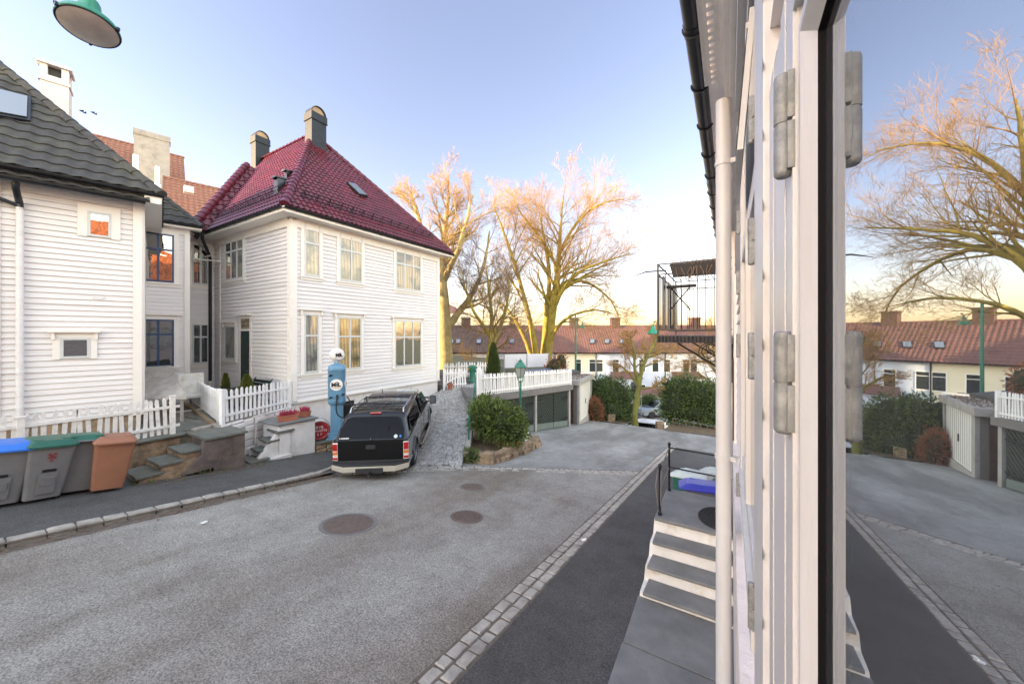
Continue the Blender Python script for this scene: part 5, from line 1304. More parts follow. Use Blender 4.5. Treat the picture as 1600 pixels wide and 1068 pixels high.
# cab
m = MB(); rings = [ring_rr(2.07,.87,.70,1.04,1.62,.10,2.13,.02), ring_rr(2.15,.88,.70,1.04,1.68,.10,2.25,.03), ring_rr(3.0,.88,.70,1.04,1.70,.10,2.75,.03), ring_rr(3.95,.87,.66,1.03,1.64,.10,3.30,.02)]
m.loft(rings); m.build('cab','cargrey',tk,world=False,smooth=True)
m = MB(); m.prism([(-.78,3.90,1.09),(.78,3.90,1.09),(.60,3.41,1.585),(-.60,3.41,1.585)],(0,.03,.03)); m.build('windscreen','carglass',tk,world=False)
for s in (-1,1):
    m = MB(); m.prism([(s*.868,2.72,1.10),(s*.872,3.68,1.10),(s*.725,3.20,1.58),(s*.72,2.78,1.60)],(s*.02,0,.0)); m.prism([(s*.868,2.25,1.12),(s*.868,2.64,1.12),(s*.72,2.70,1.60),(s*.735,2.36,1.56)],(s*.02,0,0)); m.build('side_window','carglass',tk,world=False)
    m = MB(); m.box((s*.886 if s>0 else s*.889,2.14,.55),(s*.889 if s>0 else s*.886,2.15,1.05)); m.box((s*.886 if s>0 else s*.889,2.68,.55),(s*.889 if s>0 else s*.886,2.69,1.05)); m.box((s*.886 if s>0 else s*.889,3.72,.55),(s*.889 if s>0 else s*.886,3.73,1.03)); m.build('door_gap','ink',tk,world=False)
    m = MB(); m.cbox((s*.895,2.82,.96),(.03,.16,.035)); m.cbox((s*.895,2.55,.96),(.03,.1,.035)); m.build('door_handle','chrome',tk,world=False,bevel=.005)
    m = MB(); m.chain([(s*.80,3.62,1.13),(s*1.0,3.55,1.17)],.02,6); m.chain([(s*.80,3.62,1.28),(s*1.0,3.55,1.25)],.015,6); 
    m.cbox((s*1.08,3.56,1.22),(.19,.1,.26)); m.build('mirror','plasticblk',tk,world=False,bevel=.025)
    m = MB(); m.cbox((s*1.08,3.505,1.225),(.15,.008,.21)); m.build('mirror_glass','skylight',tk,world=False)
    m = MB(); m.chain([(s*.93,1.62,.34),(s*.97,1.75,.33),(s*.97,3.55,.33),(s*.93,3.68,.36)],.05,8); m.build('running_board','chrome',tk,world=False,smooth=True)
    m = MB(); 
    for wy in (1.12,4.22):
        for k in range(12):
            a,b = R(12+156*k/12),R(12+156*(k+1)/12)
            f = lambda a,r: Vector((s*(HWT-.01),wy+r*math.cos(a),.36+r*math.sin(a)))
            m.prism([f(a,.40),f(b,.40),f(b,.46),f(a,.46)],(s*.035,0,0))
    m.build('wheel_arch','cargrey',tk,world=False)
    for wy in (1.12,4.22):
        X = Matrix.Translation((s*.775,wy,.355)) @ Matrix.Rotation(s*PI/2,4,'Y')
        m = MB(X); m.lathe([(.2,-.11),(.33,-.11),(.355,-.08),(.362,0),(.355,.08),(.33,.11),(.22,.11),(.2,.09)],36); wh = m.build('wheel','rubber',tk,world=False,smooth=True)
        m = MB(X); m.lathe([(.21,.085),(.215,.10),(.2,.105),(.19,.06),(.07,.05),(.065,.09),(.001,.095)],30)
        for k in range(6): 
            a = k*PI/3; m.cbox((.12*math.cos(a),.12*math.sin(a),.07),(.16,.05,.035),a)
        m.build('rim','carsilver',wh,world=False,smooth=True)
m = MB(); m.chain([(.45,3.0,1.70),(.45,3.0,1.76)],.006,4); m.chain([(-.35,2.6,1.7),(-.35,2.6,1.80)],.01,4); m.build('aerial','ink',tk,world=False)
m = MB(); m.chain([(.72,.9,.34),(.80,.62,.33)],.03,8); m.build('exhaust','galv',tk,world=False)
# ================================================================= garage, yard, planting
GA = Vector((-8.62,11.7,0)); GB = Vector((-7.6,18.95,0)); gd = (GB-GA).normalized(); gn = Vector((gd.y,-gd.x,0)); GL = (GB-GA).length
fg = Fac(GA.xy, gd.xy, gn.xy)
def gtop(s): return -2.47-.32*s/GL
gr = thing('garage',(-8.4,15,-5),'row of low garages with dark herringbone doors under a concrete roof slab','garage')
m = MB(); sp_=[(-.25,.12),(GL+.1,.12),(GL+.1,-4.4),(2.9,-4.4),(-.25,-.35)]; m.loft([[fg.P(a,gtop(a)+dz,o) for a,o in sp_] for dz in (-.29,-.01)]); m.build('roof_slab','concdark',gr,bevel=.01)
for a,b in ((-.1,.2),(3.88,4.02),(GL-.24,GL-.08)):
    m = MB(); m.prism([fg.P(a,-5.9,.05),fg.P(b,-5.9,.05),fg.P(b,gtop(b)-.30,.05),fg.P(a,gtop(a)-.30,.05)],-fg.n*.3); m.build('pillar','concrete',gr,bevel=.01)
m = MB(); m.prism([fg.P(0,-5.9,-.35),fg.P(GL,-5.9,-.35),fg.P(GL,gtop(GL)-.31,-.35),fg.P(0,gtop(0)-.31,-.35)],-fg.n*.1); m.build('back_wall','ink',gr)
MT['garagedoor'] = M('garage_door_paint',(.035,.046,.04),.6,var=.15,scale=3,spec=.2)
MT['doorpale'] = M('door_weatherboard',(.12,.15,.14),.6,var=.15,scale=3)
def gdoor(a,b,hs):
    z0 = lambda s: road_z(0,(GA+gd*s).y)+.03
    zt = lambda s: gtop(s)-.33
    m = MB(); m.prism([fg.P(a,z0(a),-.1),fg.P(b,z0(b),-.1),fg.P(b,zt(b),-.1),fg.P(a,zt(a),-.1)],fg.n*.05); dr = m.build('door','ink',gr)
    # diagonal boards
    m = MB(); k = -2.0; wd = b-a; H = zt((a+b)/2)-z0((a+b)/2)
    import itertools
    bm = bmesh.new()
    lo = z0(a)+.02; hi = zt(b)
    x = -H-.2
    while x < wd+H:
        # strip leaning hs
        p0 = (x, 0); p1 = (x+.135,0); p2 = (x+.135+hs*(hi-lo),(hi-lo)); p3 = (x+hs*(hi-lo),(hi-lo))
        vs = [bm.verts.new((px_,py_,0)) for px_,py_ in (p0,p1,p2,p3)]; bm.faces.new(vs); x += .19
    for co,no in (((.02,0,0),(-1,0,0)),((wd-.02,0,0),(1,0,0))): bmesh.ops.bisect_plane(bm, geom=bm.verts[:]+bm.edges[:]+bm.faces[:], plane_co=co, plane_no=no, clear_outer=True)
    bm.verts.index_update(); vv = [fg.P(a+v.co.x, lo+v.co.y-.045*0, -.05) for v in bm.verts]; ff_ = [tuple(v.index for v in f.verts) for f in bm.faces]; bm.free()
    n0 = len(vv); m.add(vv+[v+fg.n*.018 for v in vv], [tuple(i+n0 for i in f) for f in ff_]+[ (f[i],f[(i+1)%len(f)],f[(i+1)%len(f)]+n0,f[i]+n0) for f in ff_ for i in range(len(f))])
    m.build('herringbone','garagedoor',dr)
    m = MB(); m.prism([fg.P(a+.01,z0(a),-.05),fg.P(b-.01,z0(b),-.05),fg.P(b-.01,z0(b)+.3,-.05),fg.P(a+.01,z0(a)+.3,-.05)],fg.n*.03); m.build('kick_board','doorpale',dr)
    m = MB(); s_ = b if hs > 0 else a; sg = -1 if hs > 0 else 1
    for zz in (z0(s_)+.50, zt(s_)-.35):
        for q in (0,):
            base = s_
            pts = [fg.P(base+sg*t*.62, zz+0*t, -.015) for t in (0,.5,1)]; m.chain(pts,.022,5)
            for c in (.22,.45): 
                for up in (-1,1): m.chain([fg.P(base+sg*(c+.10*math.cos(a_)),zz+up*(.05+.055*math.sin(a_)),-.015) for a_ in [k*PI/5 for k in range(10)]],.013,4)
    m.build('strap_hinge','ink',dr)
for a,b,hs in ((.25,2.0,-1),(2.02,3.85,1),(4.05,5.6,-1),(5.63,GL-.27,1)): gdoor(a,b,hs)
m = MB(); m.cbox(fg.P(5.75,-3.9,-.01),(.05,.05,.09)); m.build('handle','chrome',gr)
fence('picket_fence','long white picket fence standing on the concrete garage roof',fg.P(-.05,gtop(0)+.0,.02),fg.P(GL-.02,gtop(GL)+.0,.02),.87,.117,.068,'fence2',posts=[(.0,.93),(.995,.87)],seed=6,rails=(.16,.8))
# shed
sd = thing('shed',(-7.9,21.5,-5.2),'concrete box shed with white boarded doors at the end of the garages','shed')
SA = Vector((-7.62,20.0,0)); SB = Vector((-7.95,23.3,0)); fsd = Fac(SA.xy,(SB-SA).normalized().xy,Vector(((SB-SA).y,-(SB-SA).x)).normalized())
SL = (SB-SA).length
m = MB(); m.prism([fsd.P(0,-6.2,0),fsd.P(SL,-6.2,0),fsd.P(SL,-6.2,-2.5),fsd.P(0,-6.2,-2.5)],UP*(6.2-2.98)); m.build('wall','concdark',sd)
m = MB(); m.prism([fsd.P(-.25,-2.95,.22),fsd.P(SL+.12,-2.95,.22),fsd.P(SL+.12,-2.95,-2.6),fsd.P(-.25,-2.95,-2.6)],UP*.30); m.build('roof_slab','concrete',sd,bevel=.02)
m = MB(); fsd.slab(m,.02,.32,-6,-2.96,0,.12); fsd.slab(m,SL-.12,SL+.02,-6,-2.96,0,.12); fsd.slab(m,.32,SL-.12,-6,-5.18,0,.115); m.build('pier','concrete',sd,bevel=.01)
m = MB(); fsd.slab(m,.34,SL-.14,-5.17,-2.97,0,.05); ddr = m.build('door','milwhite',sd)
m = MB(); k = .34
while k < SL-.2: fsd.slab(m,k,k+.02,-5.1,-3.0,.05,.055); k += .21
m.build('board_joint','concrete',ddr)
m = MB(); fsd.slab(m,1.75,1.78,-4.3,-4.0,.055,.09); m.build('handle','ink',ddr)
m = MB(); m.prism([fsd.P(-.01,-5.8,-.2),fsd.P(-.01,-3.0,-.2),fsd.P(-.01,-3.0,-2.3),fsd.P(-.01,-5.8,-2.3)],fsd.d*-.05); m.build('side_boards','brownwood',sd)
m = MB(); r = random.Random(8)
for i in range(700):
    p = fsd.P(r.uniform(0,SL), -2.645, r.uniform(-2.4,.1)); q = p+Vector((r.uniform(-.08,.08),r.uniform(-.08,.08),r.uniform(.01,.07))); m.chain([p,q],.012,3)
tag(m.build('dead_leaves','twigdark'),'dead leaves and moss lying on top of the concrete shed','litter',kind='stuff')
# gate, pot, railing
gt = fence('gate','open white picket gate at the far corner of the red roofed house',(-11.95,13.42,-2.66),(-11.1,14.1,-2.60),.95,.125,.075,'fence2',posts=[(0,.95)],seed=11,cat='gate',rails=(.18,.78))
m = MB(); a = Vector((-11.95,13.42,-2.66))+UP*.17; b = Vector((-11.1,14.1,-2.6))+UP*.74; n_=Vector((-.6,.8,0)); m.obox(a-n_*-.03,(b-a),n_*.02,UP*.07); m.build('brace','fence2',gt)
pt = thing('flower_pot',tuple(W(703,615,17.6)+UP*.0),'small terracotta pot standing in front of the white gate','flower pot'); pt.location.z = -2.68
m = MB(); m.lathe([(.09,0),(.13,.22),(.15,.22),(.15,.28),(.12,.28),(.11,.2),(.001,.2)],16); m.build('pot','terracotta',pt,world=False,smooth=True)
m = MB(); r=random.Random(2)
for i in range(40): 
    d=Vector((r.uniform(-1,1),r.uniform(-1,1),r.uniform(.6,1.6)))*.09; m.chain([(0,0,.22),d+Vector((0,0,.22))],.006,3)
m.build('plant','twigdark',pt,world=False)
m = MB(); p = W(749,615,15.0); p.z=-2.55; m.box((p.x-.08,p.y-.08,-2.6),(p.x+.08,p.y+.08,-1.48)); m.prism([(p.x-.1,p.y-.1,-1.48),(p.x+.1,p.y-.1,-1.48),(p.x+.1,p.y+.1,-1.48),(p.x-.1,p.y+.1,-1.48)],UP*.04); m.lathe([(.07,-1.44),(.05,-1.38),(.001,-1.35)],8,(p.x,p.y,0))
tag(m.build('gate_post','fence2'),'stout white gate post at the near end of the garage roof fence','post')
rg = thing('handrail',(-7.8,10.2,-3.4),'green painted metal handrail stepping up the side of the cobbled ramp','railing')
m = MB(); pr = MB()
TP = [1.6,3.0,4.1,5.2,6.6]
tops=[]
for t_ in TP:
    q = RP0+HD*t_+HP*.08; z = ramp_z((q-HP*.1).x,(q-HP*.1).y)+.02
    m.chain([(q.x,q.y,z-.1),(q.x,q.y,z+.72)],.026,8); tops.append(Vector((q.x,q.y,z+.72)))
m.build('post','railgreen',rg)
m = MB()
for i in range(len(tops)-1): m.chain([tops[i],tops[i+1]],.026,8); m.chain([tops[i]-UP*.36,tops[i+1]-UP*.36],.018,6)
m.build('rail','railgreen',rg)
# planting bed
bp_ = [(-6.95,8.8),(-6.32,8.98),(-6.22,9.4),(-6.3,11.0),(-6.55,12.75),(-7.2,12.9),(-8.35,12.6),(-8.5,11.6),(-8.3,10.75)]
m = clip_sheet([(-6.95,8.85),(-6.4,9.0),(-6.35,11.0),(-6.6,12.7),(-8.4,12.6),(-8.5,11.0)], lambda x,y: road_z(x,y)+.22+.12*noise.noise(Vector((x*1.3,y*1.3,0)))+.12*max(0,-(x+7)), res=.12)
tag(m.build('planting_bed','earth',smooth=True),'bare soil and moss bed under the rhododendron','flower bed')
m = MB(); rr = random.Random(21)
ln = [(-6.9,8.72),(-6.32,8.95),(-6.18,9.6),(-6.22,11.0),(-6.45,12.5),(-6.7,13.0)]
for i in range(len(ln)-1):
    a = Vector((*ln[i],0)); b = Vector((*ln[i+1],0)); d=(b-a); L=d.length; d.normalize(); s=0
    while s < L:
        l = rr.uniform(.2,.42); c = a+d*(s+l/2); h = rr.uniform(.26,.36)
        stone(m,(c.x,c.y,road_z(c.x,c.y)+h),d,Vector((-d.y,d.x,0)),l*.97,rr.uniform(.2,.3),h+.1,rr)
        if rr.random()<.8: stone(m,(c.x+.06,c.y,road_z(c.x,c.y)+h*.5),d,Vector((-d.y,d.x,0)),l*.9,.3,h,rr)
        s += l
tag(m.build('bed_edging','stonewall',smooth=True),'low rough stone edging around the rhododendron bed','edging')
# letter box by bed
q = W(817,688,13.6); q.z = road_z(q.x,q.y); lb = thing('grit_box',tuple(q),'small white utility box on a post behind the rhododendron','utility box')
m = MB(); m.box((-.17,-.13,.0),(.17,.13,.52)); m.box((-.19,-.15,.521),(.19,.15,.56)); m.build('box','milwhite',lb,world=False,bevel=.01,)
m = MB(); m.box((-.1,-.14,.28),(.1,-.131,.34)); m.build('slot','ink',lb,world=False)
# lamp post
q = W(813,690,14.0); q.z = road_z(q.x,q.y)
lp = thing('lamp_post',tuple(q),'old green lamp post with a glass lantern rising from the rhododendron bed','street lamp'); H=.15
m = MB(); m.lathe([(.11,0),(.11,.25),(.075,.3),(.07,.9),(.055,1.0),(.05,1.02),(.045,2.15),(.06,2.18),(.045,2.22),(.035,2.45),(.05,2.48)],14); m.chain([(-.2,0,2.02),(.2,0,2.02)],.015,6); m.build('post','railgreen',lp,world=False,smooth=True)
m = MB()
for k in range(6):
    a = k*PI/3; c_,s_ = math.cos(a),math.sin(a); m.chain([(.05*c_,.05*s_,2.42),(.12*c_,.12*s_,2.56),(.14*c_,.14*s_,2.62),(.23*c_,.23*s_,3.02)],.011,5)
m.lathe([(.14,2.6),(.15,2.63),(.13,2.64)],6); m.lathe([(.25,3.0),(.26,3.03),(.21,3.1),(.16,3.16),(.08,3.22),(.09,3.26),(.03,3.3),(.001,3.36)],6); m.build('lantern_frame','railgreen',lp,world=False)
MT['lantern'] = glassm('lantern_glass',(.35,.35,.32),wav=.02,ior=1.5)
m = MB(); m.lathe([(.13,2.62),(.222,3.0),(.2,3.0),(.12,2.63)],6); m.build('lantern_glass','lantern',lp,world=False)
# yard fences and things
q0 = W(694,592,20.5); q1 = W(768,592,21.5); q0.z=q1.z=YARD+.02
fence('picket_fence','white picket fence across the back of the upper yard behind the green pillar box',q0,q1,.85,.16,.09,'fence2',posts=[(.3,.85),(1,.85)],seed=13)
q = W(738,597,18.9); q.z = YARD
pbx = thing('pillar_box',tuple(q),'small dark green cast iron pillar box with a gold emblem in the upper yard','post box')
m = MB(); m.lathe([(.2,0),(.2,.08),(.17,.1),(.15,.14),(.15,.5),(.17,.56),(.2,.6),(.2,.74),(.22,.78),(.22,.82),(.16,.87),(.001,.9)],20); m.box((-.26,-.06,.62),(.26,.06,.74)); m.build('body','railgreen',pbx,world=False,smooth=True)
MT['gold']=M('gold_emblem',(.6,.38,.08),.4,metal=.6,var=.1)
m = MB(Matrix.Rotation(R(-28),4,'Z')); m.cbox((.0,-.205,.67),(.1,.02,.12)); m.cbox((0,-.205,.75),(.14,.02,.03)); m.build('emblem','gold',pbx,world=False)
m = MB(); q0=W(788,578,22.5); q1=W(857,576,23.5); 
for q in (q0,q1): q.z=YARD
m.obox(q0+UP*.4,q1-q0,Vector((0,.03,0)),UP*.85); fp = thing('glass_screen',tuple(q0),'milky glass wind screen in the upper yard in front of the big mossy tree','screen'); m.build('panel','frost',fp)
for k in (0,.5,1):
    m = MB(); m.chain([q0+(q1-q0)*k,q0+(q1-q0)*k+UP*1.3],.03,6); m.build('post','galv',fp)
m = MB(); q0=W(818,585,19.5); q1=W(862,580,20.5); m.obox(Vector((q0.x,q0.y,-2.05)),Vector((q1.x-q0.x,q1.y-q0.y,0)),Vector((-.5,.9,0)),UP*.05); 
for k in (.05,.95): p=q0+(q1-q0)*k; m.box((p.x-.03,p.y-.03,YARD),(p.x+.03,p.y+.03,-2.05)); p+=Vector((-.45,.85,0)); m.box((p.x-.03,p.y-.03,YARD),(p.x+.03,p.y+.03,-2.05))
tag(m.build('garden_table','blue'),'low slate blue garden table behind the garage roof fence','table')

# ---- plants
def leafcloud(mb, blobs, n, size, r, flat=.5, droop=0.0):
    tot = sum(b[1][0]*b[1][1]*b[1][2] for b in blobs)
    for c, rad in blobs:
        k = int(n*rad[0]*rad[1]*rad[2]/tot)
        for i in range(k):
            d = Vector((r.gauss(0,1),r.gauss(0,1),r.gauss(0,1))).normalized(); q = r.uniform(.72,1.04) if r.random()<.9 else r.uniform(1.0,1.2)
            nz = 1+.38*noise.noise(Vector((d.x*2.3+c[0],d.y*2.3+c[1],d.z*2.3)))
            p = Vector(c)+Vector((d.x*rad[0],d.y*rad[1],d.z*rad[2]))*q*nz
            out = (d+Vector((r.uniform(-.7,.7),r.uniform(-.7,.7),r.uniform(-.4,.8)))).normalized()
            sd = out.cross(Vector((r.uniform(-1,1),r.uniform(-1,1),r.uniform(-.3,.3)))).normalized(); nn = out.cross(sd)
            L = size*r.uniform(.6,1.3); w_ = L*.17
            a = p; b1 = p+out*L*.5+sd*w_-nn*w_*.25; b2 = p+out*L*.5-sd*w_-nn*w_*.25; e = p+out*L-UP*L*.15*droop; mid = p+out*L*.5+nn*w_*.25
            mb.add([a,b1,e,b2,mid],[(0,1,4),(1,2,4),(2,3,4),(3,0,4)])
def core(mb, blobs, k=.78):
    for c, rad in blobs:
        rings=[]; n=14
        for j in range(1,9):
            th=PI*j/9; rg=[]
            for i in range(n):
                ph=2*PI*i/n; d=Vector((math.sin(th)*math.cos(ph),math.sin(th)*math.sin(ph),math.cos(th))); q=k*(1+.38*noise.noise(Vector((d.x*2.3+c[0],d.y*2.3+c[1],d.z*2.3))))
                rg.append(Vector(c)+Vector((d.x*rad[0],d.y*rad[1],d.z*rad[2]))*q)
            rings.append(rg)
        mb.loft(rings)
def bush(name,label,cat,blobs,n,size,mat,seed,group=None,stems=6,ground=None):
    c0 = blobs[0][0]; gz = ground if ground is not None else min(c[2]-rd[2] for c,rd in blobs)
    t = thing(name,(c0[0],c0[1],gz),label,cat,group); r = random.Random(seed)
    m = MB(); leafcloud(m,blobs,n,size,r); m.build('foliage',mat,t)
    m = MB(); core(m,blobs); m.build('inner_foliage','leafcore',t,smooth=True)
    m = MB()
    for i in range(stems):
        c,rd = blobs[i%len(blobs)]; b = Vector((c[0]+r.uniform(-.3,.3)*rd[0],c[1]+r.uniform(-.3,.3)*rd[1],gz-.1)); e = Vector(c)+Vector((r.uniform(-.6,.6)*rd[0],r.uniform(-.6,.6)*rd[1],rd[2]*.2))
        m.chain([b,(b+e)/2+Vector((r.uniform(-.1,.1),r.uniform(-.1,.1),0)),e],[.04,.03,.015],5)
    m.build('stem','twigdark',t)
    return t
g0 = road_z(0,11.3)
def at(px,py,D): return tuple(W(px,py,D))
bush('rhododendron','large rhododendron bush in the stone edged bed beside the ramp','bush',[(at(762,652,12.6),(.62,.6,.62)),(at(787,660,12.3),(.62,.6,.6)),(at(804,672,12.2),(.4,.45,.5)),(at(757,640,13.1),(.45,.45,.45)),(at(780,640,13.2),(.4,.4,.35))],5200,.15,'leafdark',31,stems=14,ground=g0+.3)
def wz(px,py,D,g): v=W(px,py,D); return (v.x,v.y,v.z)
bush('laurel_hedge','tall dark hedge left of the mossy street tree beside the shed','hedge',[(at(941,612,25),(1.1,1.2,1.1)),(at(960,622,24.8),(1.3,1.2,1.4)),(at(952,642,24.3),(1.3,1.0,1.0)),(at(973,640,24.6),(.75,.8,1.0)),(at(940,630,24.6),(.9,1,1.2))],7500,.2,'leafhedge',32,ground=-5.9)
bush('laurel_hedge','broad dark hedge behind the thin wire fence right of the street tree','hedge',[(at(1062,612,25),(1.4,1.2,1.15)),(at(1078,625,24.6),(1.5,1.2,1.5)),(at(1054,635,24.4),(1.0,1.0,1.3)),(at(1100,622,24),(1.4,1.2,1.3)),(at(1120,632,23.5),(1.5,1.2,1.4)),(at(1090,645,23.8),(2.0,.9,.7))],11000,.2,'leafhedge',33,ground=-6.1)
bush('red_shrub','rusty brown leafless shrub squeezed between the shed and the hedge','bush',[(at(929,642,23.6),(.55,.5,.85))],3500,.1,'redtwig',34,ground=-5.5)
bush('clipped_shrub','small round green shrub in the row house front garden by the silver car','bush',[(at(1014,627,38),(.75,.7,.7)),(at(1010,632,38),(.6,.6,.5))],2000,.2,'leafhedge',35,ground=-8.3)
bush('olive_shrub','thin yellowish shrub behind the garage roof fence','bush',[(at(868,572,22.5),(.5,.5,.6)),(at(877,565,22.5),(.35,.35,.6)),(at(860,575,22.5),(.35,.4,.4))],900,.13,'redtwig',36,ground=YARD)
bush('small_shrub','small dark shrub at the front corner of the stone edged bed','bush',[(at(738,712,10.9),(.22,.22,.2)),(at(731,708,11.1),(.16,.16,.16))],700,.08,'leafdark',37,ground=road_z(0,9))
# conifers
def conifer(name,label,base,h,rad,mat,seed,n=2600,pot=False,group=None):
    t = thing(name,base,label,'conifer',group); r=random.Random(seed); m=MB(); b=Vector(base)
    if pot: b = b+UP*.0
    for i in range(n):
        z=r.random()**.8; w_=rad*(1-z)**.62*(.35+.65*min(1,z*5+.4)); a=r.uniform(0,2*PI); w_*=1+.18*math.sin(a*5+z*9)
        q=w_*r.uniform(.55,1.02); p=b+Vector((q*math.cos(a),q*math.sin(a),z*h)); L=.055*(h+.6)*r.uniform(.5,1.2); o=Vector((math.cos(a)*.6,math.sin(a)*.6,1)).normalized()
        sd=o.cross(UP).normalized()*L*.22; m.add([p-sd,p+sd,p+o*L],[(0,1,2)]); s2=o.cross(sd).normalized()*L*.22; m.add([p-s2,p+s2,p+o*L],[(0,1,2)])
    m.build('foliage',mat,t); m=MB(); rg=[]
    for j in range(9):
        z=j/8; w_=.72*rad*(1-z)**.62+.005; rg.append([b+Vector((w_*math.cos(k*PI/5),w_*math.sin(k*PI/5),z*h*.97)) for k in range(10)])
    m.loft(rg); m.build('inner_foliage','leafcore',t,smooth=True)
    return t
b_=W(771,586,20); b_.z=YARD; conifer('conifer','dark conical conifer in the upper yard behind the garage roof fence',tuple(b_),W(771,537,20).z-YARD,.42,'conifer',41,3600)
b_=W(352.5,612,12.3); b_.z=TZ+.1; conifer('potted_conifer','slim pointed conifer nearest the narrow side window',tuple(b_),.92,.17,'conifery',42,1500,group='dwarf conifers behind the white fence')
b_=W(385.5,612,11.6); b_.z=TZ+.1; conifer('potted_conifer','fuller yellow green conifer in front of the green door',tuple(b_),.95,.28,'conifery',43,2400,group='dwarf conifers behind the white fence')
# ground cover bits: dry twigs in bed, grass at kerbs
m=MB(); r=random.Random(51)
for i in range(220):
    p=Vector(W(795+r.uniform(-9,9),690+r.uniform(-4,4),12.1)); p.z=road_z(p.x,p.y)+.25; a=r.uniform(0,2*PI); L=r.uniform(.25,.6); d=Vector((math.cos(a)*.6,math.sin(a)*.6,r.uniform(.3,1))).normalized()
    m.chain([p,p+d*L*.5,p+d*L+Vector((0,0,-.08))],[.007,.006,.003],3)
tag(m.build('dry_shrub','twig'),'dry brown leafless twigs in front of the rhododendron','bush')
MT['weed']=M('weed_green',(.14,.17,.04),.8,var=.4,scale=9)
m=MB()
def tuft(p,n,L):
    for i in range(n):
        a=r.uniform(0,2*PI); d=Vector((math.cos(a),math.sin(a),r.uniform(.6,2))).normalized()*L*r.uniform(.5,1); s=Vector((-d.y,d.x,0)).normalized()*.006; m.add([p-s,p+s,p+d],[(0,1,2)])
for i in range(120):
    y=r.uniform(-.6,2.6) if i<40 else r.uniform(2.2,6); x=-8.62 if i<20 else (-11.1 if i<60 else -10.1-.05*r.random())
    if i>=20 or y<.4: tuft(Vector((x+r.uniform(-.05,.05),y,road_z(0,y)+.1)),6,.07)
for i in range(60): tuft(Vector((-8.45+r.uniform(-.15,.1),r.uniform(.15,.55),road_z(0,.4)+.06)),9,.09)
tag(m.build('weeds','weed'),'small weeds and grass tufts in the gaps along the left pavement','weeds',kind='stuff')
m=MB(); 
for i in range(900):
    k=r.random(); 
    if k<.4: y=r.uniform(-1,6); x=-8.3+abs(r.gauss(0,.12))
    elif k<.7: y=r.uniform(2.3,4.6); x=-10.0+r.gauss(0,.12)
    else: x=r.uniform(-4.5,0); y=22.2+r.gauss(0,.35)
    z=road_z(x,y)+(.092 if x<-8.6 else .022); m.cbox((x,y,z+.004),(r.uniform(.01,.04),r.uniform(.01,.03),.004),r.uniform(0,3),r.uniform(-.3,.3))
tag(m.build('dead_leaves','twigdark'),'scattered brown leaf crumbs along the kerbs and the hedge foot','litter',kind='stuff')
# wire fence at right hedge + planters at hedge gap
wf = thing('wire_fence',(-2.5,22.6,-5.5),'thin rusty wire fence at the foot of the right hedge','fence'); m=MB(); r=random.Random(3)
for k in range(8): 
    p=W(1050+k*11,664,23.0-.1*k); z=road_z(p.x,p.y)-.05; m.chain([(p.x,p.y,z),(p.x+.02,p.y,z+.75)],.022,5)
m.build('post','twigdark',wf); m=MB()
for zz in (.2,.45,.7):
    pa=W(1050,664,23.0); pb_=W(1127,664,22.3); m.chain([(pa.x,pa.y,road_z(0,pa.y)+zz),(pb_.x,pb_.y,road_z(0,pb_.y)+zz)],.007,3)
m.build('wire','galv',wf)
for px,lab in ((955,'square stone block at the foot of the left hedge'),(1031,'square stone block at the foot of the right hedge')):
    p=W(px,662,23.6); z=road_z(p.x,p.y); m=MB(); m.cbox((p.x,p.y,z+.2),(.45,.4,.55),.5); tag(m.build('stone_block','stonewall',bevel=.03),lab,'stone block')

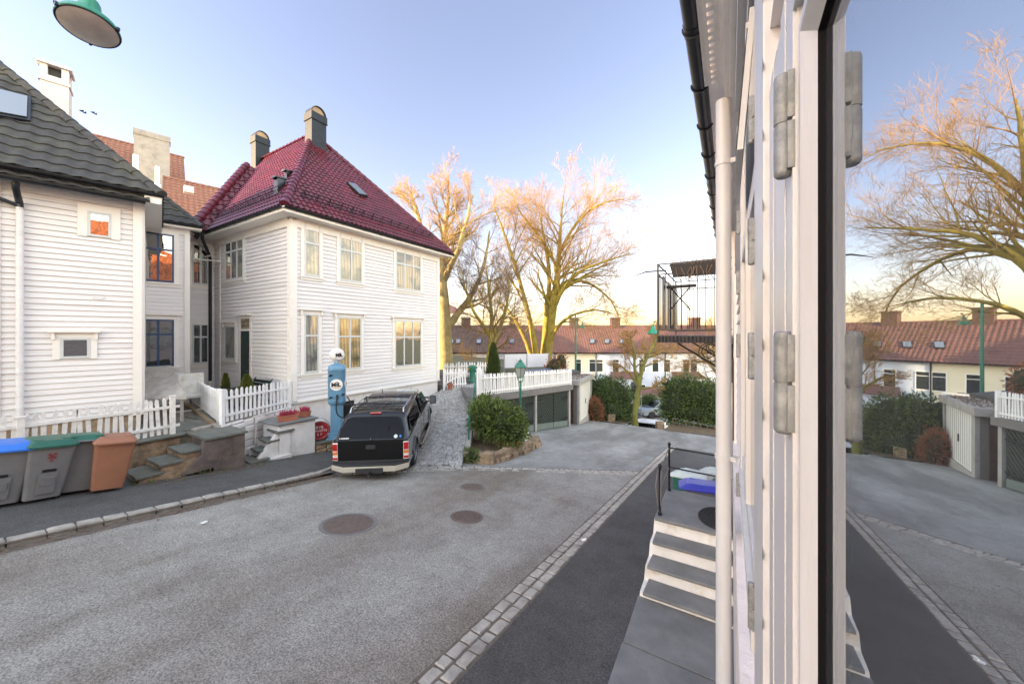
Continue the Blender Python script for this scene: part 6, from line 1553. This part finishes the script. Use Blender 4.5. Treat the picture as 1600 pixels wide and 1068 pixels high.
# ---- trees
def tree(name,label,base,spec,seed,bark,twig,cat='tree',group=None,tw_r=.009):
    """spec: dict(stems=[(points,radii)], levels, ...)"""
    t = thing(name,tuple(base),label,cat,group); r=random.Random(seed); tm=MB(); cm=MB(); base=Vector(base)
    def grow(p,d,L,rad,lev,up):
        n = 6 if lev<2 else 4; pts=[p]; rads=[rad]; q=p; dd=d.normalized()
        for i in range(n):
            j=spec.get('jit',.085)+.03*lev; dd=(dd+Vector((r.gauss(0,j),r.gauss(0,j),r.gauss(0,j)+up*(.12 if i>1 else .02)))).normalized(); q=q+dd*L/n; pts.append(q); rads.append(max(tw_r*.5,rad*(1-.85*(i+1)/n)))
        (tm if rad>.045 else cm).chain(pts,rads,7 if rad>.06 else (4 if rad>.02 else 3),cap=False)
        if lev>=spec['levels']: return
        k=spec['kids'][lev]
        for i in range(k):
            f=.18+.82*(i+r.random())/k; s=min(n-1,int(f*n)); pp=pts[s].lerp(pts[s+1],f*n-s) if s<n else pts[-1]; dr=(pts[s+1]-pts[s]).normalized()
            side=dr.cross(Vector((r.uniform(-1,1),r.uniform(-1,1),r.uniform(-1,1)))).normalized(); ang=r.uniform(.35,.8)
            nd=(dr*math.cos(ang)+side*math.sin(ang)); nd.z+=spec.get('lift',.15); 
            grow(pp,nd,L*r.uniform(*spec.get('ratio',(.5,.75)))*(1.15-.5*f),max(tw_r*.7,rads[s]*.55),lev+1,spec.get('up',.3))
    for pts,rads,lim in spec['stems']:
        P=[base+Vector(q) for q in pts]
        # smooth the stem
        S=[];RR=[]
        for i in range(len(P)-1):
            for k in range(4):
                tt=k/4; a,b,c_,d_=[P[max(0,min(len(P)-1,i+j))] for j in (-1,0,1,2)]
                S.append(.5*((2*b)+(-a+c_)*tt+(2*a-5*b+4*c_-d_)*tt*tt+(-a+3*b-3*c_+d_)*tt**3)+Vector((r.gauss(0,.02),r.gauss(0,.02),0))); RR.append(rads[i]+(rads[i+1]-rads[i])*tt)
        S.append(P[-1]); RR.append(rads[-1]); RR=[q*r.uniform(.92,1.1) for q in RR]
        tm.chain(S,RR,12,cap=False)
        tot=len(S)
        for i in range(lim[2]):
            f=lim[0]+(1-lim[0])*(i+r.random())/lim[2]; s=min(tot-2,int(f*(tot-1))); pp=S[s]; dr=(S[s+1]-S[s]).normalized()
            a=r.uniform(0,2*PI); side=Vector((math.cos(a),math.sin(a),0)); side=(side-dr*side.dot(dr)).normalized(); ang=r.uniform(.5,1.15)
            L=lim[1]*r.uniform(.7,1.2)*(1.1-.55*f); grow(pp,dr*math.cos(ang)+side*math.sin(ang)+UP*.1,L,max(.03,RR[s]*.5),0,spec.get('up',.3))
    tm.build('trunk',bark,t,smooth=True); cm.build('twigs',twig,t)
    return t
def st3(pix, D, base):   # stem control points given in the photo at depth D (+ depth offsets)
    return [tuple(W(px,py,D+dd)-Vector(base)) for px,py,dd in pix]
# left beech
B1 = W(697,600,26); B1.z=YARD-.1
S1 = dict(levels=3,kids=[6,6,5],up=.28,lift=.16,stems=[
 (st3([(697,605,0),(694,500,0),(690,430,0),(693,390,0),(697,340,0),(703,300,0)],26,B1),[.62,.48,.36,.27,.16,.05],(.36,3.3,17)),
 (st3([(694,520,0),(715,490,.4),(740,455,.8),(757,410,1),(765,360,1)],26,B1),[.3,.24,.18,.12,.05],(.3,3.4,9)),
 (st3([(690,430,0),(668,380,-.5),(652,335,-1),(640,300,-1)],26,B1),[.26,.18,.12,.05],(.25,2.8,9)),
 (st3([(692,440,0),(716,390,-1),(730,340,-1.2),(738,305,-1)],26,B1),[.24,.17,.11,.04],(.25,2.8,9))])
tree('beech_tree','big bare beech with a pale trunk rising just right of the red roofed house','%s' and B1,S1,61,'barkpale','twig')
# main multi stem
B2 = W(848,592,29); B2.z=-3.2
S2_ = dict(levels=3,kids=[6,5,5],up=.12,lift=.08,ratio=(.52,.8),stems=[
 (st3([(852,590,0),(860,520,0),(868,450,.2),(872,410,.3),(876,355,0),(880,305,0)],29,B2),[.36,.3,.25,.18,.11,.04],(.3,5.0,20)),
 (st3([(846,590,0),(852,520,.5),(858,440,1),(852,380,1),(842,330,1)],29,B2),[.29,.23,.17,.11,.04],(.35,4.4,13)),
 (st3([(842,592,-.2),(834,530,-.3),(818,460,-.5),(800,400,-.6),(782,350,-.6),(770,318,-.6)],29,B2),[.28,.23,.17,.12,.08,.03],(.35,4.0,13)),
 (st3([(840,592,.1),(826,545,.3),(808,505,.8),(790,480,1.2),(775,468,1.5)],29,B2),[.24,.18,.13,.09,.04],(.3,3.2,8)),
 (st3([(862,490,0),(880,452,-1),(905,425,-1.6),(940,410,-2),(985,396,-2.2)],29,B2),[.2,.16,.12,.08,.03],(.2,4.2,12)),
 (st3([(866,460,0),(890,438,.6),(925,445,1.2),(955,470,1.4),(968,500,1.4)],29,B2),[.17,.13,.1,.06,.025],(.2,3.4,10)),
 (st3([(856,540,0),(872,510,-1),(895,492,-2),(930,484,-2.4),(960,490,-2.6)],29,B2),[.15,.12,.09,.06,.025],(.25,2.8,9)),
 (st3([(872,400,0),(900,350,-.8),(935,320,-1.2),(975,310,-1.4)],29,B2),[.15,.11,.07,.03],(.2,3.4,10)),
 (st3([(872,420,.3),(845,372,1.2),(815,335,1.6),(800,300,1.8)],29,B2),[.15,.11,.07,.03],(.2,3.2,9))])
tree('multistem_tree','tallest bare tree whose several yellow mossy stems spread from one foot','x' and B2,S2_,62,'bark','twig')
# darker middle tree
B3 = W(775,590,25); B3.z=YARD-.1
S3 = dict(levels=3,kids=[6,6,5],up=.1,lift=.05,ratio=(.5,.75),stems=[
 (st3([(757,592,0),(765,550,0),(768,505,0),(765,460,0),(760,420,0)],25,B3),[.22,.18,.15,.1,.04],(.25,3.0,14)),
 (st3([(768,545,0),(785,500,.4),(795,455,.6),(790,415,.6)],25,B3),[.14,.12,.08,.03],(.2,2.8,11)),
 (st3([(764,520,0),(742,490,-.4),(728,455,-.6),(722,425,-.6)],25,B3),[.13,.1,.07,.03],(.2,2.5,10))])
tree('drooping_tree','smaller dark bare tree with drooping twigs between the two big trees','x' and B3,S3,63,'bark','twigdark')
m=MB(); r=random.Random(77)
# street tree near hedges
B4 = W(991,676,23.4); B4.z=-6.0
S4 = dict(levels=3,kids=[6,5,5],up=.05,lift=.1,ratio=(.45,.65),stems=[
 (st3([(990,680,0),(993,640,0),(998,605,0),(999,590,0)],23.4,B4),[.22,.18,.16,.14],(.95,1.0,1)),
 (st3([(998,600,0),(1003,575,.1),(1012,555,.2),(1022,535,.4),(1030,520,.4)],23.4,B4),[.17,.13,.1,.07,.03],(.3,1.7,13)),
 (st3([(998,600,0),(992,575,-.2),(991,550,-.3),(985,525,-.4)],23.4,B4),[.13,.1,.07,.03],(.3,1.6,12)),
 (st3([(997,602,0),(984,585,.2),(972,572,.3),(962,575,.4)],23.4,B4),[.1,.08,.05,.02],(.2,1.3,8)),
 (st3([(1000,606,0),(1012,606,-.3),(1026,602,-.4),(1036,592,-.5)],23.4,B4),[.07,.055,.04,.015],(.3,.9,6)),
 (st3([(1012,558,.2),(1030,552,.5),(1045,540,.8)],23.4,B4),[.08,.05,.02],(.1,1.5,8))])
MT['moss']=M('shaded_mossy_bark',(.15,.15,.035),.9,var=.4,scale=2,bmp=.6,bscale=10)  # moss colour darkened to stand for the shade on the trunk
tree('street_tree','low spreading bare tree with a green mossy trunk between the two hedges','x' and B4,S4,64,'moss','twig')
# tree by balcony right
B5 = W(1128,640,30); B5.z=-7.5
S5 = dict(levels=3,kids=[6,6,5],up=-.05,lift=0.05,ratio=(.5,.75),stems=[
 (st3([(1135,650,0),(1130,600,0),(1120,560,0),(1105,535,0)],30,B5),[.25,.2,.14,.05],(.2,3.0,14)),
 (st3([(1130,600,0),(1110,570,.5),(1092,565,.6),(1078,580,.7)],30,B5),[.12,.09,.06,.02],(.1,2.2,11))])
tree('weeping_tree','orange tinged bare tree showing beneath the balcony beside the wall','x' and B5,S5,65,'barkpale','twig')
for k,(px,py,D,h,sd) in enumerate(((735,560,34,6,71),(1170,600,55,11,72))):
    Bk=W(px,py,D); Bk.z=-8.5; 
    Sk=dict(levels=2,kids=[7,7],up=.2,lift=.15,stems=[([(0,0,0),(.2,0,h*.4),(0,.2,h*.7),(.2,0,h)],[.25,.18,.12,.04],(.25,3.4,18))])
    tree('bare_tree',('bare tree partly hidden behind the dark drooping tree' if k==0 else 'bare tree far behind the hedge at the right'),Bk,Sk,sd,'barkpale','twig')
# ================================================================= row houses on the lower street
RT = Vector((CT,ST,0)); FW = Vector((-ST,CT,0))     # the row happens to face the viewer squarely
RD = 48.0
frow = Fac(W(PX0,522,RD).xy, RT.xy, (-FW).xy)
def S_(px,py,off=0): return ((px-PX0)/F*(RD-off), -(py-PY0)/F*(RD-off))
ZEV = -2.45; ZRG = 1.15
RR_ = 4.2
row = [(520,738,'creamwall','rowtile2','cream row house farthest left behind the pale beech trunk',[(703,),(717,),(733,)]),
 (738,772,'whitewall','rowtile2','white row house behind the dark drooping tree',[(752,)]),
 (772,868,'bluewall','rowtile','pale blue row house behind the mossy multi stem tree',[(783,),(806,),(816,),(846,)]),
 (868,932,'creamwall','rowtile3','cream row house with two tall narrow balcony windows',[(880,),(903,),(925.5,),(937,)]),
 (932,1040,'bluewall','rowtile3','lavender blue row house behind the street tree',[(962,),(1003,),(1024,)]),
 (1040,1126,'whitewall','rowtile3','white row house seen between the right hedge and the balcony',[(1042,),(1072,),(1084,)]),
 (1126,1210,'creamwall','rowtile3','row house hidden behind the drainpipe at the right end',[(1150,),(1180,)])]
rj = random.Random(12)
for (xa,xb,wall,tile_,lab,ws) in row:
    a0,_ = S_(xa,522); a1,_ = S_(xb,522)
    t = thing('row_house', tuple(frow.P((a0+a1)/2,-8.4,0)), lab, 'house', 'row houses on the lower street')
    m = MB(); frow.slab(m,a0,a1,-9.5,ZEV+.1,-8,0); m.build('wall',wall,t)
    # roof : simple pitched slope with tile rows
    e0 = frow.P(a0,ZEV,.45); e1_ = frow.P(a1,ZEV,.45); r1_ = frow.P(a1,ZRG,-RR_); r0_ = frow.P(a0,ZRG,-RR_)
    m = MB(); roof_plane(m,[e1_,e0,r0_,r1_] if False else [e0,e1_,r1_,r0_],.42,.34,.06,.035,4); m.prism([r0_,r1_,frow.P(a1,ZEV,-8.4),frow.P(a0,ZEV,-8.4)],UP*.06); ridge_caps(m,r0_,r1_,.15,.5); m.build('roof',tile_,t,smooth=True)
    gutter_along(t,e0+UP*-.0,e1_,.08)
    def wn(px, py, w_, h_, tr=.3, nm='window'):
        c,z = S_(px,py); f_=MB(); B=.05
        frow.slab(f_,c-w_/2,c+w_/2,z-h_/2,z+h_/2,0,.04); f=f_.build('window','milwhite',t)
        g_=MB(); zt_=z+h_/2-.09-(h_)*tr*.75
        frow.slab(g_,c-w_/2+.09,c+w_/2-.09,zt_+.06,z+h_/2-.09,.04,.048); frow.slab(g_,c-w_/2+.09,c+w_/2-.09,z-h_/2+.09,zt_,.04,.048); g_.build('pane','pane',f)
    for (px,) in ws:
        wn(px,571,.95,1.75)
        if xa>=868 or xb<780: wn(px+rj.uniform(-1,1), 602+ (8 if xa>930 else 0),1.0,1.7)
    # roof lights
    nr_ = (e1_-e0).cross(r0_-e0).normalized(); nr_ = nr_ if nr_.z>0 else -nr_
    k = a0+ (a1-a0)*.2
    for px in {868:(925,),932:(948,972,),772:(800,860),520:(705,716),1040:(1062,),738:(748,),1126:(1150,)}.get(xa,()):
        c=[onplane(px+dx,py_,e0+nr_*.1,nr_) for dx,py_ in ((-4,537),(3.5,537),(4.5,530),(-3,530))]
        m=MB(); m.prism([v for v in c],nr_*.1); s_=m.build('skylight','gutter',t); cc=sum(c,Vector())/4; m=MB(); m.prism([v+(cc-v)*.15+nr_*.08 for v in c],nr_*.04); m.build('pane','skylight',s_)
    # porch roof
    pc = {868:892,772:820,520:712,932:975,1040:1070,738:755,1126:1160}[xa]; c,z = S_(pc,590); w2=2.1
    m=MB(); m.prism([frow.P(c-w2,z,1.3),frow.P(c+w2,z,1.3),frow.P(c+w2-.3,z+.75,.02),frow.P(c-w2+.3,z+.75,.02)],UP*.08); m.build('porch_roof',tile_,t)
    m=MB(); frow.slab(m,c-w2+.2,c+w2-.2,-8.4,z-.02,.0,1.0); pw_=m.build('porch',wall,t)
    m=MB(); frow.slab(m,c-w2+.5,c-w2+1.2,z-1.6,z-.4,1.0,1.03); frow.slab(m,c+w2-1.5,c+w2-.7,z-2.6,z-.4,1.0,1.03); m.build('porch_window','pane',pw_)
    if xa in (868,):
        c,_=S_(909,590); m=MB(); frow.slab(m,c-1.1,c+1.1,-6.0,-5.0,.0,.9); m.build('balcony_front','milwhite',t)
    m=MB(); frow.slab(m,a1-.12,a1-.02,-8.4,ZEV,0,.1); m.build('downpipe','gutter',t)
    # chimney
    for pxc in {868:(905,),932:(975,),520:(722,),738:(),772:(803,),1040:(1110,),1126:(1180,)}[xa]:
        c,_=S_(pxc,505); m=MB(); frow.slab(m,c-.6,c+.6,ZRG-.9,ZRG+1.25,-RR_-.55,-RR_+.55); frow.slab(m,c-.68,c+.68,ZRG+1.05,ZRG+1.2,-RR_-.63,-RR_+.63); m.build('chimney','brownwood',t)
# low red brown door / hedge hints and second porch roofs below
for px,lab in ((1010,'little tiled canopy roof over the row house entrance by the silver car'),):
    c,z=S_(px,609); m=MB(); m.prism([frow.P(c-2.2,z-.3,2.6),frow.P(c+2.2,z-.3,2.6),frow.P(c+1.9,z+.55,1.35),frow.P(c-1.9,z+.55,1.35)],UP*.08); cn_=thing('entrance_canopy',tuple(frow.P(c,-8.4,2)),lab,'canopy'); m.build('tiled_roof','rowtile3',cn_)
    m=MB(); 
    for s in (-2,1.9): frow.slab(m,c+s,c+s+.1,-8.4,z-.3,2.3,2.4)
    frow.slab(m,c-2.0,c+2.0,-8.4,z-.35,1.3,1.5); m.build('post','milwhite',cn_)
# unseen block added behind the red roofed house to shade the row
ub = thing('shade_block',(-40,24,-4),'plain pale block added out of sight behind the red roofed house to shade the row','building')
m = MB(); b0=Vector((-47,22,-6)); m.obox(b0,Vector((10,0,0)),Vector((0,26,0)),UP*9.2); m.build('wall','creamwall',ub)
m = MB(); m.prism([b0+Vector((0,0,9.2)),b0+Vector((10,0,9.2)),b0+Vector((5,0,11.4))],Vector((0,26,0))); m.build('roof','orangetile',ub)
uh = thing('clapboard_house', (-17,-16,-1), 'white house added unseen up the left side of the street to shade the near wall', 'house')  # unseen uphill house added so its shadow covers the near wall
m = MB(); m.box((-23,-27,-2.5),(-13.2,-9.5,5.2)); m.build('wall','board',uh)
m = MB(); m.prism([(-12.8,-9.2,5.1),(-23.4,-9.2,5.1),(-18.1,-9.2,10.8)],(0,-18.2,0)); m.build('roof','blacktile',uh)
# parked cars below
def small_car(P, rz, label, paint, L=4.5, Wd=1.85, H=1.6):
    t = thing('parked_car',tuple(P),label,'car','cars parked on the lower street',rz)
    sec=[(0,.35,.62,.62),(.08,.3,.9,.72),(.9,.28,.98,.80),(1.25,.28,1.02,.82)]
    side=[(0,.4),(.03,.78),(.35,.92),(1.05,1.02),(L-.3,1.05),(L-.02,.85),(L,.4)]
    m=MB(); rings=[]
    for x,k in ((-Wd/2,.94),(-Wd/2+.06,1),(Wd/2-.06,1),(Wd/2,.94)):
        pts=[]
        for y,z in side: pts.append(Vector((x,y,z*k if z>.5 else z)))
        ar=[]
        for wy in (L-.85,.85):
            for j in range(9): a=PI*j/8; ar.append(Vector((x,wy+.38*math.cos(a),.32+.38*math.sin(a)*(1))))
        rings.append(pts+[Vector((x,L-.1,.28))]+ar+[Vector((x,.1,.28))])
    m.loft(rings); m.build('body',paint,t,world=False,smooth=True)
    m=MB(); m.loft([ring_rr(y,Wd/2-.06,Wd/2-.28,1.0,z,.1,yt,.02) for y,yt,z in ((1.15,1.75,1.42),(1.9,2.0,1.56),(3.3,3.2,1.56),(4.2,3.9,1.45))]); m.build('cabin',paint,t,world=False,smooth=True)
    m=MB()
    for s in (-1,1): m.prism([(s*(Wd/2-.085),1.5,1.05),(s*(Wd/2-.085),4.0,1.05),(s*(Wd/2-.26),3.75,1.42),(s*(Wd/2-.26),1.95,1.44)],(s*.02,0,0))
    m.prism([(-.72,1.18,1.06),(.72,1.18,1.06),(.6,1.7,1.43),(-.6,1.7,1.43)],(0,-.03,.02)); m.build('glass','carglass',t,world=False)
    for s in (-1,1):
        for wy in (.85,L-.85):
            X=Matrix.Translation((s*(Wd/2-.1),wy,.32))@Matrix.Rotation(s*PI/2,4,'Y'); m=MB(X); m.lathe([(.2,-.09),(.31,-.09),(.325,0),(.31,.09),(.2,.1)],20); w_=m.build('wheel','rubber',t,world=False,smooth=True); m=MB(X); m.lathe([(.2,.08),(.1,.1),(.001,.09)],12); m.build('rim','carsilver',w_,world=False)
        m=MB(); m.cbox((s*(Wd/2-.25),.05,.68),(.34,.12,.12)); m.build('headlight','lampclear',t,world=False)
    return t
q=W(999,654,36.5); q.z=-8.31; small_car(q+RT*.0,rz=math.atan2(RT.y,RT.x)-PI/2+.12,label='silver estate car parked on the lower street by the right hedge',paint='carsilver',H=1.6)
q=W(962,668,31.5); q.z=-8.72; small_car(q,rz=math.atan2(RT.y,RT.x)-PI/2-.5,label='white car of which only the roof shows behind the street tree',paint='carwhite')
m = MB(); q=W(1002,640,34); m.chain([(q.x,q.y,-8.4),(q.x,q.y,-3.6)],.04,6); tag(m.build('sign_post','galv'),'thin grey pole standing by the silver car','pole')

# hanging street lamps
def hang_lamp(c, s, label, wire=6, arms=True, rz=0, tilt=Matrix.Identity(4)):
    t = thing('street_lamp',tuple(c),label,'street lamp','green lamps hung over the streets',rz); t.scale=(s,s,s)
    m=MB(tilt); m.lathe([(.285,0),(.292,-.012),(.30,-.002),(.292,.03),(.27,.075),(.20,.15),(.135,.215),(.11,.26),(.105,.36),(.09,.40),(.05,.44),(.03,.46)],40); m.build('shade','green',t,world=False,smooth=True)
    m=MB(tilt); m.lathe([(.284,.0),(.288,-.014),(.278,-.016),(.24,-.035),(.12,-.05),(.001,-.055)],40); m.build('lens','lightbox',t,world=False,smooth=True)
    m=MB(tilt); m.lathe([(.281,-.017),(.294,-.017),(.294,-.006),(.288,-.004)],40); 
    for a in (.3,2.4,4.5): m.cbox((.30*math.cos(a),.30*math.sin(a),.01),(.03,.03,.05),a); m.chain([(.29*math.cos(a),.29*math.sin(a),.04),(.325*math.cos(a),.325*math.sin(a),.03),(.325*math.cos(a),.325*math.sin(a),-.01)],.005,4)
    m.build('rim','gutter',t,world=False)
    m=MB(); m.chain([tilt@Vector((0,0,.44)),(.09,0,.62),(.09,0,.62 if not wire else 1.6)],.02,8); m.cbox((.09,0,.64),(.14,.05,.05)); [m.chain([(.09,0,1.6),(sg*7,.2,1.6+(3.2 if sg<0 else .6))],.008,5) for sg in (-1,1) if wire]; m.build('suspension','gutter',t,world=False)
    m=MB(tilt); m.cbox((-.262*math.cos(.5),-.262*math.sin(.5),.06),(.02,.05,.035),.5); m.build('sticker','red',t,world=False)
    return t
c=W(139,42,3.85); hl=hang_lamp(c,.80,'large green enamel lamp hanging over the road at the top left',tilt=Matrix.Rotation(TH,4,'Z')@Matrix.Rotation(R(-9),4,'Y')@Matrix.Rotation(R(-9),4,'X'))

hang_lamp(W(1020,521,19.5),1.0,'small green lamp hanging beyond the yard beside the balcony',wire=0)
hang_lamp(W(910,512,34),1.0,'tiny green lamp hanging far away in front of the row house roofs',wire=0)
m=MB(); q=W(899.5,600,27); m.chain([(q.x,q.y,-5.5),(q.x,q.y,W(899.5,489,27).z)],[.09,.055],8); tag(m.build('lamp_mast','railgreen'),'tall thin green mast standing behind the shed','pole')
# birds
for k,(px,py,D,lab) in enumerate(((131,176,30,'small dark bird flying left of the other one'),(148,178,34,'smaller dark bird flying right of the other one'))):
    c=W(px,py,D); s=.16; m=MB(); wing=[(0,0,0),(s*.9,s*.1,s*.55*(1-k)),(s*1.7,0,s*.1),(s*.9,-s*.25,s*.4*(1-k))]
    m.loft([[c+RT*x+UP*z+FW*y for x,y,z in ((-s*.9,0,0),(-s*.9,.01,.02),(-s*.9,.01,0))],[c+RT*x+UP*z+FW*y for x,y,z in ((0,-.06,-.05),(0,.06,.05),(0,.06,-.05))],[c+RT*x+UP*z+FW*y for x,y,z in ((s,0,0),(s,.01,.01),(s,.01,0))]])
    for sg in (-1,1): m.prism([c+UP*.02, c+FW*sg*s*.5+UP*(s*.9)+RT*.1, c+FW*sg*s*1.8+UP*s*.3-RT*.1, c+FW*sg*s*.5+UP*s*.2-RT*.15],UP*.01)
    tag(m.build('bird','ink'),lab,'bird','birds in the sky')

# ================================================================= camera, light, world
cam = bpy.data.cameras.new('camera'); co = bpy.data.objects.new('camera', cam); COL.objects.link(co)
cam.lens = 36*F/1600; cam.sensor_width = 36; cam.sensor_fit = 'HORIZONTAL'; cam.clip_start = .02; cam.clip_end = 2000
cam.shift_y = -(534-PY0)/1600
co.location = (0,0,0); co.rotation_euler = (PI/2,0,TH); SC.camera = co
SUN_EL = R(9.5); to_sun = Vector((-.66,-.75,0)).normalized()
sl = bpy.data.lights.new('sun','SUN'); so = bpy.data.objects.new('sun', sl); COL.objects.link(so)
sl.energy = 5.0; sl.angle = R(.5); sl.color = (1,.74,.40)
sv = Vector((to_sun.x*math.cos(SUN_EL), to_sun.y*math.cos(SUN_EL), math.sin(SUN_EL)))
so.rotation_euler = sv.to_track_quat('Z','Y').to_euler(); so.location = sv*50
wd = bpy.data.worlds.new('World'); SC.world = wd; wd.use_nodes = True; nt = wd.node_tree
sky = nt.nodes.new('ShaderNodeTexSky'); sky.sky_type = 'NISHITA'; sky.sun_disc = False; sky.sun_elevation = SUN_EL
sky.sun_rotation = math.atan2(to_sun.x, to_sun.y); sky.altitude = 30; sky.air_density = 1.0; sky.dust_density = 1.2; sky.ozone_density = 1.0
bg = nt.nodes['Background']; bg.inputs['Strength'].default_value = .15
# sky behind the viewer brightened and warmed as added fill for the shaded street
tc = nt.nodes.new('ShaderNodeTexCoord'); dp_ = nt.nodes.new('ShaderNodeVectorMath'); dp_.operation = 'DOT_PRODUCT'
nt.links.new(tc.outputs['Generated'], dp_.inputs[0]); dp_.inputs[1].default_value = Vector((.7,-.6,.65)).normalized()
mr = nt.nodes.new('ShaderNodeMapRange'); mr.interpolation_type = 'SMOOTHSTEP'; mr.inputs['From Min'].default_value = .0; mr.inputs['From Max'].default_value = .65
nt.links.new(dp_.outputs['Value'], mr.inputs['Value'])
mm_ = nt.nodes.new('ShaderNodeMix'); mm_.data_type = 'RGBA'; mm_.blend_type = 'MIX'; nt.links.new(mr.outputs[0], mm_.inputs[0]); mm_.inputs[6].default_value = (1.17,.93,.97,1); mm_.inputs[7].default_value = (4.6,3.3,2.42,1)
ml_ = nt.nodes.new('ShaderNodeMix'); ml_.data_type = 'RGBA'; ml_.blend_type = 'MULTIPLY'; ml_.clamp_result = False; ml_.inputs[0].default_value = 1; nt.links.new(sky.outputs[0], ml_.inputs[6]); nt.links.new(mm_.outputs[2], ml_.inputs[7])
# sky round the low sun tinted cooler to take the warm cast off near walls
ds_ = nt.nodes.new('ShaderNodeVectorMath'); ds_.operation = 'DOT_PRODUCT'; nt.links.new(tc.outputs['Generated'], ds_.inputs[0]); ds_.inputs[1].default_value = sv
m2_ = nt.nodes.new('ShaderNodeMapRange'); m2_.interpolation_type = 'SMOOTHSTEP'; m2_.inputs['From Min'].default_value = .1; m2_.inputs['From Max'].default_value = .8; nt.links.new(ds_.outputs['Value'], m2_.inputs['Value'])
m3_ = nt.nodes.new('ShaderNodeMix'); m3_.data_type = 'RGBA'; nt.links.new(m2_.outputs[0], m3_.inputs[0]); m3_.inputs[6].default_value = (1,1,1,1); m3_.inputs[7].default_value = (.86,.96,1.12,1)
m4_ = nt.nodes.new('ShaderNodeMix'); m4_.data_type = 'RGBA'; m4_.blend_type = 'MULTIPLY'; m4_.inputs[0].default_value = 1; nt.links.new(ml_.outputs[2], m4_.inputs[6]); nt.links.new(m3_.outputs[2], m4_.inputs[7])
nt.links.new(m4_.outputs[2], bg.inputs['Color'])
SC.view_settings.view_transform = 'Standard'; SC.view_settings.look = 'None'; SC.view_settings.gamma = 1; SC.view_settings.exposure = 1.92
SC.cycles.use_denoising = True
SC.cycles.max_bounces = 8; SC.cycles.transparent_max_bounces = 8
